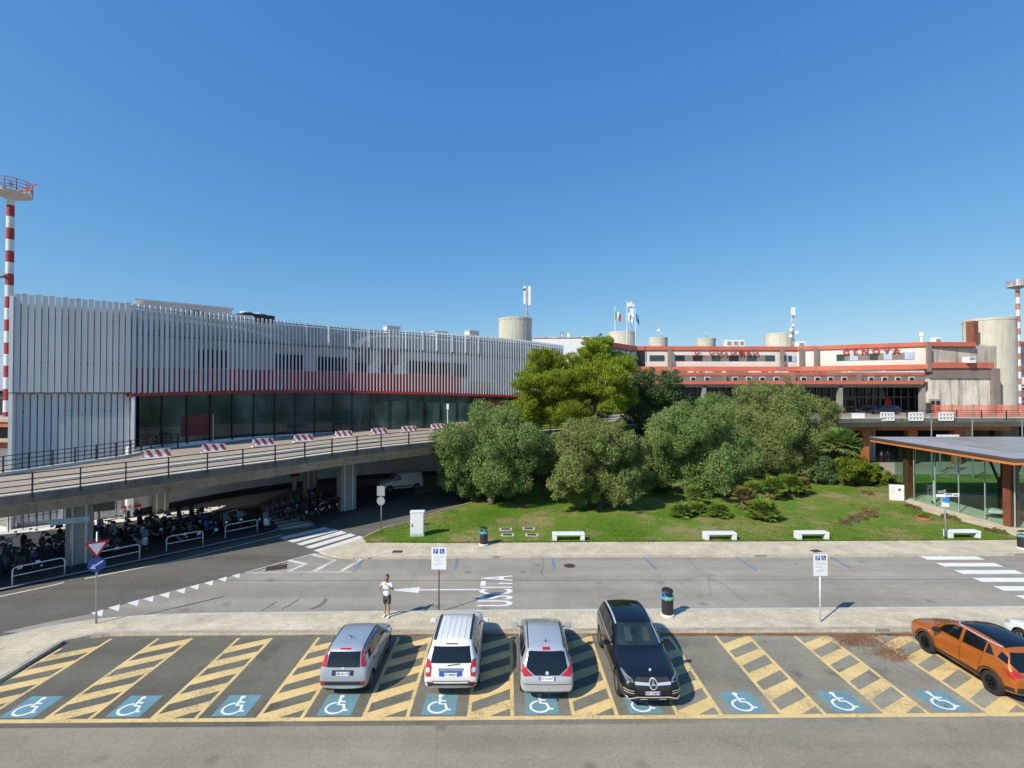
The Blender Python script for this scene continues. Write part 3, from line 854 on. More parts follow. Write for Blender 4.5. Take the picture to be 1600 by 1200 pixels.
mb = MB(); c = blk(-0.10, 0.35, 0); mb.box((c[0], c[1], 5.0), (0.22, 0.8, 9.99), yaw); mb.box((c[0], c[1], 13.6), (0.22, 0.9, 7.1), yaw)
mb.build('corner_post', MWHITE, TERM)
mb = MB(); c = blk(LEN + 0.16, 0.42, 0); mb.box((c[0], c[1], 4.9), (0.20, 0.6, 9.6), yaw); mb.build('end_post', MWHITE, TERM)
# roof plant
M_CREAM = Mt('cream_plant_panel', (0.60, 0.585, 0.53), 0.7, 0, 0.06, 0.5)
def plant(u0, u1, v1, Y0, Y1, zb=15.6):
    a = D(u0, v1, Y0); b = D(u1, v1, Y1)
    return a, b
ph = MB()
A = D(226, 466, 50); B = D(362, 480, 55)
d_ = Vector((B.x - A.x, B.y - A.y)); l_ = d_.length; yw = atan2(d_.y, d_.x); d_.normalize(); n_ = Vector((-d_.y, d_.x))
top = 19.55
cc = Vector((A.x + B.x, A.y + B.y)) / 2 + n_ * 2
ph.box((cc.x, cc.y, (15.6 + top) / 2), (l_, 4, top - 15.6), yw)
ph.box((cc.x - d_.x * 0.3, cc.y - d_.y * 0.3, top + 0.07), (l_ + 1.0, 4.5, 0.14), yw, 1)
pa = (A.x + B.x) / 2 - n_.x * 0.04 + d_.x * 0.6, (A.y + B.y) / 2 - n_.y * 0.04 + d_.y * 0.6
R_ = 1.75
arc = [(R_ * cos(t), R_ * sin(t)) for t in [pi * i / 14 for i in range(15)]]
vs = [(pa[0] + d_.x * x, pa[1] + d_.y * x, 17.2 + z) for x, z in arc]
ph.add(vs, [tuple(range(15))], 2)
ph.tube([(pa[0] + d_.x * x - n_.x * .03, pa[1] + d_.y * x - n_.y * .03, 17.2 + z) for x, z in arc], 0.07, 6, 3)
q_ = Vector(pa) + d_ * 4.2 - n_ * 0.3
ph.box((q_.x, q_.y, 17.7), (2.6, 0.6, 2.4), yw, 1)
ph.build('roof_plant_room', [M_CREAM, MWHITE, M_WIN, Mt('blue_arch', (0.03, 0.05, 0.16), 0.5)], TERM)
ph = MB(); A = D(361, 481, 56); B = D(410, 485, 59); yw2 = atan2(B.y - A.y, B.x - A.x)
ph.box(((A.x + B.x) / 2, (A.y + B.y) / 2 + 1.5, 17.6), (hypot(B.x - A.x, B.y - A.y), 3, 3.7), yw2, 0)
for t in (0.3, 0.75): ph.lathe([(0.7, 0), (0.7, 0.25), (0.5, 0.3)], (A.x + (B.x - A.x) * t, A.y + (B.y - A.y) * t + 1.2, 19.45), 14, 1)
ph.build('roof_chiller', [MDARK, MWHITE], TERM)
for (u, v, Y, sx, sz) in ((612, 511, 66, 1.9, 2.6), (737, 518, 74, 1.7, 2.4), (686, 519, 72, 2.2, 1.6)):
    p = D(u, v, Y); m1 = MB(); m1.box((p.x, p.y, p.z - sz / 2), (sx, 1.6, sz), 0.6); m1.box((p.x, p.y, p.z + .03), (sx + .12, 1.72, 0.08), 0.6); m1.build('roof_vent', M_CREAM, TERM)
# parapet cap shining beyond the fins
q = [fac(s, 0.62) for s in ss[36:]]
mb = MB(); mb.wall([(p[0], p[1]) for p in q], [p[2] - 0.15 for p in q], [p[2] + 0.12 for p in q], 0.5); mb.build('parapet_cap', MWHITE, TERM)

# ================================================================== VIADUCT
M_DECK = Mt('tan_deck_concrete', (0.36, 0.30, 0.225), 0.9, 0, 0.12, 0.35, 0.2, 12)  # the concrete's own brownish tan
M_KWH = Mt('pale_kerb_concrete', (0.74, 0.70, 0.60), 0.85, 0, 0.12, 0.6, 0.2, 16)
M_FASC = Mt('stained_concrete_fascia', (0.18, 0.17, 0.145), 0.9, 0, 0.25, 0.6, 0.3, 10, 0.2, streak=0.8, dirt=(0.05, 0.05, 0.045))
near = []
for u, v, z in ((0, 776, 4.85), (37, 772, 4.89), (122, 761, 5.0), (197, 751, 5.1), (263, 741, 5.2), (324, 734, 5.28), (380, 726, 5.34), (430, 721, 5.4), (476, 714, 5.48), (519, 707.5, 5.55), (558, 702, 5.62), (595, 698, 5.68), (628, 695, 5.74), (660, 692, 5.8)):
    p = P(u, v, z); near.append((p.x, p.y, z))
d0 = Vector(near[0]) - Vector(near[2])
near = [tuple(Vector(near[0]) + d0 * k) for k in (6, 4, 2, 1)] + near
near += [(-2.5, 45.5, 5.9), (4, 51, 6.1), (13, 56.5, 6.3), (24, 61, 6.5), (36, 63.6, 6.5), (47, 64.3, 6.5), (60, 64.8, 6.5), (80, 65.2, 6.5), (115, 65.5, 6.5)]
far_keys = [  # (index into near, [far points x, y, z])
    [(-62, -8, 4.3), (-47, 11.5, 4.55), (-38.5, 22.5, 4.75), (-32.4, 30.7, 4.9)],
    [(-32.4, 30.7, 4.9), (-29.4, 36.4, 5.2), (*fac(2.0, 0.1)[:2], 5.3), (*fac(6.0, 0.1)[:2], 5.4)],
    [(*fac(s, 0.1)[:2], z) for s, z in ((6.0, 5.4), (12, 5.55), (18, 5.65), (24, 5.72), (30, 5.78), (36, 5.85))],
    [(*fac(s, 0.1)[:2], z) for s, z in ((36, 5.85), (42, 5.9), (48, 5.95), (ARC[-1] - 0.2, 6.0))],
    [(*fac(ARC[-1] - 0.2, 0.1)[:2], 6.0), (16, 82, 6.4), (36, 85, 6.5), (60, 85, 6.5), (90, 85, 6.5), (115, 85, 6.5)]]
def resample(pts, ts):
    a = [0.0]
    for p, q in zip(pts, pts[1:]): a.append(a[-1] + (Vector(q[:2]) - Vector(p[:2])).length)
    out = []
    for t in ts:
        x = t * a[-1]
        i = max(j for j in range(len(a) - 1) if a[j] <= x + 1e-9)
        f = (x - a[i]) / (a[i + 1] - a[i])
        out.append(tuple(np.array(pts[i]) * (1 - f) + np.array(pts[i + 1]) * f))
    return out
for _ in range(3):
    near = [near[0]] + [tuple((np.array(a) + 2 * np.array(b) + np.array(c)) / 4) for a, b, c in zip(near, near[1:], near[2:])] + [near[-1]]
NVD = 110
ts = [i / NVD for i in range(NVD + 1)]
KEY = [0, 4, 9, 17, 19, len(near) - 1]
CN = crom(near, 6)
NE, FE = [], []
for a, c, fk, cnt in zip(KEY, KEY[1:], far_keys, (16, 24, 30, 14, 26)):
    tt = [i / cnt for i in range(cnt + (1 if c == KEY[-1] else 0))]
    NE += resample(CN[a * 6:c * 6 + 1], tt); FE += resample(fk, tt)
assert len(NE) == NVD + 1
VIA = thing('viaduct', 'curved concrete access viaduct on round shouldered pillars crossing in front of the terminals', 'viaduct', (near[6][0], near[6][1], 0))
def inwards(i):
    a = Vector(NE[max(i - 1, 0)][:2]); b = Vector(NE[min(i + 1, NVD)][:2]); t = (b - a).normalized()
    return Vector((-t.y, t.x))
def sweep(mb, prof, i0=0, i1=NVD, mi=0):
    k = len(prof); vs = []
    for i in range(i0, i1 + 1):
        n = inwards(i)
        for d, z in prof: vs.append((NE[i][0] + n.x * d, NE[i][1] + n.y * d, NE[i][2] + z))
    m_ = i1 - i0
    fs = [(a * k + e, (a + 1) * k + e, (a + 1) * k + (e + 1) % k, a * k + (e + 1) % k) for a in range(m_) for e in range(k)]
    fs += [tuple(range(k)), tuple(m_ * k + e for e in range(k - 1, -1, -1))]
    mb.add(vs, [f[::-1] for f in fs], mi)
mb = MB(); vs = []
for i in range(NVD + 1):
    n = inwards(i); z = NE[i][2]
    vs += [(NE[i][0] + n.x * 0.05, NE[i][1] + n.y * 0.05, z - 0.08), (FE[i][0], FE[i][1], FE[i][2] - 0.08), (FE[i][0], FE[i][1], FE[i][2] - 0.55), (NE[i][0] + n.x * 0.05, NE[i][1] + n.y * 0.05, z - 0.55)]
fs = []
for i in range(NVD):
    for e in range(4): fs.append((i * 4 + e, i * 4 + (e + 1) % 4, i * 4 + 4 + (e + 1) % 4, i * 4 + 4 + e)[::-1])
mb.add(vs, fs); mb.build('deck', M_DECK, VIA)
mb = MB(); sweep(mb, [(0.0, -0.02), (0.0, 0.02), (0.42, 0.02), (0.42, -0.06)]); mb.build('edge_kerb', M_KWH, VIA)
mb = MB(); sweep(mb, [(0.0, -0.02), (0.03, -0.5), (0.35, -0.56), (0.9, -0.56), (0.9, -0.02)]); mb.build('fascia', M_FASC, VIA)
mb = MB(); sweep(mb, [(0.45, -0.56), (1.0, -1.25), (4.6, -1.3), (5.6, -0.56)]); mb.build('beam', MCONC, VIA)
mb = MB(); sweep(mb, [(3.9, -0.09), (3.9, 0.06), (4.2, 0.06), (4.2, -0.09)], 20, 62); mb.build('lane_kerb', M_KWH, VIA)
# far kerb, pale
mb = MB(); vs = []
for i in range(0, 36):
    a = Vector(FE[i]); n = inwards(i); z = FE[i][2]
    q = [(a.x, a.y, z - .08), (a.x - n.x * .4, a.y - n.y * .4, z - .08), (a.x - n.x * .4, a.y - n.y * .4, z + .1), (a.x, a.y, z + .1)]
    vs += q
fs = [(i * 4 + e, i * 4 + 4 + e, i * 4 + 4 + (e + 1) % 4, i * 4 + (e + 1) % 4) for i in range(35) for e in range(4)]
mb.add(vs, fs); mb.build('edge_kerb', M_KWH, VIA)
# pillars
M_PIL = Mt('pillar_concrete', (0.33, 0.325, 0.30), 0.9, 0, 0.14, 0.6, 0.2, 14, 0.2, streak=0.5, dirt=(0.16, 0.15, 0.12))
def near_t(x, y):
    return min(range(NVD + 1), key=lambda i: (NE[i][0] - x) ** 2 + (NE[i][1] - y) ** 2)
def pillar(x, y, wd=1.2):
    i = near_t(x, y); n = inwards(i); z1 = NE[i][2] - 1.2; yw = atan2(n.y, n.x)
    mb = MB(); mb.box((x, y, z1 / 2), (wd * 0.75, wd, z1), yw)
    for sx, sy in ((-1, -.25), (-1, .25)):
        px = x + sx * wd * .40 * n.x - sy * wd * n.y; py = y + sx * wd * .40 * n.y + sy * wd * n.x
        mb.cyl((px, py, 0), (px, py, z1), 0.06, n=8, mi=1)
    mb.box((x, y, z1 - 0.12), (wd * 1.0, wd * 1.5, 0.26), yw)
    mb.build('pillar', [M_PIL, M_KWH], VIA)
p1 = P(112, 886); pillar(p1.x, p1.y + 0.5)
p2 = P(538, 800); pillar(p2.x, p2.y + 0.5, 1.3)
for (u, v) in ((484, 772), (250, 800)): p = P(u, v); pillar(p.x, p.y, 1.1)
for x, y in ((-37, 10), (8, 57.5), (24, 66), (52, 70), (66, 70), (84, 70)): pillar(x, y)
M_ORNG = Mt('orange_painted_steel', (0.40, 0.11, 0.035), 0.6, 0, 0.15, 0.5)
mb = MB()
mb.box((55.5, 66.2, 5.0), (26, 0.6, 0.55)); mb.build('orange_beam', M_ORNG, VIA)
for u in (1350, 1422, 1493):
    m1 = MB(); x = (u - 800) * 66.6 / 750; m1.box((x, 66.6, 2.4), (0.75, 0.7, 4.8), 0, 0); m1.box((x, 66.6, 4.3), (1.3, 0.8, 0.8), 0, 0, 1.0); m1.build('orange_column', M_ORNG, VIA)

def railing(label, idx_pts, hgt=1.05, rails=(1.02, 0.72, 0.42, 0.14), step=1, name='railing'):
    """idx_pts: points (x,y,z) of the posts"""
    t = thing(name, label, 'railing', idx_pts[0])
    for j in range(0, len(idx_pts), step):
        p = idx_pts[j]; q = idx_pts[min(j + 1, len(idx_pts) - 1)] if j + 1 < len(idx_pts) else idx_pts[j - 1]
        yw = atan2(q[1] - p[1], q[0] - p[0])
        m1 = MB(); m1.box((p[0], p[1], p[2] + hgt / 2 - 0.12), (0.06, 0.12, hgt + 0.24), yw); m1.build('post', MDARK, t)
    for h in rails:
        m1 = MB()
        for p, q in zip(idx_pts, idx_pts[1:]): m1.bar((p[0], p[1], p[2] + h), (q[0], q[1], q[2] + h), 0.045, 0.05)
        m1.build('rail', MDARK, t)
    return t
pp = []
for p in near[1:18]:
    i = near_t(p[0], p[1]); n = inwards(i); pp.append((p[0] + n.x * .03, p[1] + n.y * .03, p[2] + 0.0))
pp += [(NE[i][0], NE[i][1], NE[i][2]) for i in range(near_t(-5.5, 42.5), near_t(34, 63.2), 2)]
railing('long dark railing with four bars along the viaduct edge above the motorbikes', pp)
ppf = []
for i in range(2, 38, 2):
    n = inwards(i); ppf.append((FE[i][0] - n.x * .25, FE[i][1] - n.y * .25, FE[i][2] + .1))
railing('dark railing along the far side of the viaduct close to the white building', ppf)
railing('dark railing on the viaduct in front of the old terminal', [(x, 64.35 + (x - 44) * 0.016, 6.5) for x in np.arange(36, 84, 3.4)], rails=(1.0, 0.7, 0.4))

# ================================================================== OLD TERMINAL (right)
M_OWALL = Mt('off_white_cladding', (0.70, 0.65, 0.585), 0.8, 0, 0.06, 0.3, 0.1, 10, streak=0.18, dirt=(0.4, 0.36, 0.3))
M_TERRA = Mt('terracotta_fascia', (0.52, 0.135, 0.075), 0.65, 0, 0.12, 0.5)
M_TERRAD = Mt('worn_terracotta', (0.45, 0.135, 0.085), 0.75, 0, 0.2, 0.6)
M_TAUPE = Mt('taupe_cladding', (0.22, 0.175, 0.15), 0.7, 0, 0.12, 0.6)
M_GREY = Mt('grey_beam', (0.26, 0.25, 0.23), 0.8, 0, 0.12, 0.5)
M_TEAL = Mt('green_window', (0.03, 0.06, 0.055), 0.1, 0, 0.3, 0.8)
M_BLIND = Mt('pale_blue_blind', (0.38, 0.50, 0.66), 0.4, 0, 0.1, 0.8)  # plain pale blue pane colour
M_STAIN = Mt('stained_concrete', (0.54, 0.50, 0.41), 0.9, 0, 0.2, 0.35, 0.2, 8, streak=0.7, dirt=(0.15, 0.14, 0.11))
M_STAINW = Mt('weathered_white_wall', (0.68, 0.63, 0.53), 0.9, 0, 0.16, 0.5, 0.15, 8, streak=1.0, dirt=(0.2, 0.16, 0.10))
OLD = thing('terminal_building', 'old airport terminal with stacked terracotta roof bands and red letters', 'building', (30, 84, 0))
ZR = 18.3
def wp(u, Y): return Vector(((u - 800) * Y / 750, Y))
WA0, WA1, WC1 = wp(925, 76), wp(994, 88), wp(1449, 80.2)
WB1 = wp(1246, 88.5)
WD1 = wp(1560, 82)
def zv(v, Y): return D(800, v, Y).z
def wallseg(name, a, b, z0, z1, mat, off=0.0, th=0.3, parent=OLD):
    """a->b left to right; off = metres towards the viewer"""
    d = (b - a).normalized(); n = Vector((d.y, -d.x))
    m_ = MB(); p = a + n * off; q = b + n * off
    m_.wall([(p.x, p.y), (q.x, q.y)], z0, z1, th)
    return m_.build(name, mat, parent)
def onwall(a, b, u):
    """point of the wall a->b seen at picture column u"""
    k = (u - 800) / 750; d = b - a
    t = (k * a.y - a.x) / (d.x - k * d.y)
    return a + d * t
for (a, b, mat) in ((WA0, WA1, M_TAUPE), (WA1, WB1, M_OWALL), (WB1, WC1, M_OWALL), (WC1, WD1, M_STAIN)):
    wallseg('upper_wall', a, b, 13.5, ZR - 0.5, mat, 0.0, 0.6)
top_d = wp(1524, 80.8)
for (a, b) in ((WA0, WA1), (WA1, WB1), (WB1, WC1), (WC1, top_d)):
    wallseg('roof_band', a, b, ZR - 0.72, ZR, M_TERRA, 0.22, 1.2)
    wallseg('roof_soffit', a, b, ZR - 0.86, ZR - 0.72, M_TAUPE, 0.12, 0.8)
rf = MB(); rf.prism([(WA0.x, WA0.y + 1), (WA1.x, WA1.y + 1), (WB1.x, WB1.y + 1), (WC1.x, WC1.y + 1), (WD1.x, WD1.y + 1), (WD1.x, 112), (WA0.x - 20, 112)], ZR - 0.5, ZR - 0.1)
rf.build('roof', M_CREAM, OLD)
for (a, b) in ((WA0, WA1), (WA1, WB1), (WB1, WC1)):
    wallseg('middle_band', a, b, 13.75, 14.55, M_TERRA, 0.9, 1.2)
wallseg('middle_band', WC1 + Vector((0, 0)), wp(1547, 80.6), 13.9, 14.85, M_TERRA, 0.75, 1.4)
wallseg('taupe_band', WC1, wp(1556, 80.6), 12.2, 13.85, M_TAUPE, 0.5, 1.0)
wallseg('lower_wall', WC1, wp(1549, 80.6), 5.9, 12.2, M_STAINW, 0.3, 0.8)
wallseg('corner_pier', wp(1546.5, 80.3), wp(1557, 80.3), 0, 13.85, M_TAUPE, 0.65, 0.9)
# window bands
def windows(a, b, cols, z0, z1, base=None):
    if base: 
        p, q = onwall(a, b, base[0]), onwall(a, b, base[1]); wallseg('window_band', p, q, z0 - 0.03, z1 + 0.03, M_TAUPE, 0.05, 0.1)
    for (u0, u1, mat) in cols:
        p, q = onwall(a, b, u0), onwall(a, b, u1)
        w1 = wallseg('window', p, q, z0, z1, mat, 0.09, 0.1)
za, zb_ = zv(564, 88.3), zv(555.3, 88.3)
windows(WA1, WB1, [(1015, 1038, M_TEAL), (1055, 1069.5, M_WIN), (1082.5, 1097.5, M_WIN), (1112, 1125.5, M_TEAL), (1139, 1154, M_WIN), (1167.5, 1182, M_TEAL), (1196, 1210.5, M_TEAL)], za, zb_, (1055, 1210.5))
windows(WA1, WB1, [(1219.5, 1228, M_WIN), (1232, 1237, M_TEAL), (1237.5, 1244, M_BLIND)], za - 0.1, zb_ - 0.05)
mid = onwall(WB1, WC1, 1365)
za, zb_ = zv(562.5, mid.y), zv(552.5, mid.y)
windows(WB1, WC1, [(1308, 1320, M_TEAL), (1328, 1340.5, M_BLIND), (1359, 1372, M_TEAL), (1381, 1394, M_BLIND), (1414, 1428, M_BLIND)], za, zb_, (1307, 1429))
# down pipes
for (a, b, u) in ((WA1, WB1, 1044.5), (WA1, WB1, 1219), (WB1, WC1, 1272), (WB1, WC1, 1249), (WB1, WC1, 1446)):
    p = onwall(a, b, u); m1 = MB(); m1.box((p.x, p.y - 0.7, 15.6), (0.55, 0.5, 4.6), 0); m1.build('down_pipe', M_TAUPE, OLD)
# wing with air conditioners and a recess painted dark
for u in (961, 970, 979, 988):
    p = onwall(WA0, WA1, u); m1 = MB(); m1.box((p.x + .15, p.y - .15, 16.6), (0.95, 0.6, 0.8), 0.95); m1.cyl((p.x + .35, p.y - .5, 16.6), (p.x + .38, p.y - .53, 16.6), 0.3, n=12, mi=1); m1.build('air_conditioner', [MWHITE, M_GREY], OLD)
wallseg('wing_lower', onwall(WA0, WA1, 984), WA1, 14.5, 16.2, Mt('lilac_grey_panel', (0.34, 0.33, 0.37), 0.7), 0.06, 0.1)
wallseg('recess_shade_panel', onwall(WA1, WB1, 995), onwall(WA1, WB1, 1008), 14.6, 17.6, MDARK, 0.06, 0.1)  # flat dark panel; the shade of a recess put into its colour
# lettering
M_LET = Mt('red_letter', (0.42, 0.025, 0.03), 0.5, 0, 0.1)
def sign(name, body, a, b, u0, u1, vc, hpx, spacing):
    p, q = onwall(a, b, u0), onwall(a, b, u1)
    t = text_mesh(name, body, 1.0, M_LET, 0.03, None, spacing, 0.018)
    xs = [v.co.x for v in t.data.vertices]; ys = [v.co.y for v in t.data.vertices]
    t.data.transform(Matrix.Translation((-(max(xs) + min(xs)) / 2, -(max(ys) + min(ys)) / 2, 0)))
    c = (p + q) / 2; d = (q - p).normalized(); n = Vector((d.y, -d.x))
    hh = hpx * c.y / 750
    t.data.transform(Matrix.Diagonal(((q - p).length / (max(xs) - min(xs)), hh / (max(ys) - min(ys)), 1, 1)))
    c = c + n * 0.35
    t.location = (c.x, c.y, zv(vc, c.y)); t.rotation_euler = (pi / 2, 0, atan2(d.y, d.x))
    return t
t1 = sign('lettering', 'C. COLOMBO', WA1, WB1, 1084.5, 1184, 551.2, 9.6, 1.5)
t2 = sign('lettering', 'GENOVA', WB1, WC1, 1317, 1406, 548.0, 10.5, 1.7)
for t in (t1, t2):
    mw = Matrix.LocRotScale(t.location, t.rotation_euler, None)
    t.data.transform(OLD.matrix_basis.inverted() @ mw); t.location = (0, 0, 0); t.rotation_euler = (0, 0, 0); t.parent = OLD
mb = MB()
for (a, b, u0, u1, v) in ((WA1, WB1, 1084, 1185, 547), (WB1, WC1, 1316, 1407, 546)):
    p, q = onwall(a, b, u0), onwall(a, b, u1); mb.bar((p.x, p.y - .2, zv(v, p.y)), (q.x, q.y - .2, zv(v, q.y)), 0.06, 0.06)
mb.build('letter_rail', M_GREY, OLD)
# canopies towards the viaduct
def band(name, Y, u0, u1, v0, v1, mat, dep=0.6, Y2=None):
    Y2 = Y2 or Y
    a, b = wp(u0, Y), wp(u1, Y2); z0, z1 = zv(v1, (Y + Y2) / 2), zv(v0, (Y + Y2) / 2)
    m_ = MB(); m_.wall([(a.x, a.y), (b.x, b.y)], z0, z1, dep); return m_.build(name, mat, OLD)
CX0 = 985
band('canopy_band', 78.92, CX0, 1446, 581.7, 587, M_TERRAD, 0.8)
band('canopy_wall', 79.0, CX0, 1446, 587, 595, M_TAUPE, 0.5)
band('canopy_band', 77, CX0, 1444, 595, 600.4, M_TERRA, 1.2)
band('canopy_beam', 77.4, CX0, 1444, 600.4, 605.2, M_GREY, 1.2)
m_ = MB(); m_.box((wp(1215, 79).x, 84.3, zv(581.9, 79) - 0.12), (48, 9.6, 0.16)); m_.build('canopy_roof', M_CREAM, OLD)
for u in (1083, 1105, 1148.5, 1170, 1191, 1213, 1255.5, 1277, 1297.5, 1319, 1361, 1382, 1403, 1424):
    a = wp(u - 4.4, 79.0); b = wp(u + 4.4, 79.0); m_ = MB()
    m_.box(((a.x + b.x) / 2, 78.97, zv(591.7, 79.0)), (b.x - a.x, 0.1, 0.62), 0, 0); m_.box(((a.x + b.x) / 2, 78.94, zv(592, 79.0)), ((b.x - a.x) * .74, 0.1, 0.46), 0, 1)
    m_.build('window', [M_WALLW, M_WIN], OLD)
for u in (1131, 1238, 1341):
    x = wp(u, 79).x; m_ = MB(); m_.box((x, 78.8, zv(590.5, 79)), (0.5, 0.7, 1.1), 0, 0); m_.build('bracket', M_TAUPE, OLD)
# rumpled covers lying on the canopy roof
for (u, w_) in ((1082, 20), (1107, 24), (1131, 8), (1180, 26), (1216, 36), (1330, 30), (1385, 40), (1410, 22)):
    p = D(u, 579.5, 81); mb = MB(); nn = 9; vs = []
    for i in range(nn):
        x = (i / (nn - 1) - .5) * w_ * 81 / 750
        for y, k in ((-.8, 0), (-.2, 1), (.6, .7), (1.2, 0)):
            vs.append((p.x + x, p.y + y, zv(582, 79) - .05 + k * (0.12 + 0.25 * RND.random()) * (0.3 if i in (0, nn - 1) else 1)))
    mb.add(vs, [(i * 4 + e, i * 4 + e + 1, i * 4 + 5 + e, i * 4 + 4 + e) for i in range(nn - 1) for e in range(3)])
    mb.build('roof_sheeting', M_CREAM, OLD)
# colonnade and glazed departures front in the shade
m_ = MB(); m_.wall([(wp(960, 85).x, 85), (wp(1452, 85).x, 85)], 5.9, 12, 0.3); m_.build('glass_front', Mt('dark_front_glass', (0.012, 0.014, 0.014), 0.12, 0, 0.4, 0.5), OLD)
m_ = MB()
for u in list(range(1078, 1440, 11)): x = wp(u, 84.8).x; m_.box((x, 84.85, 8.6), (0.12, 0.12, 5.4))
m_.box((wp(1262, 85).x, 84.85, 9.0), (44, 0.12, 0.14)); m_.build('glazing_bars', M_GREY, OLD)
m_ = MB(); m_.box((wp(1388, 84.6).x, 84.7, 7.9), (1.2, 0.1, 1.6)); m_.build('red_poster', M_RED, OLD)
m_ = MB(); m_.box((wp(1329, 84.6).x, 84.7, 8.0), (1.9, 0.1, 1.6), 0, 0); m_.box((wp(1329, 84.6).x, 84.64, 8.0), (1.5, 0.1, 1.2), 0, 1); m_.build('kiosk_window', [M_GREY, M_WIN], OLD)
for u in (1100, 1206, 1313, 1442):
    x = wp(u, 77.6).x; m_ = MB(); m_.box((x, 77.8, 8.4), (0.55, 0.8, 5.0)); m_.build('column', M_GREY, OLD)
m_ = MB(); m_.wall([(wp(960, 86).x, 86), (wp(1700, 86).x, 86)], 0, 5.9, 0.4); m_.build('basement_wall', Mt('dark_basement', (0.05, 0.05, 0.05), 0.9), OLD)
# doorway in the white wall
m_ = MB(); a = wp(1457, 80.2); m_.box((a.x, 79.75, 7.6), (1.75, 0.12, 2.3), 0, 0)
for dx in (-.42, .42): m_.box((a.x + dx, 79.68, 7.5), (0.55, 0.1, 1.9), 0, 1)
m_.build('doorway', [M_GREY, M_WIN], OLD)
# white block behind, in the gap
GAP = thing('white_block', 'plain sunlit white block behind the pine, where the two terminals meet', 'building', (8, 80, 0))
p = D(842, 531, 78); q = D(925, 531, 84)
m_ = MB(); m_.wall([(p.x - 1, p.y), (q.x + 1.5, q.y - 7)], 5.5, 18.6, 1.0); m_.build('wall', MWHITE, GAP)
m_ = MB(); m_.wall([(p.x - 1, p.y - .05), (q.x + 1.5, q.y - 7.05)], 18.6, 18.75, 1.1); m_.build('coping', M_TERRAD, GAP)

# concrete stair drums on the roofs
def drum(label, u, v, r_px, Y, zbot, mat=MCONC, top=None, n=28):
    p = D(u, v, Y); r = r_px * Y / 750
    t = thing('stair_tower', label, 'tower', (p.x, p.y, zbot), 0, 'round concrete stair towers')
    m_ = MB(); m_.lathe([(r, 0), (r, p.z - zbot - .4), (r * 1.015, p.z - zbot - .4), (r * 1.015, p.z - zbot), (r * 0.9, p.z - zbot), (r * 0.9, p.z - zbot - .3)], (0, 0, 0), n)
    o = m_.build('drum', mat, t, world=False, smooth=False)
    return t, p, r
M_DRUM = Mt('drum_concrete', (0.56, 0.53, 0.43), 0.9, 0, 0.1, 0.5, 0.15, 10, streak=0.45, dirt=(0.25, 0.23, 0.17))
DT = []
DT.append(drum('broad buff concrete drum rising behind the white building, with a tall mast on it', 805, 498.5, 26, 92, 15, M_DRUM))
DT.append(drum('concrete drum behind the three flagpoles', 972, 519.5, 21, 112, 17, M_DRUM))
DT.append(drum('small concrete drum with a satellite dish right of the flagpoles', 1028, 528, 14.5, 122, 17, M_DRUM))
DT.append(drum('smallest concrete drum over the first red word', 1102.5, 529.5, 14.5, 125, 17, M_DRUM))
DT.append(drum('concrete drum beside the stacked antenna mast, between the two red words', 1217, 522, 20.5, 112, 17, M_DRUM))
DT.append(drum('tall full height concrete drum closing the old terminal at its right end', 1545, 499.5, 31, 85, 0, M_DRUM, n=40))
m_ = MB(); p = D(1519, 520, 82.5); m_.box((p.x, p.y, 20.1), (1.0, 1.2, 4.0), 0.2, 0); m_.build('rust_louvre', Mt('rust_louvre', (0.2, 0.07, 0.035), 0.8, 0, 0.3, 3), DT[-1][0])

# ================================================================== GLASS PAVILION (right)
M_PGL = glass_mat('pavilion_glass', (0.80, 0.91, 0.86), 0.04)
M_RUST = Mt('rust_red_steel', (0.20, 0.062, 0.035), 0.55, 0, 0.2, 0.8, streak=0.3)
M_COPP = Mt('orange_copper_fascia', (0.62, 0.22, 0.07), 0.5, 0, 0.1, 0.6)
M_ZINC = Mt('zinc_roof_edge', (0.29, 0.29, 0.305), 0.7, 0.0, 0.08, 0.5)
def roofmat():
    m, N, L, b = newmat('weathered_roof_sheet')
    tc = N.new('ShaderNodeTexCoord').outputs['Object']
    c = ramp(N, L, noise_out(N, L, tc, 0.35, 6, 0.7, (1, 0.5, 1)), [(0.3, (0.17, 0.165, 0.15)), (0.55, (0.30, 0.30, 0.28)), (0.75, (0.46, 0.44, 0.38))])
    L.new(c, b.inputs['Base Color']); b.inputs['Roughness'].default_value = 0.35
    return m
X0, X1, Y0_, Y1_ = 34.6, 66.0, 33.2, 48.6
PAVN = thing('glass_pavilion', 'glass walled waiting pavilion with a flat overhanging roof edged in orange', 'pavilion', (37, 35, 0))
RP = [(34.6, 33.2), (66, 33.2), (66, 48.6), (36.2, 48.6)]
def rpo(d): return [(RP[0][0] + d, RP[0][1] + d), (RP[1][0] - d, RP[1][1] + d), (RP[2][0] - d, RP[2][1] - d), (RP[3][0] + d, RP[3][1] - d)]
m_ = MB(); m_.prism(RP, 5.04, 5.30); m_.build('fascia', M_COPP, PAVN)
m_ = MB(); m_.prism(rpo(-.08), 5.30, 5.50); m_.build('roof_edge', Mt('brown_roof_edge', (0.10, 0.075, 0.07), 0.5), PAVN)
m_ = MB(); m_.hexa([(p[0], p[1], 5.504) for p in rpo(-.06)], [(p[0], p[1], 5.66) for p in rpo(1.9)]); m_.build('roof_slope', M_ZINC, PAVN)
m_ = MB(); m_.prism(rpo(1.95), 5.64, 5.70); m_.build('roof_sheet', roofmat(), PAVN)
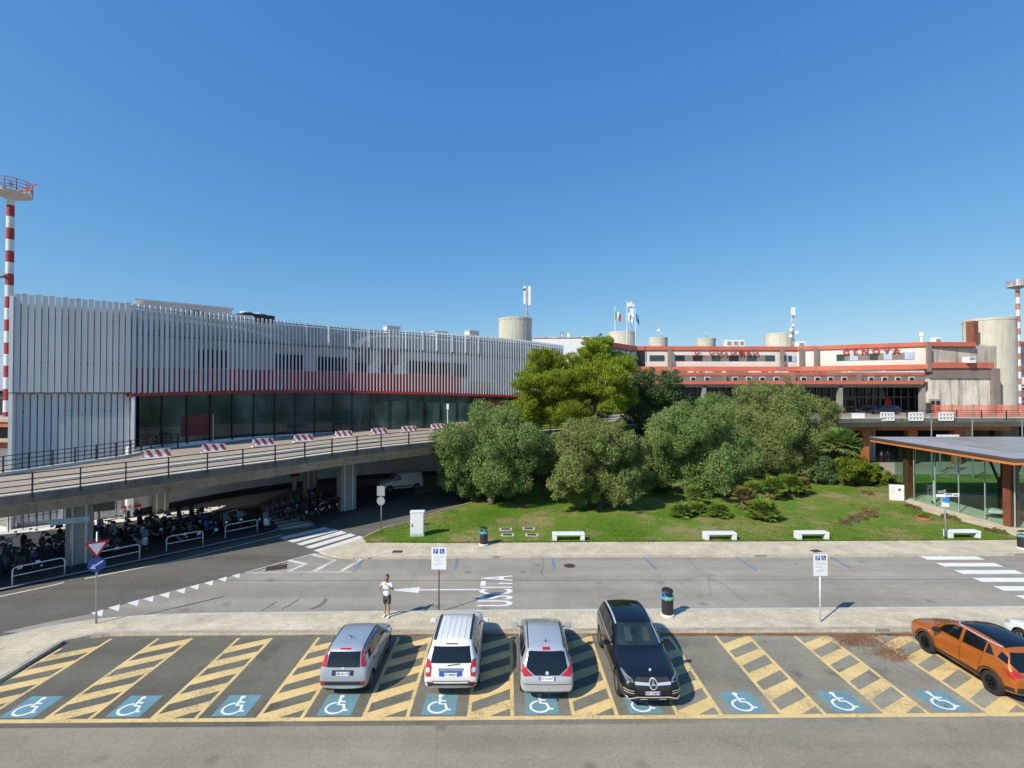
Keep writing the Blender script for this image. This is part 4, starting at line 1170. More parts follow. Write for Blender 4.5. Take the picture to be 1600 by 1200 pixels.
# sloping rooflight ribs
GX, GY0, GY1 = 36.75, 35.2, 46.2
m_ = MB(); m_.box((51, 40.7, 0.11), (28.5, 11.2, 0.06)); m_.build('floor', Mt('pale_floor', (0.62, 0.59, 0.46), 0.6, 0, 0.12, 0.5), PAVN)
for j in range(5):
    ya = GY0 + (GY1 - GY0) * j / 5; yb = GY0 + (GY1 - GY0) * (j + 1) / 5
    m_ = MB(); m_.box((GX, (ya + yb) / 2, 2.6), (0.03, yb - ya - 0.05, 4.9)); m_.build('glass_pane', M_PGL, PAVN)
    m_ = MB(); m_.box((GX, ya, 2.6), (0.07, 0.05, 4.95)); m_.build('glass_joint', Mt('pale_joint', (0.35, 0.42, 0.40), 0.3), PAVN)
for j in range(8):
    xa = GX + 3.4 * j; xb = xa + 3.4
    for yy in (GY0, GY1):
        m_ = MB(); m_.box(((xa + xb) / 2, yy, 2.6), (3.34, 0.03, 4.9)); m_.build('glass_pane', M_PGL, PAVN)
for (x, y) in ((37.3, 45.2), (37.0, 35.7), (46.5, 45.2), (46.5, 35.7), (57, 35.7), (57, 45.2)):
    m_ = MB(); m_.box((x, y, 2.55), (0.75, 0.16, 5.0)); m_.box((x - .3, y, 2.55), (0.14, 0.5, 5.0)); m_.box((x + .3, y, 2.55), (0.14, 0.5, 5.0)); m_.build('column', M_RUST, PAVN)
for (x, y) in ((41.5, 41), (45, 43), (49.5, 41.5)):
    m_ = MB()
    for dx in (-1.1, 1.1): m_.bar((x, y, 2.4), (x + dx, y, 5.0), 0.14, 0.14)
    m_.cyl((x, y, 0.1), (x, y, 2.4), 0.12, n=8); m_.build('forked_post', MDARK, PAVN)
def oval_table(lab, x, y, rz):
    t = thing('oval_table', lab, 'table', (x, y, 0.14), rz, 'pale oval tables in the pavilion')
    prof = [(1.15 * cos(a), 0.6 * sin(a)) for a in [2 * pi * i / 32 for i in range(32)]]
    m_ = MB(); m_.prism(prof, 0.36, 0.62); m_.build('table_top', MWHITE, t, world=False, bevel=0.06)
    m_ = MB(); m_.prism([(p[0] * .6, p[1] * .6) for p in prof], 0.0, 0.36); m_.build('base', MDARK, t, world=False)
p = Vector((38.7, 38.2)); oval_table('pale oval bench table inside the pavilion, left of its front column', p.x, p.y, 0.05)
p = Vector((40.6, 37.2)); oval_table('pale oval bench table inside the pavilion at the picture edge, right of its front column', p.x, p.y, 0.05)
# path at the pavilion's foot
pt = MB(); pt.prism([XY(1598, 842.5, .13), XY(1576, 833, .13), XY(1496, 813, .13), XY(1437, 797, .13), XY(1404, 776, .13), XY(1360, 766, .13), XY(1400, 762, .13), (38, 47.5), (66, 47.5), (70, 34)], -0.04, 0.13)
tag(pt.build('path', M_PAVE), kind='structure')

gl = MB(); gl.prism([(40, 47.6), (72, 47.6), (72, 58), (44, 58)], -0.04, 0.10)
tag(gl.build('lawn', bpy.data.materials['lawn_turf']), kind='structure')
# ================================================================== LOW BUILDINGS AT THE EDGES
LB = thing('low_building', 'low flat roofed building with two red fascias left of the white terminal', 'building', (-62, 66, 0))
for (z0, z1, zc) in ((5.3, 6.0, M_TERRAD), (2.5, 3.4, M_TERRAD)):
    m_ = MB(); m_.box((-66, 74, (z0 + z1) / 2), (28, 20, z1 - z0)); m_.build('red_fascia', zc, LB)
m_ = MB(); m_.box((-66, 74, 6.15), (28.4, 20.4, 0.3)); m_.box((-66, 73.2, 3.55), (28.4, 20.4, 0.3)); m_.build('roof', Mt('sandy_roof', (0.45, 0.36, 0.25), 0.9), LB)
m_ = MB(); m_.box((-66, 75, 1.25), (27, 19, 2.5)); m_.box((-66, 75, 4.3), (27, 19, 1.4), 0, 1); m_.build('wall', [M_WALLG, MDARK], LB)
SH = thing('dark_shed', 'dark long shed seen behind the striped mast at the left edge', 'building', (-150, 150, 0))
m_ = MB(); m_.box((-165, 155, 5.0), (60, 20, 10), 0.1); m_.build('wall', Mt('dark_blue_wall', (0.02, 0.028, 0.035), 0.7, 0, 0.4, 0.3), SH)
m_ = MB(); m_.box((-165, 155, 10.0), (61, 21, 0.3), 0.1); m_.build('roof', MDARK, SH)
for (x, y, sx, h, lab) in ((176, 168, 26, 10.5, 'pale low building with a red roof at the right edge, behind the striped mast'), (330, 300, 60, 19, 'distant white apartment block at the right edge below the hill')):
    tb = thing('distant_building', lab, 'building', (x, y, 0))
    m_ = MB(); m_.box((x, y, h / 2), (sx, 16, h)); m_.build('wall', MWHITE, tb)
    m_ = MB(); m_.box((x, y, h + .3), (sx + 1, 17, 0.6)); m_.box((x, y - 4, h * .72), (sx + 2, 9.2, 0.5)); m_.build('roof', M_TERRAD, tb)
    m_ = MB()
    for k in range(8): m_.box((x - sx / 2 + (k + .5) * sx / 8, y - 8.04, h * .5), (sx / 16, 0.1, 1.4))
    m_.build('windows', M_WIN, tb)
# ================================================================== TREES AND PLANTS
M_BARK = Mt('olive_bark', (0.13, 0.11, 0.085), 0.95, 0, 0.35, 3, 0.4, 14, 0.4)
M_BARKP = Mt('pine_bark', (0.11, 0.07, 0.05), 0.95, 0, 0.35, 3, 0.4, 14, 0.4)
M_OLIVE = leaf_mat('olive_leaves', (0.112, 0.195, 0.047), (0.258, 0.356, 0.119), (0.265, 0.314, 0.104), 0.25, 0.45)
M_OLIVE2 = leaf_mat('dry_olive_leaves', (0.124, 0.189, 0.045), (0.286, 0.345, 0.111), (0.339, 0.306, 0.130), 0.25, 0.5)
M_PINE = leaf_mat('pine_needle_tufts', (0.128, 0.210, 0.015), (0.345, 0.408, 0.045), None, 0.22)
M_LAUREL = leaf_mat('dark_glossy_leaves', (0.041, 0.084, 0.030), (0.160, 0.234, 0.079), None, 0.2)
M_SHRUB = leaf_mat('yellow_green_leaves', (0.075, 0.125, 0.013), (0.250, 0.312, 0.037), None, 0.35)
M_TWIG = leaf_mat('dry_twigs', (0.12, 0.075, 0.05), (0.26, 0.18, 0.125), None, 0.1)
M_BROWN = leaf_mat('brown_heath', (0.176, 0.136, 0.056), (0.368, 0.288, 0.120), (0.160, 0.208, 0.056), 0.2, 1.2)

def leaves(blobs, n, ln, wd, rng, shell=0.62, up=0.0, out=0.5, rnd=1.0, flat=(1, 1, 0.9)):
    """little two-faced leaf cards spread through lumpy crowns; blobs: (x, y, z, r)"""
    B = np.array(blobs, dtype=float)
    w_ = B[:, 3] ** 2.0; w_ /= w_.sum()
    idx = rng.choice(len(B), n, p=w_)
    d = rng.normal(size=(n, 3)); d /= np.linalg.norm(d, axis=1, keepdims=True)
    rad = shell + (1.06 - shell) * rng.random(n) ** 0.6
    rad *= 1 + 0.10 * rng.normal(size=n)
    p = B[idx, :3] + d * (B[idx, 3] * rad)[:, None] * np.array(flat)
    # drop the leaves buried deep in a neighbouring lump
    keep = np.ones(n, bool)
    for b in B:
        q = (p - b[:3]) / (b[3] * np.array(flat)); keep &= (q * q).sum(1) > 0.30
    p, d = p[keep], d[keep]; n = len(p)
    ax = d * out + rng.normal(size=(n, 3)) * rnd * 0.6 + np.array([0, 0, up])
    ax /= np.linalg.norm(ax, axis=1, keepdims=True)
    nr = rng.normal(size=(n, 3)) * 0.8 + d * 0.9 + np.array([0, 0, 0.4])
    sd = np.cross(ax, nr); sd /= np.linalg.norm(sd, axis=1, keepdims=True) + 1e-9
    L_ = ln * rng.uniform(0.6, 1.4, n)[:, None]; W_ = wd * rng.uniform(0.6, 1.4, n)[:, None]
    V = np.stack([p - ax * L_ * 0.5, p + sd * W_ * 0.5, p + ax * L_ * 0.5, p - sd * W_ * 0.5], 1)
    return V.reshape(-1, 3)
def sub_blobs(lobes, k, rng, rmin=0.24, rmax=0.46, jit=1.02, flat=0.9, core=0.72):
    out = []
    for (x, y, z, r) in lobes:
        out.append((x, y, z, r * core))
        for _ in range(k):
            d = rng.normal(size=3); d /= np.linalg.norm(d)
            rr = r * rng.uniform(rmin, rmax); q = r * jit - rr * 0.55
            out.append((x + d[0] * q, y + d[1] * q, z + d[2] * q * flat, rr))
        for _ in range(max(2, k // 2) if r > 0.7 else 0):                       # stray sprigs that roughen the outline
            d = rng.normal(size=3); d /= np.linalg.norm(d); rr = r * rng.uniform(0.10, 0.2); q = r * rng.uniform(0.92, 1.14)
            out.append((x + d[0] * q, y + d[1] * q, z + d[2] * q * flat, rr))
    return out
def foliage_obj(name, V, mat, parent):
    m = parent.matrix_basis.translation
    V = V - np.array([m.x, m.y, m.z])
    nq = len(V) // 4
    return link(name, fast_mesh(name, V, np.arange(nq * 4), np.full(nq, 4), [mat]), parent)
def px_lobes(px, Y, spread, rng, grow=1.0):
    out = []
    for it in px:
        u, v, r = it[:3]; dy = it[3] if len(it) > 3 else rng.uniform(-spread, spread)
        p = D(u, v, Y + dy); out.append((p.x, p.y, p.z, grow * r * (Y + dy) / 750))
    return out
def tree(name, label, base_px, Y, px, n, ln, wd, mat, bark, seed, spread=1.5, trunk_r=0.25, sub=7, group=None, cat='tree', limbs=5, grow=1.0, core=0.72, **kw):
    rng = np.random.default_rng(seed); rr = random.Random(seed)
    b = Vector(((base_px - 800) * Y / 750, Y, 0.12))
    t = thing(name, label, cat, b, 0, group)
    lob = px_lobes(px, Y, spread, rng, grow)
    V = leaves(sub_blobs(lob, sub, rng, core=core), n, ln, wd, rng, **kw)
    foliage_obj('crown', V, mat, t)
    mb = MB(); zc = min(l[2] for l in lob)
    fork = b + Vector((rr.uniform(-.3, .3), rr.uniform(-.2, .2), max(0.5, min(1.6, zc * 0.35))))
    mb.tube([b - Vector((0, 0, .1)), b + (fork - b) * 0.5 + Vector((rr.uniform(-.15, .15), 0, 0)), fork], [trunk_r * 1.35, trunk_r, trunk_r * 0.85], 9)
    for l in sorted(lob, key=lambda q: -q[3])[:limbs]:
        e = Vector(l[:3]); m1 = fork.lerp(e, 0.5) + Vector((rr.uniform(-.4, .4), rr.uniform(-.4, .4), -0.25))
        mb.tube([fork, m1, e], [trunk_r * 0.6, trunk_r * 0.38, trunk_r * 0.12], 6)
        for _ in range(2):
            f = e + Vector((rr.uniform(-1, 1), rr.uniform(-1, 1), rr.uniform(-.3, 1))) * l[3] * 0.8
            mb.tube([m1, m1.lerp(f, .6) + Vector((0, 0, .15)), f], [trunk_r * 0.25, trunk_r * 0.14, trunk_r * 0.05], 5)
    mb.build('trunk', bark, t, smooth=True)
    return t
OG = 'olive trees on the lawn'
OK_ = dict(core=0.66, up=-0.35, out=0.3, rnd=1.0, grow=1.2, flat=(1, 1, 1.0))
tree('olive_tree', 'grey green olive tree nearest the viaduct with its forked trunk showing', 768, 42.6,
     [(722, 690, 36), (770, 672, 38), (812, 690, 34), (832, 712, 26), (762, 715, 42), (706, 716, 24), (716, 745, 26), (800, 735, 30), (752, 655, 20), (790, 655, 16), (735, 762, 16), (700, 690, 14), (836, 680, 12), (775, 748, 22)],
     115000, 0.21, 0.058, M_OLIVE, M_BARK, 1, 1.8, 0.26, 8, OG, **OK_)
tree('olive_tree', 'dry yellowish olive tree with bare brown twigs in its crown, second from the viaduct', 936, 40.8,
     [(905, 702, 36), (948, 688, 34), (980, 702, 22), (888, 742, 28), (940, 738, 40), (915, 768, 24), (968, 758, 26), (876, 766, 14), (960, 672, 16), (992, 722, 14), (925, 680, 16)],
     110000, 0.21, 0.055, M_OLIVE2, M_BARK, 2, 1.6, 0.25, 8, OG, **OK_)
tree('olive_tree', 'wide olive tree in the middle of the grove behind the dwarf palms', 1075, 46.5,
     [(1038, 672, 34), (1088, 664, 34), (1130, 690, 34), (1058, 715, 40), (1112, 728, 38), (1028, 738, 26), (1150, 728, 28), (1085, 756, 24), (1160, 700, 22), (1110, 650, 18), (1018, 705, 18), (1055, 648, 16), (1140, 758, 20)],
     125000, 0.22, 0.062, M_OLIVE, M_BARK, 3, 1.9, 0.3, 8, OG, **OK_)
tree('olive_tree', 'tallest olive tree at the right back of the grove beside the fan palm', 1205, 55,
     [(1176, 632, 30), (1226, 628, 30), (1268, 652, 30), (1200, 676, 42), (1250, 690, 36), (1150, 662, 28), (1298, 645, 14), (1228, 722, 30), (1195, 612, 14), (1240, 612, 12), (1282, 680, 18), (1170, 712, 26), (1270, 722, 20), (1190, 745, 20)],
     125000, 0.24, 0.066, M_OLIVE2, M_BARK, 4, 2.0, 0.3, 8, OG, **OK_)
tree('olive_tree', 'small olive crown rising between the dark round tree and the tallest olive', 1112, 62,
     [(1098, 640, 18), (1122, 630, 20), (1145, 640, 22), (1110, 660, 24), (1140, 665, 22), (1085, 655, 14)],
     42000, 0.25, 0.07, M_OLIVE, M_BARK, 5, 1.5, 0.22, 7, OG, **OK_)
tree('pine_tree', 'bright yellow green pine with upswept tufts, the tallest tree of the lawn', 893, 53,
     [(846, 572, 22), (832, 596, 18), (866, 590, 24), (822, 632, 15), (850, 626, 26), (885, 618, 30), (838, 655, 14), (905, 572, 22), (938, 556, 22), (930, 540, 14), (958, 572, 20), (975, 580, 12), (945, 600, 30), (915, 600, 22), (884, 655, 26), (930, 640, 28), (962, 622, 20), (868, 690, 20), (905, 690, 24), (940, 668, 18), (985, 560, 7), (846, 552, 10), (866, 566, 9), (895, 720, 18), (872, 712, 18), (905, 735, 16), (862, 740, 10), (815, 600, 7), (818, 648, 8), (948, 534, 7)],
     270000, 0.34, 0.05, M_PINE, M_BARKP, 6, 2.2, 0.34, 9, None, core=0.62, up=0.75, out=0.55, rnd=0.8, grow=1.46, flat=(1.15, 1.15, 0.66))
tree('laurel_tree', 'dark round broadleaf tree right behind the pine', 1030, 57,
     [(1030, 608, 30), (1006, 636, 26), (1050, 634, 28), (1022, 664, 30), (1062, 655, 20), (1000, 600, 16), (1048, 592, 14), (985, 660, 18), (1010, 585, 12), (1045, 690, 24), (1000, 695, 22)],
     70000, 0.2, 0.10, M_LAUREL, M_BARK, 7, 1.8, 0.26, 8, None, out=0.3, grow=1.15)
tree('leafy_shrub', 'bushy yellow green shrub with dark gaps beneath it, between the palm and the pavilion', 1345, 50.5,
     [(1340, 728, 18), (1362, 735, 14), (1322, 735, 14), (1345, 745, 18), (1375, 748, 9), (1314, 722, 8)], 12000, 0.22, 0.11, M_SHRUB, M_BARK, 8, 0.8, 0.12, 7, None, 'shrub', 3)
tree('dark_shrub', 'dark green undergrowth shrub under the tallest olive beside the lawn', 1275, 52.0,
     [(1262, 745, 16), (1284, 740, 18), (1300, 748, 12), (1290, 722, 14)], 8000, 0.2, 0.1, M_LAUREL, M_BARK, 9, 0.8, 0.1, 6, None, 'shrub', 2)
tree('dark_shrub', 'dark undergrowth shrub in the shade behind the second olive', 1005, 47.5,
     [(985, 752, 16), (1010, 745, 20), (1035, 760, 14), (960, 748, 12)], 8000, 0.2, 0.1, M_LAUREL, M_BARK, 10, 0.8, 0.1, 6, None, 'shrub', 2)
tree('twiggy_shrub', 'leafless brown twiggy shrub between the first two olives', 848, 46,
     [(848, 735, 13), (858, 722, 10), (842, 752, 10), (866, 745, 8)], 2600, 0.3, 0.03, M_TWIG, M_BARK, 11, 0.5, 0.08, 5, None, 'shrub', 3, up=0.4)
for i, (u, v, r, mat, lab) in enumerate(((1346, 752, 6, M_SHRUB, 'small bright yellow green bush at the edge of the lawn under the leafy shrub'),
                                          (1370, 753, 6, M_LAUREL, 'small dark round bush at the edge of the lawn beside the white notice board'),
                                          (1326, 753, 6, M_BROWN, 'small purplish brown bush at the edge of the lawn under the palm'),
                                          (1388, 745, 9, M_SHRUB, 'pale flowering bush pressed against the pavilion glass'))):
    Y = P(u, v + r, 0.12).y
    tree('small_bush', lab, u, Y, [(u, v, r), (u + r * .6, v + r * .3, r * .6), (u - r * .6, v + r * .3, r * .6)], 1800, 0.13, 0.07, mat, M_BARK, 20 + i, 0.2, 0.03, 5, None, 'bush', 1)

def mound(label, px, seed):
    rng = np.random.default_rng(seed)
    lob = []
    for u, v, r in px:
        Y = P(u, v + r * 0.5, 0.12).y; p = D(u, v, Y); lob.append((p.x, p.y, 0.15 + r * Y / 750 * 0.25, r * Y / 750))
    t = thing('heath_mound', label, 'plant', (lob[0][0], lob[0][1], 0.12), 0, 'clipped brown heath mounds on the lawn')
    foliage_obj('foliage', leaves(sub_blobs(lob, 5, rng, .3, .4), 6500 * len(px), 0.07, 0.022, rng, shell=.9, out=.8, rnd=.6, flat=(1, 1, 0.8)), M_BROWN, t)
    for x, y, z, r in lob:
        mb = MB(); mb.lathe([(r * .8, -.1), (r * .78, r * .2), (r * .5, r * .45), (r * .1, r * .55)], (x, y, 0.14), 14); mb.build('stems', M_BARK, t, smooth=True)
mound('long clipped brown heath mound in the middle of the lawn with a round end', [(1320, 816, 8), (1334, 811, 9), (1345, 806, 11), (1356, 801, 11), (1362, 797, 9)], 31)
mound('low brown heath mound at the far right of the lawn near the white notice board', [(1350, 768, 5), (1360, 771, 5)], 32)
mound('low olive brown mound beside the pavilion path above the red ring', [(1420, 790, 5), (1430, 793, 6), (1436, 795, 4)], 33)
mound('low olive brown mound behind the blue and white signpost', [(1476, 806, 6), (1486, 808, 6), (1494, 811, 5)], 34)
mound('reddish flowering mound at the right corner of the lawn by the last bench', [(1546, 828, 5), (1556, 830, 6), (1567, 832, 5)], 35)
rg = thing('plant_ring', 'round terracotta plant ring set in the lawn', 'planter', P(1443, 811, 0.14))
mb = MB(); mb.lathe([(0.5, 0), (0.52, 0.18), (0.42, 0.18), (0.40, 0.02)], (0, 0, 0), 20); mb.build('ring', M_TERRAD, rg, world=False)
m_ = P(1443, 811, 0.14); foliage_obj('plant', leaves([(m_.x, m_.y, .3, .33)], 700, 0.12, 0.04, np.random.default_rng(36)), M_SHRUB, rg)

# ---- fan palms
def fan_frond(mb, base, az, el, pet, fan, n, rr, mi=0, droop=0.25):
    d = Vector((cos(az) * cos(el), sin(az) * cos(el), sin(el)))
    tip = base + d * pet - Vector((0, 0, pet * droop * 0.3))
    s, u = perp(d)
    mb.tube([base, base.lerp(tip, .5) + Vector((0, 0, pet * .05)), tip], [0.022, 0.018, 0.012], 5, 1)
    for i in range(n):
        a = radians(-78 + 156 * i / (n - 1)); l = fan * (0.72 + 0.28 * cos(a)) * rr.uniform(.85, 1.1)
        bd = d * cos(a) + s * sin(a)
        e = tip + bd * l - Vector((0, 0, l * droop * rr.uniform(.6, 1.4)))
        w_ = u.cross(bd).normalized() * 0.085 * fan
        m1 = tip.lerp(e, .55) + u * 0.03
        mb.add([tip, m1 + w_, e, m1 - w_], [(0, 1, 2, 3)], mi)
M_PALM = leaf_mat('palm_blades', (0.10, 0.18, 0.035), (0.34, 0.45, 0.14), None, 0.35)
M_DPALM = leaf_mat('dwarf_palm_blades', (0.085, 0.16, 0.02), (0.28, 0.37, 0.06), None, 0.35)
M_DRYP = leaf_mat('dry_palm_blades', (0.13, 0.10, 0.03), (0.28, 0.215, 0.075), None, 0.2)
M_STALK = Mt('palm_stalk', (0.14, 0.13, 0.05), 0.8)
M_PTRUNK = Mt('palm_trunk', (0.13, 0.085, 0.055), 0.95, 0, 0.35, 4, 0.4, 20, 0.5)
def palm(label, u, vbase, vcrown, fan, n, seed, mat=M_PALM, dry=3, Y=None, tr=0.18, name='fan_palm', group=None, elr=(-0.35, 1.25)):
    rr = random.Random(seed)
    Y = Y or P(u, vbase, 0.12).y
    b = Vector(((u - 800) * Y / 750, Y, 0.12)); top = Vector((b.x, b.y, D(u, vcrown, Y).z))
    t = thing(name, label, 'palm', b, 0, group)
    mb = MB(); hh = max(0.15, top.z - b.z)
    mb.tube([b, b + Vector((rr.uniform(-.08, .08), 0, hh * .5)), top], [tr * 1.2, tr, tr * 1.15], 9); mb.build('trunk', M_PTRUNK, t)
    mb = MB()
    for i in range(n):
        az = i * 2.39996 + rr.uniform(-.2, .2); el = elr[0] + (elr[1] - elr[0]) * ((i + .5) / n) ** 0.8
        fan_frond(mb, top + Vector((0, 0, -.05)), az, el, fan * rr.uniform(.75, 1.0), fan * rr.uniform(.8, 1.05), 13, rr)
    mb.build('fronds', [mat, M_STALK], t)
    if dry:
        mb = MB()
        for i in range(dry):
            fan_frond(mb, top - Vector((0, 0, .2)), rr.uniform(0, 6.28), -1.0 + rr.uniform(-.2, .3), fan * .5, fan * .7, 9, rr, 0, .5)
        mb.build('dry_fronds', [M_DRYP, M_STALK], t)
    return t
palm('tall pale green fan palm beside the orange viaduct columns', 1312, 752, 694, 1.35, 60, 41, M_PALM, 7, 52.5, 0.24)
DG = 'dwarf fan palms on the lawn'
for i, (u, vb, vc, fan, n, mat, dry, lab) in enumerate((
        (1063, 808, 800, .72, 40, M_DPALM, 1, 'low dwarf palm clump, leftmost in the lawn in front of the wide olive'),
        (1090, 804, 797, .66, 36, M_DPALM, 1, 'low dwarf palm clump second from the left in the lawn'),
        (1122, 808, 799, .72, 40, M_DPALM, 1, 'low dwarf palm clump beside the bare patch, third from the left'),
        (1085, 790, 772, .75, 30, M_DPALM, 2, 'slim dwarf palm standing behind the low clumps at the foot of the wide olive'),
        (1192, 812, 800, .95, 54, M_DPALM, 3, 'dense round dwarf palm standing alone at the front of the lawn'),
        (1160, 796, 776, .8, 28, M_DRYP, 5, 'half dried dwarf palm with yellow fronds left of the lone dwarf palm'),
        (1176, 790, 766, .8, 30, M_DPALM, 4, 'dwarf palm with a brown trunk behind the half dried one'),
        (1208, 782, 760, .85, 34, M_DPALM, 4, 'dark leaning dwarf palm with hanging dead fronds near the tallest olive'),
        (1232, 776, 758, .95, 44, M_DPALM, 4, 'yellow green dwarf palm casting its shadow on the open lawn'),
        (1250, 772, 759, .8, 32, M_DRYP, 3, 'yellowed dwarf palm, rightmost of the cluster before the open lawn'))):
    palm(lab, u, vb, vc, fan * .84, n, 50 + i, mat, dry, None, 0.12, 'dwarf_palm', DG, (-0.25, 1.3))
# ================================================================== VEHICLES
M_CGLASS = Mt('car_glass', (0.006, 0.008, 0.010), 0.04, 0, 0.2, 0.6, spec=0.8)
M_TYRE = Mt('tyre_rubber', (0.018, 0.018, 0.018), 0.85, 0, 0.2, 4)
M_RIM = Mt('alloy_rim', (0.42, 0.43, 0.44), 0.3, 0.8, 0.1)
M_RIMB = Mt('black_rim', (0.02, 0.02, 0.022), 0.3, 0.5, 0.1)
M_CLAD = Mt('black_plastic', (0.022, 0.022, 0.024), 0.6, 0, 0.1, 3)
M_REDL = Mt('red_lamp', (0.42, 0.012, 0.014), 0.12, 0, 0.15, 8, coat=1.0)
M_CLEARL = Mt('clear_lamp', (0.62, 0.64, 0.66), 0.1, 0.3, 0.15, 14, coat=1.0)
M_PLATE = Mt('number_plate', (0.78, 0.80, 0.82), 0.5)
M_PBLUE = Mt('plate_blue', (0.02, 0.08, 0.35), 0.5)
M_CHROME = Mt('chrome', (0.78, 0.78, 0.77), 0.3, 0.55, 0.03)
M_WELL = Mt('wheel_well', (0.006, 0.006, 0.006), 0.95)
M_INK = Mt('plate_ink', (0.02, 0.02, 0.025), 0.7)
def lerp_tab(tab, x):
    if x <= tab[0][0]: return tab[0][1]
    for (a, p), (b, q) in zip(tab, tab[1:]):
        if x <= b: return p + (q - p) * (x - a) / (b - a)
    return tab[-1][1]
def car_shell(sp):
    """closed body by cross-sections. x = from front (0) to rear (L); y sideways; the car then points to +Y."""
    L, W = sp['L'], sp['W']
    V = []; n = 0
    xs = sp['xs']
    for x in xs:
        zt = lerp_tab(sp['top'], x); zb = lerp_tab(sp['bot'], x); w = W / 2 * lerp_tab(sp['plan'], x)
        belt = lerp_tab(sp['belt'], x); wr = W / 2 * lerp_tab(sp['roofw'], x)
        hb = min(belt, zt - 0.07); gh = zt - hb
        k = min(1, gh / 0.35)
        wr_ = wr * k + w * 0.80 * (1 - k)
        prof = [(0.0, zb), (w * 0.80, zb), (w * 0.95, zb + 0.05), (w, zb + 0.26 * (hb - zb)), (w * 1.0, zb + 0.62 * (hb - zb)), (w * 0.975, hb - 0.03), (w * (0.955 * k + 0.92 * (1 - k)), hb + 0.02 * k),
                (wr_ + (w * .94 - wr_) * 0.42, hb + gh * 0.52), (wr_, zt - 0.06 * k - 0.012), (wr_ * 0.86, zt - 0.015 * k - 0.004), (wr_ * 0.45, zt + 0.010), (0.0, zt + 0.015)]
        full = prof + [(-y, z) for y, z in prof[-2:0:-1]]
        n = len(full)
        V += [(y, L / 2 - x, z) for y, z in full]
    Fc = []
    m_ = len(xs)
    for i in range(m_ - 1):
        for j in range(n): Fc.append((i * n + j, i * n + (j + 1) % n, (i + 1) * n + (j + 1) % n, (i + 1) * n + j))
    h = n // 2
    for base, flip in ((0, False), ((m_ - 1) * n, True)):
        for j in range(h):
            a, b = j, j + 1; c, d = (n - j - 1) % n, (n - j) % n
            q = [a, b, c, d] if j not in (0, h - 1) else ([a, b, c] if j == 0 else [a, b, d])
            q = [base + v for v in q]
            Fc.append(tuple(q[::-1]) if flip else tuple(q))
    me = bpy.data.meshes.new('shell'); me.from_pydata(V, [], Fc); me.update()
    bm = bmesh.new(); bm.from_mesh(me); bmesh.ops.recalc_face_normals(bm, faces=bm.faces); bm.to_mesh(me); bm.free()
    return me
def carve(me, sp, mats):
    """smooth the shell, then cut the wheel wells"""
    o = bpy.data.objects.new('shell', me); COL.objects.link(o)
    for m in mats: me.materials.append(m)
    s = o.modifiers.new('s', 'SUBSURF'); s.levels = 2; s.render_levels = 2
    cut = MB()
    for x in sp['axles']:
        for sd_ in (-1, 1):
            cut.cyl((sd_ * (sp['W'] / 2 - 0.30), sp['L'] / 2 - x, sp['wr']), (sd_ * (sp['W'] / 2 + 0.2), sp['L'] / 2 - x, sp['wr']), sp['wr'] + 0.055, n=28, mi=1)
    c = cut.build('cut', mats)
    bm = bmesh.new(); bm.from_mesh(c.data); bmesh.ops.recalc_face_normals(bm, faces=bm.faces); bm.to_mesh(c.data); bm.free()
    b = o.modifiers.new('b', 'BOOLEAN'); b.object = c; b.operation = 'DIFFERENCE'; b.solver = 'EXACT'
    dg = C.evaluated_depsgraph_get()
    out = bpy.data.meshes.new_from_object(o.evaluated_get(dg))
    o.modifiers.remove(b)
    dg = C.evaluated_depsgraph_get()
    plain = bpy.data.meshes.new_from_object(o.evaluated_get(dg))
    bpy.data.objects.remove(o); bpy.data.objects.remove(c)
    return out, plain
def smooth_by_angle(me, ang=0.6):
    bm = bmesh.new(); bm.from_mesh(me)
    for f in bm.faces: f.smooth = True
    for e in bm.edges: e.smooth = not (len(e.link_faces) == 2 and e.calc_face_angle(0) > ang)
    bm.to_mesh(me); bm.free()
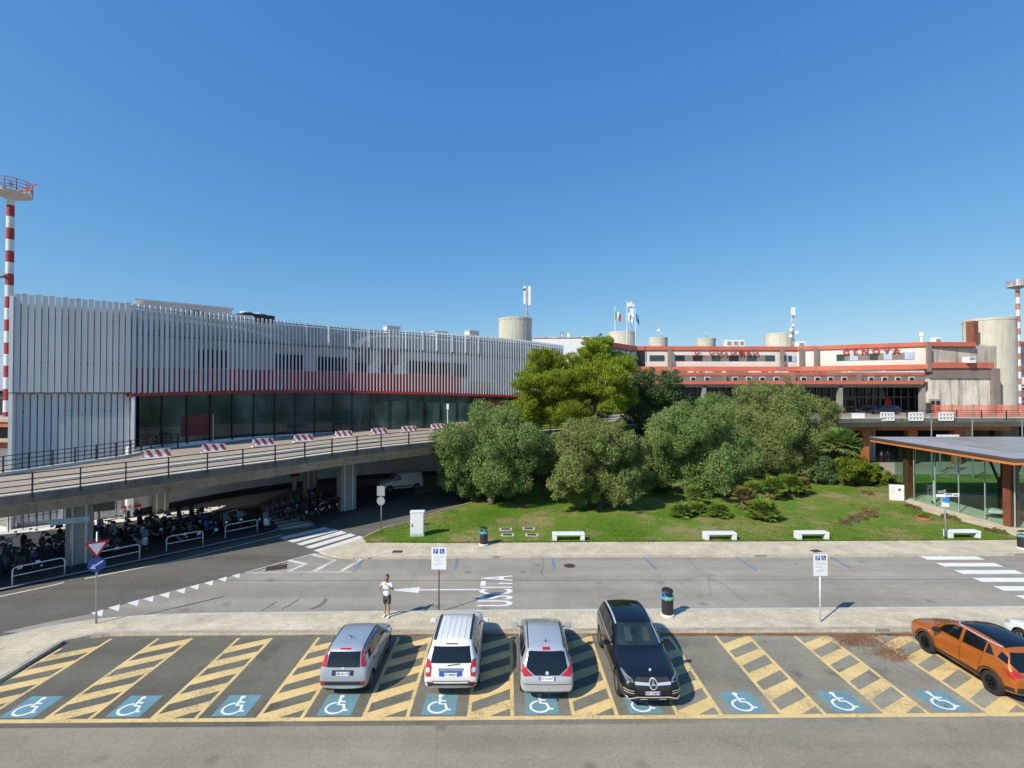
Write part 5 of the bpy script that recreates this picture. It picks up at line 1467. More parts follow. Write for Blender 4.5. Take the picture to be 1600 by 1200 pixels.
class Skin:
    """lays flat outlines on to a car body as thin shells that follow it"""
    def __init__(s, me, root, L):
        bm = bmesh.new(); bm.from_mesh(me); s.bvh = BVHTree.FromBMesh(bm); bm.free(); s.root = root; s.L = L
    def lay(s, name, poly, view, mat, out=0.006, step=0.09, parent=None, round_=True):
        """view: 'rear','front' poly=(y,z); 'left','right' poly=(x from front, z); 'top' poly=(y, x from front)"""
        bm = bmesh.new()
        pts = [Vector((p[0], p[1], 0)) for p in poly]
        f = bm.faces.new([bm.verts.new(p) for p in pts])
        lo = [min(p[i] for p in pts) for i in (0, 1)]; hi = [max(p[i] for p in pts) for i in (0, 1)]
        for ax in (0, 1):
            n = int((hi[ax] - lo[ax]) / step)
            for i in range(1, n + 1):
                co = Vector((0, 0, 0)); co[ax] = lo[ax] + (hi[ax] - lo[ax]) * i / (n + 1); no = Vector((0, 0, 0)); no[ax] = 1
                bmesh.ops.bisect_plane(bm, geom=bm.verts[:] + bm.edges[:] + bm.faces[:], plane_co=co, plane_no=no)
        miss = []
        L2 = s.L / 2
        for v in bm.verts:
            a, b = v.co.x, v.co.y
            if view == 'rear': o, d = Vector((a, -L2 - 2, b)), Vector((0, 1, 0))
            elif view == 'front': o, d = Vector((a, L2 + 2, b)), Vector((0, -1, 0))
            elif view == 'left': o, d = Vector((-3, L2 - a, b)), Vector((1, 0, 0))
            elif view == 'right': o, d = Vector((3, L2 - a, b)), Vector((-1, 0, 0))
            else: o, d = Vector((a, L2 - b, 4)), Vector((0, 0, -1))
            hit = s.bvh.ray_cast(o, d)
            if hit[0] is None: miss.append(v); continue
            v.co = hit[0] + hit[1] * out if hit[1].dot(d) < 0 else hit[0] - d * out
            v.co -= d * 0.004
        bmesh.ops.delete(bm, geom=miss, context='VERTS')
        bmesh.ops.recalc_face_normals(bm, faces=bm.faces)
        ref = {'rear': (0, -1, 0), 'front': (0, 1, 0), 'left': (-1, 0, 0), 'right': (1, 0, 0), 'top': (0, 0, 1)}[view]
        if bm.faces and sum(f.normal.dot(Vector(ref)) for f in bm.faces) < 0: bmesh.ops.reverse_faces(bm, faces=bm.faces[:])
        for f in bm.faces: f.smooth = True
        me = bpy.data.meshes.new(name); bm.to_mesh(me); bm.free()
        me.materials.append(mat)
        return link(name, me, parent or s.root)
def mir(poly): return [(-a, b) for a, b in poly][::-1]
def wheel(root, x, y, r, wd, rim_mat, sgn, spokes=5):
    mb = MB()
    prof = [(r * 0.62, -wd / 2), (r * 0.93, -wd / 2), (r, -wd / 2 + .03), (r, wd / 2 - .03), (r * 0.93, wd / 2), (r * 0.62, wd / 2)]
    n = 26; vs = []
    for rr_, q in prof: vs += [(x + q, y + rr_ * cos(2 * pi * i / n), r + rr_ * sin(2 * pi * i / n)) for i in range(n)]
    k = len(prof)
    mb.add(vs, [(j * n + i, j * n + (i + 1) % n, ((j + 1) % k) * n + (i + 1) % n, ((j + 1) % k) * n + i) for j in range(k) for i in range(n)])
    w = mb.build('wheel', M_TYRE, root, world=False, smooth=True)
    mb = MB(); fx = x + sgn * wd * 0.36
    mb.cyl((fx - sgn * .06, y, r), (fx - sgn * .03, y, r), r * .64, n=24, mi=1)
    mb.cyl((fx - .01, y, r), (fx + .02 * sgn, y, r), r * .12, n=12)
    for i in range(spokes):
        a = 2 * pi * i / spokes + .3
        for da in (-.10, .10):
            p = Vector((fx, y + r * .1 * cos(a), r + r * .1 * sin(a))); q = Vector((fx, y + r * .62 * cos(a + da), r + r * .62 * sin(a + da)))
            mb.bar(p, q, 0.03, 0.045)
    rimr = [(fx, y + r * .63 * cos(2 * pi * i / 24), r + r * .63 * sin(2 * pi * i / 24)) for i in range(25)]
    mb.tube(rimr, 0.022, 5)
    mb.build('rim', [rim_mat, M_WELL], w, world=False)
    return w
def number_plate(sk, view, yc, zc, txt):
    p = sk.lay('number_plate', [(yc - .26, zc - .055), (yc + .26, zc - .055), (yc + .26, zc + .055), (yc - .26, zc + .055)], view, M_PLATE, 0.012, 0.3)
    for a in (-.24, .24): sk.lay('plate_band', [(yc + a - .022, zc - .054), (yc + a + .022, zc - .054), (yc + a + .022, zc + .054), (yc + a - .022, zc + .054)], view, M_PBLUE, 0.014, 0.3, p)
    me = p.data; c = sum((v.co for v in me.vertices), Vector()) / len(me.vertices); nrm = sum((f.normal for f in me.polygons), Vector()).normalized()
    t = text_mesh('plate_letters', txt, 0.10, M_INK, 0.001, p, 1.0)
    up = Vector((0, 0, 1)); rt = up.cross(nrm).normalized(); u2 = nrm.cross(rt)
    m = Matrix((rt, u2, nrm)).transposed().to_4x4(); m.translation = c + nrm * 0.009
    t.data.transform(m)
def mirror_part(root, mat, x, y, z, sgn, sk):
    mb = MB(); mb.box((sgn * (x + .10), y, z), (0.24, 0.16, 0.15), 0, 0, 0.85); mb.bar((sgn * (x - .12), y, z - .05), (sgn * (x + .05), y, z - .03), .06, .05, 1)
    o = mb.build('door_mirror', [mat, M_CLAD], root, world=False, bevel=0.03)
    return o
def seam(sk, pts, view, w=0.012, mat=None):
    q = []
    for i, p in enumerate(pts):
        a = Vector(pts[max(i - 1, 0)]); b = Vector(pts[min(i + 1, len(pts) - 1)]); d = (b - a).normalized(); q.append((Vector(p) + Vector((-d.y, d.x)) * w / 2, Vector(p) - Vector((-d.y, d.x)) * w / 2))
    return sk.lay('door_seam', [tuple(a) for a, b in q] + [tuple(b) for a, b in q[::-1]], view, mat or M_INK, 0.003, 0.2)
def start_car(name, label, loc, rz, paint, sp, group='cars parked in the disabled bays', rim=None, spokes=5):
    root = thing(name, label, 'car', loc, rz, group)
    me, plain = carve(car_shell(sp), sp, [paint, M_WELL])
    smooth_by_angle(me)
    link('body', me, root)
    sk = Skin(plain, root, sp['L'])
    for x in sp['axles']:
        for sgn in (-1, 1): wheel(root, sgn * (sp['W'] / 2 - 0.125), sp['L'] / 2 - x, sp['wr'], sp.get('tw', 0.21), rim or M_RIM, sgn, spokes)
    return root, sk
def cabin(sk, sp, side, wind, rear, quarters=True):
    for v in ('left', 'right'):
        for poly in side: sk.lay('side_window', poly, v, M_CGLASS, 0.006, 0.12)
    if wind: sk.lay('windscreen', wind, 'front', M_CGLASS, 0.006, 0.08)
    if rear: sk.lay('rear_window', rear, 'rear', M_CGLASS, 0.006, 0.08)
def xs_of(*a): return list(a)

# ---- small grey hatchback -----------------------------------------------------
G = 'cars parked in the disabled bays'
SP = dict(L=3.66, W=1.66, wr=0.29, axles=(0.74, 3.06), tw=0.17,
          xs=[0.0, 0.07, 0.24, 0.52, 0.80, 1.00, 1.30, 1.62, 2.05, 2.6, 3.1, 3.34, 3.48, 3.58, 3.63, 3.66],
          top=[(0, .62), (.07, .74), (.24, .85), (.52, .93), (.80, .99), (1.0, 1.05), (1.3, 1.30), (1.62, 1.50), (2.05, 1.555), (2.6, 1.555), (3.1, 1.53), (3.34, 1.48), (3.48, 1.28), (3.58, .98), (3.63, .80), (3.66, .64)],
          bot=[(0, .30), (.3, .20), (3.2, .20), (3.66, .32)], belt=[(0, .7), (.8, .92), (3.66, .98)],
          plan=[(0, .74), (.07, .86), (.24, .95), (.52, .99), (.8, 1), (3.1, 1), (3.34, .985), (3.48, .97), (3.58, .95), (3.63, .90), (3.66, .82)], roofw=[(0, .8), (1.3, .82), (2, .80), (3.34, .78), (3.66, .8)])
P_GREY = car_paint('blue_grey_paint', (0.34, 0.395, 0.45), 0.25, 0.35)
pr = P(507, 1077.5); 
root, sk = start_car('hatchback', 'small blue grey hatchback with tall red tail lamps, leftmost parked car', (-5.62, 17.86, 0), 0.0, P_GREY, SP, G, M_RIM, 7)
cabin(sk, SP, [[(1.12, 1.02), (1.52, 1.03), (1.52, 1.42), (1.38, 1.36)], [(1.58, 1.03), (2.2, 1.04), (2.2, 1.45), (1.58, 1.43)], [(2.28, 1.04), (2.84, 1.06), (2.84, 1.44), (2.28, 1.45)], [(2.92, 1.07), (3.22, 1.10), (3.16, 1.40), (2.92, 1.43)]],
      [(-.62, 1.07), (.62, 1.07), (.55, 1.46), (-.55, 1.46)], [(-.55, .98), (.55, .98), (.52, 1.40), (-.52, 1.40)])
for m in (lambda p: p, mir): sk.lay('tail_lamp', m([(.575, 1.00), (.74, .98), (.73, 1.2), (.65, 1.44), (.545, 1.44)]), 'rear', M_REDL, 0.012, 0.07)
sk.lay('brake_lamp', [(-.19, 1.445), (.19, 1.445), (.17, 1.475), (-.17, 1.475)], 'rear', M_REDL, 0.012, 0.1)
sk.lay('bumper_strip', [(-.72, .44), (.72, .44), (.74, .56), (-.74, .56)], 'rear', M_CLAD, 0.012, 0.1)
for a in (-.66, .66): sk.lay('reflector', [(a - .07, .47), (a + .07, .47), (a + .07, .55), (a - .07, .55)], 'rear', M_REDL, 0.018, 0.2)
sk.lay('plate_recess', [(-.36, .74), (.36, .74), (.36, .90), (-.36, .90)], 'rear', M_CLAD, 0.006, 0.2)
number_plate(sk, 'rear', 0, .80, 'GB 031TR')
sk.lay('badge', [(.05 * cos(t), .955 + .032 * sin(t)) for t in [2 * pi * i / 10 for i in range(10)]], 'rear', M_CHROME, 0.012, 0.3)
for v in ('left', 'right'):
    sk.lay('rubbing_strip', [(1.05, .46), (2.55, .46), (2.55, .53), (1.05, .53)], v, M_CLAD, 0.01, 0.2)
    for x in (2.05, 2.78): sk.lay('door_handle', [(x, .90), (x + .16, .90), (x + .16, .94), (x, .94)], v, M_CLAD, 0.02, 0.3)
    seam(sk, [(1.12, .3), (1.1, .98)], v); seam(sk, [(2.24, .28), (2.24, 1.0)], v); seam(sk, [(2.8, .62), (2.88, 1.02)], v)
    sk.lay('headlamp', [(.05, .66), (.36, .72), (.42, .82), (.2, .80)], v, M_CLEARL, 0.008, 0.1)
for a in (-.58, .58): sk.lay('roof_groove', [(a - .018, 1.5), (a + .018, 1.5), (a + .018, 3.25), (a - .018, 3.25)], 'top', M_CLAD, 0.006, 0.2)
for sg in (-1, 1): mirror_part(root, P_GREY, .83, 3.66 / 2 - 1.22, 1.05, sg, sk)
mb = MB(); mb.tube([(0, -.95, 1.56), (0, -.93, 1.60), (0, -1.25, 1.80)], [.03, .012, .006], 6); mb.build('aerial', M_CLAD, root, world=False)

# ---- white SUV -----------------------------------------------------------------
SP = dict(L=4.62, W=1.86, wr=0.355, axles=(0.92, 3.63), tw=0.22,
          xs=[0.0, 0.09, 0.3, 0.7, 1.1, 1.32, 1.65, 2.05, 2.6, 3.3, 3.9, 4.18, 4.34, 4.48, 4.56, 4.62],
          top=[(0, .72), (.09, .86), (.3, .98), (.7, 1.05), (1.1, 1.10), (1.32, 1.16), (1.65, 1.42), (2.05, 1.66), (2.6, 1.73), (3.3, 1.73), (3.9, 1.70), (4.18, 1.64), (4.34, 1.40), (4.48, 1.08), (4.56, .92), (4.62, .72)],
          bot=[(0, .38), (.4, .26), (4.1, .26), (4.62, .40)], belt=[(0, .8), (1.1, 1.03), (4.62, 1.12)],
          plan=[(0, .76), (.09, .87), (.3, .95), (.7, .99), (1.1, 1), (3.9, 1), (4.18, .985), (4.34, .97), (4.48, .95), (4.56, .92), (4.62, .84)], roofw=[(0, .8), (1.65, .80), (2.6, .78), (4.18, .74), (4.62, .8)])
P_WHITE = car_paint('white_car_paint', (0.72, 0.72, 0.70), 0.0, 0.3)
root, sk = start_car('sport_utility_vehicle', 'white tall estate car with black roof rails and round rear lamps', (-2.05, 18.24, 0), 0.01, P_WHITE, SP, G)
cabin(sk, SP, [[(1.48, 1.13), (2.06, 1.14), (2.06, 1.54), (1.82, 1.48)], [(2.12, 1.14), (2.82, 1.15), (2.82, 1.60), (2.12, 1.57)], [(2.92, 1.15), (3.62, 1.17), (3.58, 1.59), (2.92, 1.60)], [(3.70, 1.18), (4.14, 1.22), (4.06, 1.52), (3.66, 1.57)]],
      [(-.68, 1.18), (.68, 1.18), (.6, 1.58), (-.6, 1.58)], [(-.68, 1.13), (.68, 1.13), (.60, 1.56), (-.60, 1.56)])
for m in (lambda p: p, mir):
    l = sk.lay('tail_lamp', m([(.66, .78), (.82, .76), (.845, 1.0), (.80, 1.22), (.71, 1.22), (.64, 1.02)]), 'rear', M_REDL, 0.014, 0.07)
    sk.lay('lamp_ring', m([(.755 + .07 * cos(t), .95 + .07 * sin(t)) for t in [2 * pi * i / 14 for i in range(14)]]), 'rear', M_CLEARL, 0.022, 0.3, l)
sk.lay('brake_lamp', [(-.2, 1.605), (.2, 1.605), (.2, 1.628), (-.2, 1.628)], 'rear', M_REDL, 0.012, 0.1)
sk.lay('bumper_band', [(-.84, .46), (.84, .46), (.84, .56), (-.84, .56)], 'rear', M_CLAD, 0.012, 0.1)
sk.lay('skid_plate', [(-.56, .42), (.56, .42), (.60, .50), (-.60, .50)], 'rear', M_RIM, 0.024, 0.1)
sk.lay('tailgate_seam', [(-.62, .62), (.62, .62), (.62, .64), (-.62, .64)], 'rear', M_INK, 0.008, 0.1)
for a in (-.68, .68): sk.lay('reflector', [(a - .12, .57), (a + .12, .57), (a + .10, .61), (a - .10, .61)], 'rear', M_REDL, 0.016, 0.2)
sk.lay('grip_bar', [(-.4, .92), (.40, .92), (.42, 1.0), (-.42, 1.0)], 'rear', M_RIM, 0.02, 0.2)
sk.lay('plate_recess', [(-.38, .78), (.38, .78), (.38, .92), (-.38, .92)], 'rear', M_PBLUE, 0.006, 0.2)
number_plate(sk, 'rear', 0, .82, 'DT 840ZX')
sk.lay('wiper', [(-.12, 1.06), (.30, 1.10), (.30, 1.12), (-.12, 1.08)], 'rear', M_INK, 0.02, 0.1)
for a in (-.60, .60): sk.lay('roof_rail', [(a - .035, 2.0), (a + .035, 2.0), (a + .035, 4.0), (a - .035, 4.0)], 'top', M_CLAD, 0.045, 0.15)
for a in (-.40, -.20, 0.0, .20, .40): sk.lay('roof_rib', [(a - .012, 2.1), (a + .012, 2.1), (a + .012, 3.95), (a - .012, 3.95)], 'top', M_KERB, 0.004, 0.2)
for v in ('left', 'right'):
    sk.lay('sill_cladding', [(1.4, .30), (3.15, .30), (3.15, .46), (1.4, .46)], v, M_CLAD, 0.01, 0.2)
    for x in (2.55, 3.38): sk.lay('door_handle', [(x, .98), (x + .2, .98), (x + .2, 1.02), (x, 1.02)], v, M_CHROME, 0.022, 0.3)
    seam(sk, [(1.4, .4), (1.38, 1.1)], v); seam(sk, [(2.86, .36), (2.86, 1.1)], v); seam(sk, [(3.3, .7), (3.66, 1.12)], v)
for sg in (-1, 1): mirror_part(root, P_WHITE, .93, 4.62 / 2 - 1.52, 1.16, sg, sk)

# ---- silver MPV ----------------------------------------------------------------
SP = dict(L=4.28, W=1.82, wr=0.32, axles=(0.90, 3.54), tw=0.2,
          xs=[0.0, 0.08, 0.26, 0.6, 0.95, 1.15, 1.5, 1.95, 2.45, 3.1, 3.6, 3.84, 4.0, 4.12, 4.21, 4.28],
          top=[(0, .64), (.08, .76), (.26, .88), (.6, .97), (.95, 1.05), (1.15, 1.12), (1.5, 1.36), (1.95, 1.57), (2.45, 1.625), (3.1, 1.615), (3.6, 1.58), (3.84, 1.52), (4.0, 1.30), (4.12, 1.05), (4.21, .86), (4.28, .66)],
          bot=[(0, .30), (.35, .2), (3.7, .2), (4.28, .32)], belt=[(0, .74), (1.0, .97), (4.28, 1.06)],
          plan=[(0, .74), (.08, .86), (.26, .95), (.6, .99), (.95, 1), (3.4, 1), (3.7, .985), (3.84, .975), (4.0, .97), (4.12, .96), (4.21, .92), (4.28, .82)], roofw=[(0, .8), (1.5, .80), (2.4, .77), (3.84, .72), (4.28, .8)])
P_SILV = car_paint('silver_paint', (0.52, 0.54, 0.56), 0.4, 0.32)
root, sk = start_car('people_carrier', 'silver rounded people carrier with slanted red tail lamps beside the black car', (1.15, 17.92, 0), 0.0, P_SILV, SP, G)
cabin(sk, SP, [[(1.22, 1.04), (1.62, 1.06), (1.62, 1.40), (1.46, 1.33)], [(1.70, 1.06), (2.5, 1.07), (2.5, 1.50), (1.70, 1.45)], [(2.58, 1.07), (3.3, 1.09), (3.22, 1.50), (2.58, 1.51)], [(3.38, 1.11), (3.72, 1.18), (3.62, 1.42), (3.32, 1.47)]],
      [(-.66, 1.12), (.66, 1.12), (.58, 1.5), (-.58, 1.5)], [(-.40, .86), (.40, .86), (.68, 1.06), (.60, 1.44), (.52, 1.47), (-.52, 1.47), (-.60, 1.44), (-.68, 1.06)])
for m in (lambda p: p, mir): sk.lay('tail_lamp', m([(.44, .86), (.76, .83), (.85, .98), (.86, 1.16), (.80, 1.16), (.62, .98)]), 'rear', M_REDL, 0.014, 0.07)
sk.lay('brake_lamp', [(-.13, 1.495), (.13, 1.495), (.12, 1.545), (-.12, 1.545)], 'rear', M_REDL, 0.016, 0.1)
number_plate(sk, 'rear', 0, .775, 'ES 412NT')
sk.lay('badge', [(.055 * cos(t), .925 + .05 * sin(t)) for t in [2 * pi * i / 12 for i in range(12)]], 'rear', M_CHROME, 0.016, 0.3)
sk.lay('bumper_seam', [(-.80, .60), (.80, .60), (.80, .614), (-.80, .614)], 'rear', M_INK, 0.006, 0.1)
sk.lay('lower_valance', [(-.66, .33), (.66, .33), (.68, .38), (-.68, .38)], 'rear', M_CLAD, 0.008, 0.1)
for a in (-.60, .60): sk.lay('roof_groove', [(a - .018, 1.8), (a + .018, 1.8), (a + .018, 3.72), (a - .018, 3.72)], 'top', M_CLAD, 0.008, 0.2)
for v in ('left', 'right'):
    for x in (2.2, 3.02): sk.lay('door_handle', [(x, .94), (x + .18, .94), (x + .18, .98), (x, .98)], v, P_SILV, 0.022, 0.3)
    seam(sk, [(1.22, .3), (1.2, 1.0)], v); seam(sk, [(2.54, .28), (2.54, 1.03)], v); seam(sk, [(3.2, .6), (3.34, 1.08)], v)
for sg in (-1, 1): mirror_part(root, P_SILV, .92, 4.28 / 2 - 1.32, 1.10, sg, sk)
mb = MB(); mb.tube([(0, -1.35, 1.60), (0, -1.36, 1.66), (0, -1.5, 1.80)], [.035, .012, .006], 6); mb.build('aerial', M_CLAD, root, world=False)
mb = MB(); mb.tube([(.05, -2.1, .34), (.05, -2.24, .32), (.05, -2.26, .40)], .022, 6); mb.build('tow_bar', MDARK, root, world=False)

# ---- black luxury SUV, front towards us ------------------------------------------
SP = dict(L=4.92, W=1.96, wr=0.385, axles=(0.90, 3.90), tw=0.26,
          xs=[0.0, 0.08, 0.22, 0.5, 1.0, 1.42, 1.62, 1.95, 2.4, 3.0, 3.7, 4.2, 4.5, 4.7, 4.83, 4.92],
          top=[(0, .74), (.08, .92), (.22, 1.02), (.5, 1.08), (1.0, 1.13), (1.42, 1.17), (1.62, 1.24), (1.95, 1.48), (2.4, 1.70), (3.0, 1.77), (3.7, 1.76), (4.2, 1.71), (4.5, 1.60), (4.7, 1.25), (4.83, 1.0), (4.92, .78)],
          bot=[(0, .34), (.4, .25), (4.3, .26), (4.92, .38)], belt=[(0, .82), (1.2, 1.06), (4.92, 1.12)],
          plan=[(0, .78), (.08, .88), (.22, .95), (.5, .985), (1.0, 1), (4.2, 1), (4.5, .98), (4.7, .95), (4.83, .91), (4.92, .82)], roofw=[(0, .8), (1.95, .80), (2.6, .77), (4.2, .74), (4.92, .8)])
P_BLACK = car_paint('black_paint', (0.007, 0.007, 0.008), 0.0, 0.3, 0.6)
root, sk = start_car('sport_utility_vehicle', 'shiny black large car facing the camera with a star badge in its grille', (4.47, 17.85, 0), pi + 0.008, P_BLACK, SP, G, M_RIM, 8)
M_WSCR = Mt('tinted_windscreen', (0.02, 0.032, 0.032), 0.05, 0, 0.6, 1.2, spec=0.8)
cabin(sk, SP, [[(1.78, 1.16), (2.1, 1.17), (2.1, 1.48), (2.0, 1.43)], [(2.16, 1.17), (2.86, 1.18), (2.86, 1.64), (2.42, 1.60), (2.16, 1.50)], [(2.94, 1.18), (3.72, 1.19), (3.70, 1.63), (2.94, 1.65)], [(3.80, 1.20), (4.42, 1.26), (4.22, 1.55), (3.78, 1.62)]],
      None, [(-.62, 1.16), (.62, 1.16), (.56, 1.54), (-.56, 1.54)])
sk.lay('windscreen', [(-.74, 1.25), (.74, 1.25), (.63, 1.66), (-.63, 1.66)], 'front', M_WSCR, 0.006, 0.07)
for a in (-.32, .32): sk.lay('seat_glimpse', [(a - .13, 1.33), (a + .13, 1.33), (a + .10, 1.60), (a - .10, 1.60)], 'front', Mt('seat_glimpse', (0.04, 0.055, 0.055), 0.2), 0.008, 0.1)
sk.lay('pillar_glint', [(-.77, 1.27), (-.735, 1.27), (-.63, 1.64), (-.66, 1.64)], 'front', M_CHROME, 0.012, 0.1)
grill = sk.lay('grille', [(-.52, .64), (.52, .64), (.60, .86), (.5, .98), (-.5, .98), (-.60, .86)], 'front', M_CLAD, 0.012, 0.07)
for m in (lambda p: p, mir):
    sk.lay('grille_bar', m([(.12, .80), (.56, .82), (.58, .89), (.12, .87)]), 'front', M_CHROME, 0.04, 0.1)
    h = sk.lay('headlamp', m([(.60, .86), (.82, .89), (.89, .98), (.84, 1.01), (.64, .955)]), 'front', Mt('dim_headlamp', (0.22, 0.23, 0.25), 0.1, 0.3, 0.4, 14, coat=1.0), 0.014, 0.05)
    sk.lay('lamp_core', m([(.66, .885), (.79, .905), (.81, .96), (.68, .935)]), 'front', MDARK, 0.02, 0.1, h)
    sk.lay('side_intake', m([(.58, .48), (.88, .52), (.90, .72), (.66, .66)]), 'front', M_CLAD, 0.01, 0.07)
    for zz in (.56, .63): sk.lay('intake_trim', m([(.60, zz), (.89, zz + .04), (.89, zz + .06), (.60, zz + .022)]), 'front', M_CHROME, 0.03, 0.1)
star = sk.lay('star_badge', [(.135 * cos(t), .84 + .135 * sin(t)) for t in [2 * pi * i / 20 for i in range(20)]], 'front', M_CHROME, 0.055, 0.3)
sk.lay('badge_face', [(.105 * cos(t), .84 + .105 * sin(t)) for t in [2 * pi * i / 20 for i in range(20)]], 'front', M_INK, 0.06, 0.3, star)
for k_ in range(3):
    a = pi / 2 + k_ * 2 * pi / 3
    sk.lay('badge_point', [(.105 * cos(a), .84 + .105 * sin(a)), (.02 * cos(a + 1.05), .84 + .02 * sin(a + 1.05)), (.02 * cos(a - 1.05), .84 + .02 * sin(a - 1.05))][::-1], 'front', M_CHROME, 0.066, 0.3, star)
sk.lay('lower_trim', [(-.78, .38), (-.5, .44), (.5, .44), (.78, .38), (.86, .48), (.82, .49), (.76, .42), (.52, .475), (-.52, .475), (-.76, .42), (-.82, .49), (-.86, .48)], 'front', M_CHROME, 0.03, 0.06)
sk.lay('lower_grille', [(-.5, .36), (.5, .36), (.52, .43), (-.52, .43)], 'front', M_CLAD, 0.012, 0.1)
for a in (-.3, .3): sk.lay('exhaust_trim', [(a - .12, .385), (a + .12, .385), (a + .10, .405), (a - .10, .405)], 'front', M_CHROME, 0.03, 0.1)
number_plate(sk, 'front', .02, .575, 'GM 538FA')
for a in (-.66, .66): sk.lay('roof_rail', [(a - .022, 2.35), (a + .022, 2.35), (a + .022, 4.4), (a - .022, 4.4)], 'top', M_CHROME, 0.035, 0.15)
sk.lay('sunroof', [(-.52, 2.5), (.52, 2.5), (.5, 3.9), (-.5, 3.9)], 'top', M_CGLASS, 0.004, 0.15)
for a in (-.36, .36): sk.lay('bonnet_crease', [(a - .006, .4), (a + .006, .4), (a * 1.25 + .006, 1.4), (a * 1.25 - .006, 1.4)], 'top', M_CLAD, 0.003, 0.2)
for v in ('left', 'right'):
    for x in (2.62, 3.5): sk.lay('door_handle', [(x, 1.0), (x + .22, 1.0), (x + .22, 1.035), (x, 1.035)], v, P_BLACK, 0.024, 0.3)
    sk.lay('window_trim', [(1.8, 1.135), (4.40, 1.205), (4.40, 1.225), (1.8, 1.155)], v, M_CHROME, 0.01, 0.2)
    sk.lay('running_board', [(1.5, .26), (3.3, .26), (3.3, .33), (1.5, .33)], v, M_RIM, 0.03, 0.3)
    seam(sk, [(1.55, .4), (1.6, 1.1)], v); seam(sk, [(2.9, .36), (2.9, 1.12)], v)
for sg in (-1, 1): mirror_part(root, P_BLACK, .98, 4.92 / 2 - 1.95, 1.20, sg, sk)
mb = MB(); mb.tube([(0, 2.13, 1.04), (0, 2.13, 1.11)], .008, 5); mb.lathe([(.01, .06), (.045, .09), (.045, .12), (.01, .15)], (0, 2.13, 1.02), 10); mb.build('bonnet_star', M_CHROME, root, world=False)

# ---- orange crossover ---------------------------------------------------------------
SP_M = dict(L=4.28, W=1.80, wr=0.345, axles=(0.90, 3.46), tw=0.23,
          xs=[0.0, 0.08, 0.25, 0.6, 1.0, 1.2, 1.52, 1.92, 2.4, 3.0, 3.5, 3.76, 3.92, 4.08, 4.20, 4.28],
          top=[(0, .70), (.08, .84), (.25, .97), (.6, 1.05), (1.0, 1.11), (1.2, 1.17), (1.52, 1.39), (1.92, 1.60), (2.4, 1.66), (3.0, 1.645), (3.5, 1.60), (3.76, 1.54), (3.92, 1.34), (4.08, 1.12), (4.20, .94), (4.28, .72)],
          bot=[(0, .36), (.4, .25), (3.8, .25), (4.28, .38)], belt=[(0, .8), (1.0, 1.02), (4.28, 1.15)],
          plan=[(0, .74), (.08, .86), (.25, .95), (.6, .99), (1.0, 1), (3.4, 1), (3.76, .985), (3.92, .975), (4.08, .96), (4.20, .92), (4.28, .82)], roofw=[(0, .8), (1.52, .80), (2.4, .76), (3.76, .70), (4.28, .8)])
P_ORNG = car_paint('orange_metallic_paint', (0.46, 0.125, 0.011), 0.3, 0.25)
root, sk = start_car('crossover_car', 'metallic orange crossover with a black roof and black wheels at the right', (17.0, 17.62, 0), 0.0, P_ORNG, SP_M, G, M_RIMB, 5)
cabin(sk, SP_M, [[(1.42, 1.10), (2.30, 1.12), (2.30, 1.53), (1.98, 1.50), (1.62, 1.33)], [(2.42, 1.13), (3.18, 1.17), (3.16, 1.50), (2.42, 1.535)], [(3.24, 1.19), (3.52, 1.22), (3.28, 1.46), (3.22, 1.47)]],
      [(-.66, 1.16), (.66, 1.16), (.58, 1.53), (-.58, 1.53)], [(-.62, 1.02), (.62, 1.02), (.74, 1.20), (.56, 1.46), (-.56, 1.46), (-.74, 1.20)])
sk.lay('roof_panel', [(-.60, 1.95), (.60, 1.95), (.56, 3.66), (-.56, 3.66)], 'top', Mt('gloss_black_roof', (0.01, 0.012, 0.02), 0.12, 0.2), 0.006, 0.12)
for v in ('left', 'right'):
    sk.lay('quarter_glass', [(3.62, 1.24), (3.95, 1.16), (3.86, 1.34), (3.66, 1.42)], v, M_CGLASS, 0.006, 0.1)
    sk.lay('tail_lamp', [(3.82, 1.02), (3.98, 1.03), (4.24, .86), (4.22, .80), (4.02, .86)], v, M_REDL, 0.012, 0.06)
    sk.lay('sill_cladding', [(1.25, .27), (3.08, .27), (3.08, .47), (1.25, .42)], v, M_CLAD, 0.012, 0.15)
    for ax in SP_M['axles']:
        arc0 = [(ax + .43 * cos(t), .345 + .43 * sin(t)) for t in [radians(188 - 196 * i / 16) for i in range(17)]]
        arc1 = [(ax + .475 * cos(t), .345 + .475 * sin(t)) for t in [radians(188 - 196 * i / 16) for i in range(17)]]
        for i in range(16):
            pass
        sk.lay('arch_trim', arc1 + arc0[::-1], v, M_CLAD, 0.014, 0.12)
    sk.lay('rear_cladding', [(3.92, .40), (4.26, .46), (4.26, .58), (3.92, .52)], v, M_CLAD, 0.012, 0.1)
    for x in (2.08, 2.98): sk.lay('door_handle', [(x, 1.0), (x + .18, 1.01), (x + .18, 1.045), (x, 1.035)], v, P_ORNG, 0.022, 0.3)
    seam(sk, [(1.3, .45), (1.36, 1.08)], v); seam(sk, [(2.36, .42), (2.36, 1.10)], v); seam(sk, [(3.02, .6), (3.2, 1.16)], v)
    sk.lay('side_lamp', [(1.08, .86), (1.16, .87), (1.16, .90), (1.08, .89)], v, M_CLEARL, 0.01, 0.3)
    sk.lay('roof_rail_strip', [(1.95, 1.565), (3.6, 1.515), (3.6, 1.535), (1.95, 1.585)], v, M_CHROME, 0.014, 0.2)
for m in (lambda p: p, mir): sk.lay('tail_lamp', m([(.56, .92), (.80, .88), (.82, 1.02), (.72, 1.06)]), 'rear', M_REDL, 0.012, 0.07)
sk.lay('rear_cladding', [(-.78, .44), (.78, .44), (.78, .60), (-.78, .60)], 'rear', M_CLAD, 0.012, 0.1)
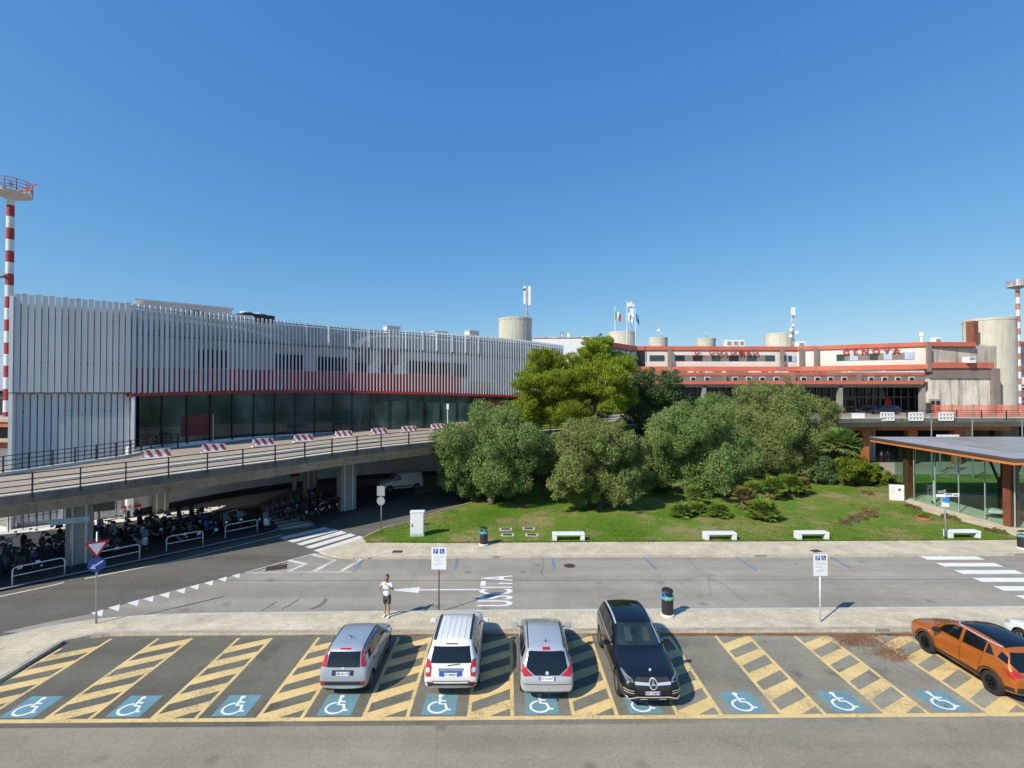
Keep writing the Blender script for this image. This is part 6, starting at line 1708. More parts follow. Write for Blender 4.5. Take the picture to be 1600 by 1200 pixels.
sk.lay('skid_plate', [(-.5, .42), (.5, .42), (.5, .48), (-.5, .48)], 'rear', M_RIM, 0.02, 0.2)
number_plate(sk, 'rear', 0, .80, 'FR 295KL')
sk.lay('sun_shade', [(-.62, 1.2), (.62, 1.2), (.55, 1.48), (-.55, 1.48)], 'front', MWHITE, 0.009, 0.1)
for sg in (-1, 1): mirror_part(root, M_CLAD, .92, 4.28 / 2 - 1.55, 1.14, sg, sk)

root.scale = (1, 1, 1.06)
# ---- white car nose at the right edge --------------------------------------------------
SP_W = dict(SP_M); SP_W['top'] = [(a, b - 0.12) for a, b in SP_M['top']]
root, sk = start_car('white_hatchback', 'white car cut off by the picture edge behind the orange crossover', (21.15, 18.0, 0), 0.0, P_WHITE, SP_W, G)
cabin(sk, SP_W, [[(1.42, 1.02), (2.30, 1.04), (2.30, 1.40), (1.98, 1.38), (1.62, 1.22)], [(2.42, 1.05), (3.18, 1.09), (3.16, 1.38), (2.42, 1.40)]], [(-.66, 1.06), (.66, 1.06), (.58, 1.40), (-.58, 1.40)], [(-.62, .98), (.62, .98), (.56, 1.34), (-.56, 1.34)])
for v in ('left', 'right'): sk.lay('headlamp', [(.06, .62), (.42, .72), (.5, .82), (.16, .78)], v, M_CLEARL, 0.01, 0.1)
for m in (lambda p: p, mir): sk.lay('tail_lamp', m([(.56, .84), (.80, .80), (.82, .96), (.72, .98)]), 'rear', M_REDL, 0.012, 0.07)
for sg in (-1, 1): mirror_part(root, M_CLAD, .92, 4.28 / 2 - 1.5, 1.08, sg, sk)

# ---- white van under the viaduct --------------------------------------------------------
SP = dict(L=4.35, W=1.82, wr=0.32, axles=(0.88, 3.62), tw=0.2,
          xs=[0.0, 0.08, 0.26, 0.6, 0.95, 1.15, 1.5, 1.85, 2.3, 3.2, 3.9, 4.18, 4.27, 4.32, 4.35],
          top=[(0, .68), (.08, .82), (.26, .95), (.6, 1.04), (.95, 1.12), (1.15, 1.2), (1.5, 1.5), (1.85, 1.76), (2.3, 1.84), (3.2, 1.85), (3.9, 1.83), (4.18, 1.78), (4.27, 1.5), (4.32, 1.1), (4.35, .7)],
          bot=[(0, .3), (.35, .22), (3.8, .22), (4.35, .32)], belt=[(0, .8), (1, 1.0), (4.35, 1.1)],
          plan=[(0, .76), (.08, .87), (.26, .95), (.6, .99), (1, 1), (4.0, 1), (4.18, .985), (4.27, .97), (4.32, .95), (4.35, .9)], roofw=[(0, .8), (1.5, .82), (2.3, .84), (4.35, .84)])
vp = P(622, 768)
root, sk = start_car('delivery_van', 'white panel van driving out of the shade under the viaduct', (vp.x, vp.y + 1.0, 0), radians(118), P_WHITE, SP, None)
root['category'] = 'van'
cabin(sk, SP, [[(1.35, 1.12), (2.0, 1.14), (2.0, 1.58), (1.72, 1.54)]], [(-.66, 1.18), (.66, 1.18), (.6, 1.66), (-.6, 1.66)], None)
for v in ('left', 'right'):
    sk.lay('rubbing_strip', [(1.2, .44), (3.2, .44), (3.2, .54), (1.2, .54)], v, M_CLAD, 0.012, 0.2)
    sk.lay('headlamp', [(.05, .72), (.38, .80), (.45, .92), (.2, .90)], v, M_CLEARL, 0.01, 0.1)
    seam(sk, [(2.08, .4), (2.08, 1.7)], v)
sk.lay('bumper', [(-.8, .36), (.8, .36), (.8, .58), (-.8, .58)], 'front', M_CLAD, 0.012, 0.1)
for sg in (-1, 1): mirror_part(root, M_CLAD, .93, 4.35 / 2 - 1.45, 1.2, sg, sk)

# ---- two dark cars in the shade on the viaduct -------------------------------------------
P_NAVY = car_paint('navy_paint', (0.012, 0.016, 0.05), 0.2, 0.3)
SP_S = dict(SP_M); SP_S['top'] = [(a, b - 0.18) for a, b in SP_M['top']]
for (u, Yc, paint, rz_, lab) in ((1382, 76.5, P_NAVY, pi / 2, 'dark blue car standing in the shade before the old terminal doors'), (1350, 79.5, P_BLACK, pi / 2 + .1, 'black car in the deep shade behind the viaduct railing')):
    root, sk = start_car('saloon_car', lab, ((u - 800) * Yc / 750, Yc, 6.42), rz_, paint, SP_S, 'cars waiting on the viaduct')
    cabin(sk, SP_S, [[(1.42, .98), (2.30, 1.0), (2.30, 1.34), (1.98, 1.32), (1.62, 1.17)], [(2.42, 1.0), (3.18, 1.04), (3.16, 1.32), (2.42, 1.34)]], [(-.66, 1.0), (.66, 1.0), (.58, 1.34), (-.58, 1.34)], [(-.62, .92), (.62, .92), (.56, 1.28), (-.56, 1.28)])
# ================================================================== STREET FURNITURE
M_WPLAS = Mt('white_plastic', (0.74, 0.74, 0.72), 0.5, 0, 0.06, 2)
def stripes_mat():
    m, N, L, b = newmat('red_white_stripes')
    tc = N.new('ShaderNodeTexCoord').outputs['Object']
    sp = N.new('ShaderNodeSeparateXYZ'); L.new(tc, sp.inputs[0])
    a = N.new('ShaderNodeMath'); a.operation = 'MULTIPLY_ADD'; L.new(sp.outputs[2], a.inputs[0]); a.inputs[1].default_value = 0.55; L.new(sp.outputs[0], a.inputs[2])
    d = N.new('ShaderNodeMath'); d.operation = 'MULTIPLY_ADD'; L.new(a.outputs[0], d.inputs[0]); d.inputs[1].default_value = 1.55; d.inputs[2].default_value = 0.18
    f = N.new('ShaderNodeMath'); f.operation = 'FRACT'; L.new(d.outputs[0], f.inputs[0])
    g = N.new('ShaderNodeMath'); g.operation = 'GREATER_THAN'; L.new(f.outputs[0], g.inputs[0]); g.inputs[1].default_value = 0.52
    z = N.new('ShaderNodeMath'); z.operation = 'GREATER_THAN'; L.new(sp.outputs[2], z.inputs[0]); z.inputs[1].default_value = 0.20
    k = N.new('ShaderNodeMath'); k.operation = 'MULTIPLY'; L.new(g.outputs[0], k.inputs[0]); L.new(z.outputs[0], k.inputs[1])
    c = mixc(N, L, k.outputs[0], (0.72, 0.71, 0.69), (0.42, 0.04, 0.055))
    c = mixc(N, L, 1.0, c, ramp(N, L, noise_out(N, L, tc, 4, 5), [(0.3, 0.8), (0.7, 1.0)]), 'MULTIPLY')
    L.new(c, b.inputs['Base Color']); b.inputs['Roughness'].default_value = 0.5
    return m
M_STRIPE = stripes_mat()
BG = 'red and white barriers on the viaduct'
BW = ['first', 'second', 'third', 'fourth', 'fifth', 'sixth', 'seventh', 'eighth', 'ninth']
_dk = [o for o in VIA.children if o.name.startswith('deck')][0]
DECKB = BVHTree.FromPolygons([_dk.matrix_basis @ v.co + VIA.location for v in _dk.data.vertices], [tuple(f.vertices) for f in _dk.data.polygons])
def deck_z(x, y):
    h_ = DECKB.ray_cast(Vector((x, y, 20)), Vector((0, 0, -1)))
    return h_[0].z if h_[0] is not None else 5.5
proto = None
for i, (u, v, wpx) in enumerate(((246, 716.5, 49), (334, 707, 44), (411, 697.5, 39), (474, 690.5, 36), (537, 684, 31), (592, 679.5, 30), (639, 675.5, 26), (684, 671.5, 24), (722, 668.5, 22))):
    tz = 5.1 + 0.7 * min(1, i / 6.0)
    for _ in range(5):
        p = P(u, v, tz + 0.02); tz = deck_z(p.x, p.y)
    j = near_t(p.x, p.y); nn = inwards(j); ang = atan2(-nn.x, nn.y) - 0.12
    if proto is None:
        t = thing('traffic_barrier', '', 'barrier', (0, 0, 0), 0, BG)
        m1 = MB()
        prof = [(0.30, 0), (0.30, .10), (.14, .38), (.09, .82), (-.09, .82), (-.14, .38), (-.30, .10), (-.30, 0)]
        k = len(prof); vs = []
        for s_, e in ((-1, 1.06), (1, 1.06)):
            for y, z in prof: vs.append((s_ * (e - z * 0.16), -y, z))
        m1.add(vs, [(q, (q + 1) % k, k + (q + 1) % k, k + q) for q in range(k)] + [tuple(range(k - 1, -1, -1)), tuple(range(k, 2 * k))])
        m1.build('body', M_STRIPE, t, world=False, bevel=0.015)
        m1 = MB()
        for s_ in (-.55, .55): m1.box((s_, 0, .85), (.16, .10, .06))
        m1.box((0, 0, .845), (.9, .05, .05)); m1.build('top_lug', M_WPLAS, t, world=False)
        proto = t
    else: t = copy_tree(proto)
    t.location = (p.x, p.y, tz + 0.004); t.rotation_euler = (0, 0, ang)
    t.scale = (.82, .82, .82)
    t['label'] = 'red and white striped barrier, %s from the left along the viaduct' % BW[i]

# bike hoops
HG = 'white tubular hoops along the motorbike kerb'
for i, ((u0, v0), (u1, v1), lab) in enumerate((((19, 915), (101, 897), 'white tubular hoop guard at the left edge before the first pillar'), ((150, 889), (218, 874), 'white tubular hoop guard behind the give way sign'), ((260, 862), (317, 851), 'white tubular hoop guard right of the silver scooter'),
                                               ((352, 842), (402, 831.5), 'white tubular hoop guard nearest the zebra crossing on the bike side'), ((499, 806), (531, 791), 'white tubular hoop guard at the foot of the second pillar'), ((345, 822), (371, 815), 'white hoop guard standing back among the motorbikes'))):
    a, b = P(u0, v0, .12), P(u1, v1, .12); d = (b - a).normalized()
    t = thing('hoop_guard', lab, 'hoop', a, 0, HG)
    zz = lambda h: Vector((0, 0, h)); r = 0.18; H_ = 0.92
    m1 = MB(); m1.tube([a, a + zz(H_ - r), a + d * r * .3 + zz(H_ - r * .3), a + d * r + zz(H_), b - d * r + zz(H_), b - d * r * .3 + zz(H_ - r * .3), b + zz(H_ - r), b], 0.032, 8); m1.build('hoop', MWHITE, t, smooth=True)
    m1 = MB(); m1.tube([a + zz(.48), b + zz(.48)], 0.026, 8); m1.build('crossbar', MWHITE, t, smooth=True)

# motorbike pavement under the viaduct
kb = [(-160, 953), (0, 920), (100, 899.5), (200, 879), (300, 857.5), (400, 836.5), (432, 828.5), (436, 824), (405, 792), (330, 800), (220, 812), (100, 826), (-160, 850)]
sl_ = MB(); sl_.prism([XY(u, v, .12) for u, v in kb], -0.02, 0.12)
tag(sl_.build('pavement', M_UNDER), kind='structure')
kr = MB(); kr.ribbon([XY(u, v, .12) for u, v in kb[:8]], 0.30, 0.125); kr.build('kerb', Mt('grey_kerb', (0.30, 0.30, 0.30), 0.9, 0, 0.15, 1), bpy.data.objects['pavement.002'])
kb2 = [(494, 821), (550, 799.5), (600, 786), (650, 771), (640, 752), (560, 762), (520, 770), (470, 786)]
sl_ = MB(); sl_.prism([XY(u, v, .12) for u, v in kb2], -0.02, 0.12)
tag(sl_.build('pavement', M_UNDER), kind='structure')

yd = MB(); yd.sheet([XY(u, v) for u, v in ((-420, 905), (-160, 862), (0, 842), (110, 826), (232, 812), (330, 799), (400, 788), (455, 764), (300, 787), (215, 806), (200, 800), (20, 826), (-30, 815), (-260, 812))], 0.003)
tag(yd.build('pavement', Mt('pale_yard_concrete', (0.72, 0.69, 0.61), 0.9, 0, 0.1, 0.4, 0.15, 10)), kind='structure')
# ---- scooters and motorbikes
M_BK = Mt('dark_bike_paint', (0.018, 0.018, 0.021), 0.35, 0.2, 0.2, 3, coat=0.5)
M_SEAT = Mt('black_seat', (0.012, 0.012, 0.012), 0.75, 0, 0.2, 6)
M_SILB = Mt('silver_bike_paint', (0.33, 0.36, 0.37), 0.35, 0.3, 0.1, 3, coat=0.5)
M_WHB = Mt('pale_bike_paint', (0.48, 0.5, 0.54), 0.35, 0.1, 0.1, 3, coat=0.5)
M_BLUEB = Mt('blue_bike_paint', (0.03, 0.05, 0.16), 0.35, 0.2, 0.1, 3, coat=0.5)
def bwheel(t, y, r, wd):
    m1 = MB(); n = 20; pr_ = [(r * .74, -wd / 2), (r * .95, -wd / 2), (r, 0), (r * .95, wd / 2), (r * .74, wd / 2)]
    vs = []
    for q, x in pr_: vs += [(x, y + q * cos(2 * pi * i / n), r + q * sin(2 * pi * i / n)) for i in range(n)]
    m1.add(vs, [(j * n + i, j * n + (i + 1) % n, ((j + 1) % 5) * n + (i + 1) % n, ((j + 1) % 5) * n + i) for j in range(5) for i in range(n)])
    for i in range(5):
        a = 2 * pi * i / 5; m1.bar((0, y, r), (0, y + r * .76 * cos(a), r + r * .76 * sin(a)), .03, .03, 1)
    m1.cyl((-.06, y, r), (.06, y, r), .05, n=8, mi=1)
    return m1.build('wheel', [M_TYRE, M_RIM], t, world=False)
def skin_mesh(name, pts, edges, mat, parent, sub=2, root=0):
    me = bpy.data.meshes.new(name); me.from_pydata([p[:3] for p in pts], edges, []); me.update()
    o = bpy.data.objects.new('tmp', me); COL.objects.link(o)
    o.modifiers.new('k', 'SKIN')
    for i, p in enumerate(pts):
        r = p[3]; me.skin_vertices[0].data[i].radius = r if isinstance(r, tuple) else (r, r)
        me.skin_vertices[0].data[i].use_root = (i == root)
    s = o.modifiers.new('s', 'SUBSURF'); s.levels = sub; s.render_levels = sub
    dg = C.evaluated_depsgraph_get()
    out = bpy.data.meshes.new_from_object(o.evaluated_get(dg)); bpy.data.objects.remove(o)
    out.materials.clear(); out.materials.append(mat)
    for p in out.polygons: p.use_smooth = True
    return link(name, out, parent)
def scooter(paint, box=True, screen=True, label='', name='motor_scooter'):
    """points to +Y"""
    t = thing(name, label, 'scooter', (0, 0, 0), 0, 'motorbikes parked under the viaduct')
    bwheel(t, .66, .26, .11); bwheel(t, -.62, .26, .12)
    skin_mesh('body', [(0, -.85, .66, (.13, .09)), (0, -.45, .55, (.19, .16)), (0, -.12, .36, (.18, .10)), (0, .22, .33, (.18, .07)), (0, .44, .55, (.21, .08)), (0, .50, .85, (.19, .09)), (0, .56, 1.0, (.13, .08)), (0, .70, .48, (.09, .06))], [(0, 1), (1, 2), (2, 3), (3, 4), (4, 5), (5, 6), (4, 7)], paint, t, 1)
    skin_mesh('seat', [(0, -.82, .80, (.12, .06)), (0, -.5, .80, (.16, .07)), (0, -.15, .76, (.14, .06))], [(0, 1), (1, 2)], M_SEAT, t, 1)
    m1 = MB(); m1.tube([(-.36, .36, 1.04), (-.2, .5, 1.05), (.2, .5, 1.05), (.36, .36, 1.04)], .022, 6); m1.cyl((0, .52, .95), (0, .50, 1.05), .04, n=8)
    for s_ in (-1, 1): m1.tube([(s_ * .25, .46, 1.05), (s_ * .33, .52, 1.22)], .01, 5); m1.box((s_ * .34, .53, 1.25), (.13, .03, .09))
    m1.build('handlebar', M_CLAD, t, world=False)
    m1 = MB(); m1.box((0, .66, .86), (.20, .05, .12), 0, 0, .8); m1.build('headlamp', M_CLEARL, t, world=False, bevel=.015)
    if screen:
        m1 = MB(); m1.add([(-.20, .60, 1.0), (.20, .60, 1.0), (.16, .50, 1.42), (-.16, .50, 1.42), (-.20, .615, 1.0), (.20, .615, 1.0), (.16, .515, 1.42), (-.16, .515, 1.42)], [(0, 1, 2, 3), (7, 6, 5, 4), (0, 4, 5, 1), (1, 5, 6, 2), (2, 6, 7, 3), (3, 7, 4, 0)]); m1.build('screen', Mt('smoky_screen', (.05, .06, .065), .08), t, world=False)
    if box: m1 = MB(); m1.box((0, -.95, 1.0), (.42, .36, .28), 0, 0, .86); m1.build('top_case', M_CLAD, t, world=False, bevel=.04)
    m1 = MB(); m1.box((0, -1.0, .55), (.2, .02, .16)); m1.build('number_plate', M_PLATE, t, world=False)
    m1 = MB(); m1.box((0, -.97, .70), (.2, .04, .06)); m1.build('tail_lamp', M_REDL, t, world=False)
    return t
def motorbike(paint, label=''):
    t = thing('motorbike', label, 'motorbike', (0, 0, 0), 0, 'motorbikes parked under the viaduct')
    bwheel(t, .74, .31, .12); bwheel(t, -.70, .31, .16)
    skin_mesh('tank', [(0, .35, .88, (.12, .10)), (0, .1, .92, (.16, .12)), (0, -.12, .82, (.11, .08))], [(0, 1), (1, 2)], paint, t, 1)
    skin_mesh('seat', [(0, -.12, .84, (.12, .05)), (0, -.5, .88, (.14, .05)), (0, -.85, .98, (.09, .05))], [(0, 1), (1, 2)], M_SEAT, t, 1)
    skin_mesh('engine', [(0, .22, .45, (.17, .17)), (0, -.15, .45, (.18, .16)), (0, -.1, .7, (.12, .1))], [(0, 1), (1, 2)], MDARK, t, 1)
    m1 = MB()
    for s_ in (-.09, .09): m1.tube([(s_, .74, .31), (s_, .50, 1.0)], .026, 6)
    m1.build('fork', M_RIM, t, world=False)
    m1 = MB()
    for s_ in (-.10, .10): m1.tube([(s_, -.70, .31), (s_, -.1, .42)], .03, 6)
    m1.tube([(.16, .3, .35), (.18, -.2, .25), (.19, -.75, .42)], [.03, .035, .06], 7); m1.build('exhaust', M_RIM, t, world=False)
    m1 = MB(); m1.tube([(-.38, .34, 1.06), (-.15, .46, 1.04), (.15, .46, 1.04), (.38, .34, 1.06)], .018, 6)
    for s_ in (-1, 1): m1.tube([(s_ * .28, .4, 1.05), (s_ * .36, .46, 1.2)], .01, 5); m1.box((s_ * .37, .47, 1.23), (.12, .03, .08))
    m1.build('handlebar', M_CLAD, t, world=False)
    m1 = MB(); m1.lathe([(.03, -.06), (.09, -.02), (.10, .04), (.02, .05)], (0, 0, 0), 12)
    m1.v = [(a, .60 + c, .92 + b) for a, b, c in m1.v]; m1.build('headlamp', M_CLEARL, t, world=False)
    skin_mesh('mudguard', [(0, .45, .55, (.07, .02)), (0, .7, .68, (.08, .02)), (0, .98, .58, (.06, .02))], [(0, 1), (1, 2)], paint, t, 1)
    m1 = MB(); m1.box((0, -1.0, .72), (.18, .02, .16)); m1.build('number_plate', M_PLATE, t, world=False)
    return t
LAB = 'dark motorbike among the packed rows in the viaduct shade'
LABS = 'dark scooter among the packed rows in the viaduct shade'
protos = [scooter(M_BK, True, True, LABS), motorbike(M_BK, LAB), scooter(M_BLUEB, False, True, LABS), motorbike(M_BLUEB, LAB), scooter(M_BK, False, False, LABS)]
rb_ = random.Random(4)
K0, K1 = P(0, 915, .12), P(432, 826, .12)
kd = (K1 - K0); kl = kd.length; kd.normalize(); kn = Vector((-kd.y, kd.x, 0))
pil = [Vector((p1.x, p1.y + .5)), Vector((p2.x, p2.y + .5))]
pv_ = P(250, 800)
spots = []
for row, off in enumerate((1.75, 4.1, 6.5)):
    s_ = -3.0
    while s_ < kl - 0.5 - row * 1.5:
        q = K0 + kd * s_ + kn * (off + rb_.uniform(-.2, .2)); s_ += rb_.uniform(.72, .98)
        if min((Vector((q.x, q.y)) - c).length for c in pil) < 1.35 or (Vector((q.x, q.y)) - Vector((pv_.x, pv_.y))).length < 1.3: continue
        if row == 0 and (abs(q.x - P(228, 868).x - kn.x * 1.6) < .75): continue
        if rb_.random() < 0.05: continue
        flip = rb_.random() < 0.4
        spots.append((q, atan2(kn.y, kn.x) - pi / 2 + rb_.uniform(-.16, .16) + 0.18 + (pi if flip else 0)))
I0, I1 = P(500, 815, .12), P(590, 783, .12); ed = (I1 - I0).normalized(); en = Vector((-ed.y, ed.x, 0))
for off in (2.0, 4.2):
    for s_ in np.arange(-.4, 5.2, .85):
        q = I0 + ed * float(s_) + en * off
        if min((Vector((q.x, q.y)) - c).length for c in pil) < 1.3: continue
        spots.append((q, atan2(en.y, en.x) - pi / 2 + rb_.uniform(-.2, .2)))
used_p = set()
for i, (q, a) in enumerate(spots):
    k = rb_.choice((0, 0, 1, 1, 2, 3, 4))
    if k in used_p: t = copy_tree(protos[k])
    else: t = protos[k]; used_p.add(k)
    t.location = (q.x, q.y, .12); t.rotation_euler = (0, rb_.uniform(-.07, .07), a)
for k in range(5):
    if k not in used_p: protos[k].location = (-22, 36 + k, .12)
for (u, v, paint, box, lab, da) in ((228, 866, M_SILB, False, 'silver scooter facing the road between two hoop guards', pi + .15), (427, 832, M_WHB, False, 'pale scooter at the end of the row beside the zebra crossing', pi - .5), (160, 868, M_WHB, True, 'pale scooter half hidden by the give way sign', .2)):
    q = P(u, v, .12) + kn * 1.0; t = scooter(paint, box, True, lab); t.location = (q.x, q.y, .12); t.rotation_euler = (0, 0.05, atan2(kn.y, kn.x) - pi / 2 + da)

# ---- traffic signs
M_SBLUE = Mt('sign_blue', (0.02, 0.085, 0.36), 0.4, 0, 0.06, 2)
M_SRED = Mt('sign_red', (0.45, 0.02, 0.04), 0.4, 0, 0.06, 2)
M_SWHITE = Mt('sign_white', (0.78, 0.79, 0.80), 0.4, 0, 0.04, 2)
M_SBACK = Mt('sign_back_grey', (0.28, 0.31, 0.32), 0.5, 0.3, 0.1, 2)
M_RUSTP = Mt('rusty_post', (0.17, 0.10, 0.055), 0.8, 0.1, 0.35, 4)
M_FAINT = Mt('faint_print', (0.50, 0.52, 0.56), 0.6, 0, 0.1, 9)
def plate_poly(mb, poly, y, th, mi=0):
    """upright plate facing -Y, poly in (x, z)"""
    n = len(poly); vs = [(x, y, z) for x, z in poly] + [(x, y + th, z) for x, z in poly]
    mb.add(vs, [tuple(range(n)), tuple(range(2 * n - 1, n - 1, -1))] + [(i + n, (i + 1) % n + n, (i + 1) % n, i) for i in range(n)], mi)
def rectp(x0, z0, x1, z1): return [(x0, z0), (x1, z0), (x1, z1), (x0, z1)]
def circ(x, z, r, n=24): return [(x + r * cos(2 * pi * i / n), z + r * sin(2 * pi * i / n)) for i in range(n)]
def stroke(mb, pts, w, y, th, mi=0):
    for a, b in zip(pts, pts[1:]):
        a, b = Vector(a), Vector(b); d = (b - a).normalized(); n = Vector((-d.y, d.x)) * w / 2; a = a - d * w * .2; b = b + d * w * .2
        plate_poly(mb, [tuple(a - n), tuple(b - n), tuple(b + n), tuple(a + n)], y, th, mi)
def parking_sign(label, base, rz, post_mat, wd, z0, z1):
    t = thing('parking_sign', label, 'sign', base, rz, 'disabled parking signs on the pavement')
    m1 = MB(); m1.cyl((0, .05, 0), (0, .05, z1 - .05), .032, n=10); m1.build('post', post_mat, t, world=False, smooth=True)
    m1 = MB(); plate_poly(m1, rectp(-wd / 2, z0, wd / 2, z1), 0, .02); pn = m1.build('panel', M_SWHITE, t, world=False)
    h = z1 - z0; s_ = wd * .32
    for sx in (-1, 1):
        cx = sx * wd * .215; zc = z1 - h * .165
        m1 = MB(); plate_poly(m1, rectp(cx - s_ / 2, zc - s_ / 2, cx + s_ / 2, zc + s_ / 2), -.006, .004); sq = m1.build('blue_square', M_SBLUE, pn, world=False)
        m1 = MB(); q = s_
        if sx < 0: stroke(m1, [(cx - .14 * q, zc - .36 * q), (cx - .14 * q, zc + .34 * q), (cx + .1 * q, zc + .34 * q), (cx + .22 * q, zc + .2 * q), (cx + .1 * q, zc + .02 * q), (cx - .14 * q, zc + .02 * q)], .13 * q, -.012, .004)
        else:
            stroke(m1, [(cx - .08 * q, zc + .26 * q), (cx - .06 * q, zc - .02 * q), (cx + .16 * q, zc - .04 * q), (cx + .26 * q, zc - .3 * q)], .09 * q, -.012, .004)
            stroke(m1, [(cx - .05 * q + .24 * q * cos(a), zc - .12 * q + .24 * q * sin(a)) for a in [radians(120 + 16 * i) for i in range(14)]], .06 * q, -.012, .004)
            plate_poly(m1, circ(cx - .08 * q, zc + .36 * q, .07 * q, 10), -.012, .004)
        m1.build('pictogram', M_SWHITE, sq, world=False)
    m1 = MB()
    for z, a, b in ((.62, -.38, .36), (.57, -.38, .40), (.52, -.38, .34), (.44, -.34, .10), (.40, -.38, .30), (.30, -.1, .28), (.26, -.38, .36), (.20, -.30, .12)):
        plate_poly(m1, rectp(a * wd, z0 + h * z - .009, b * wd, z0 + h * z + .009), -.004, .003)
    m1.build('small_print', M_FAINT, pn, world=False)
b1 = P(1283, 973, .12); parking_sign('white disabled parking sign on a white post, the right one of two', b1, 0.05, MWHITE, .62, 2.02, 2.95)
parking_sign('white disabled parking sign on a rusty post behind the white car', (-3.36, 22.15, .12), 0.0, M_RUSTP, .68, 1.86, 2.86)
b1 = P(150, 975, .12)
t = thing('give_way_sign', 'red edged give way triangle above a round blue arrow sign on one grey post', 'sign', b1, 0.62)
m1 = MB(); m1.cyl((0, .06, 0), (0, .06, 3.95), .035, n=10); m1.build('post', MGALV, t, world=False, smooth=True)
tri_ = lambda r, zc: [(r * cos(a), zc + r * sin(a)) for a in (radians(270), radians(30), radians(150))]
m1 = MB(); plate_poly(m1, tri_(.50, 3.30), 0, .02); pn = m1.build('triangle', M_SRED, t, world=False)
m1 = MB(); plate_poly(m1, tri_(.33, 3.30), -.006, .004); m1.build('white_field', M_SWHITE, pn, world=False)
m1 = MB(); plate_poly(m1, circ(0, 2.55, .31), 0, .02); pn = m1.build('blue_disc', M_SBLUE, t, world=False)
m1 = MB(); stroke(m1, [(.2, 2.67), (-.12, 2.48)], .07, -.006, .004); plate_poly(m1, [(-.22, 2.42), (-.02, 2.36), (-.11, 2.60)], -.006, .004); m1.build('arrow', M_SWHITE, pn, world=False)
b1 = P(595, 833, .12)
t = thing('road_sign', 'road sign seen from its grey back, rectangle over disc, beside the zebra crossing', 'sign', b1, 2.9)
m1 = MB(); m1.cyl((0, -.05, 0), (0, -.05, 3.35), .035, n=10); m1.build('post', MGALV, t, world=False, smooth=True)
m1 = MB(); plate_poly(m1, rectp(-.3, 2.62, .3, 3.3), 0, .02); m1.build('rectangular_plate', M_SBACK, t, world=False)
m1 = MB(); plate_poly(m1, circ(0, 2.27, .31), 0, .02); m1.build('round_plate', M_SBACK, t, world=False)
b1 = P(110, 893, .12)
t = thing('arrow_sign', 'pale grey arrow shaped direction board on a slim post before the first pillar', 'sign', b1, 0.55)
m1 = MB(); m1.cyl((0, .05, 0), (0, .05, 3.05), .035, n=10); m1.build('post', MGALV, t, world=False, smooth=True)
m1 = MB(); plate_poly(m1, [(-1.0, 2.82), (-.82, 2.66), (.78, 2.66), (.78, 2.98), (-.82, 2.98)], 0, .02); pn = m1.build('board', Mt('pale_blue_grey_board', (0.36, 0.44, 0.47), 0.5), t, world=False)
m1 = MB(); plate_poly(m1, rectp(.1, 2.78, .5, 2.86), -.004, .003); m1.build('faded_print', M_SBACK, pn, world=False)
b1 = P(1478, 843, .12)
t = thing('signpost', 'signpost with white finger boards over a small blue and white panel, by the last bench', 'sign', b1, 0.0)
m1 = MB(); m1.cyl((0, .05, 0), (0, .05, 3.35), .05, n=10); m1.build('post', MGALV, t, world=False, smooth=True)
m1 = MB(); plate_poly(m1, rectp(-.62, 2.86, .12, 3.06), -.02, .03); m1.build('finger_board', M_SWHITE, t, world=False)
m1 = MB(); plate_poly(m1, rectp(-.1, 2.90, .88, 3.12), -.06, .03, 0); plate_poly(m1, rectp(.5, 2.95, .8, 3.05), -.066, .005, 1); plate_poly(m1, rectp(-.05, 3.0, .4, 3.1), -.066, .005, 1); m1.build('finger_board', [M_SWHITE, M_SBACK], t, world=False)
m1 = MB(); plate_poly(m1, rectp(-.5, 3.12, .05, 3.3), .0, .03); m1.build('finger_board', M_SBACK, t, world=False)
m1 = MB(); plate_poly(m1, rectp(-.26, 2.2, .24, 2.82), -.02, .03, 0); plate_poly(m1, [(-.26, 2.55), (.24, 2.45), (.24, 2.82), (-.26, 2.82)], -.028, .006, 1); m1.build('blue_panel', [M_SWHITE, Mt('bright_blue', (0.03, 0.24, 0.62), 0.4)], t, world=False)
b1 = P(1401, 782, .13)
t = thing('notice_board', 'white square notice board standing at the corner of the glass pavilion', 'sign', b1, -0.25)
m1 = MB(); m1.box((0, 0, .72), (1.15, .16, 1.44)); m1.build('panel', M_WPLAS, t, world=False, bevel=.02)
m1 = MB()
for z, a, b in ((1.2, -.45, -.1), (1.08, -.45, -.15), (.9, -.45, -.2), (.78, -.45, -.12), (.62, -.45, -.3)): plate_poly(m1, rectp(a, z - .025, b, z + .025), -.085, .004, 0)
plate_poly(m1, circ(.2, 1.0, .12, 14), -.085, .004, 1); m1.build('print', [M_FAINT, M_SBLUE], t, world=False)
b1 = P(1443, 786, .13)
t = thing('white_board', 'tall pale board standing behind the pavilion glass near its left column', 'board', (b1.x + .9, b1.y, .14), 0.9)
m1 = MB(); m1.box((0, 0, 1.0), (.75, .08, 2.0)); m1.build('panel', M_WPLAS, t, world=False)
m1 = MB(); m1.box((0, 0, .05), (.8, .3, .1)); m1.build('base', MDARK, t, world=False)
for (u, v0, v1, Y, lab, cap) in ((333, 648, 692, 44, 'slim grey pole on the viaduct between the first and second barriers', 0), (699.5, 631, 662, 53, 'white slim signpost on the viaduct just left of the pine', 1)):
    a = D(u, v1, Y); b = D(u, v0, Y); t = thing('slim_pole', lab, 'pole', a)
    m1 = MB(); m1.cyl(a, b, .05, .04, n=8); m1.build('pole', MGALV if not cap else MWHITE, t)
    if cap: m1 = MB(); m1.box((b.x, b.y, b.z - .3), (.24, .05, .6)); m1.build('plate', MWHITE, t)
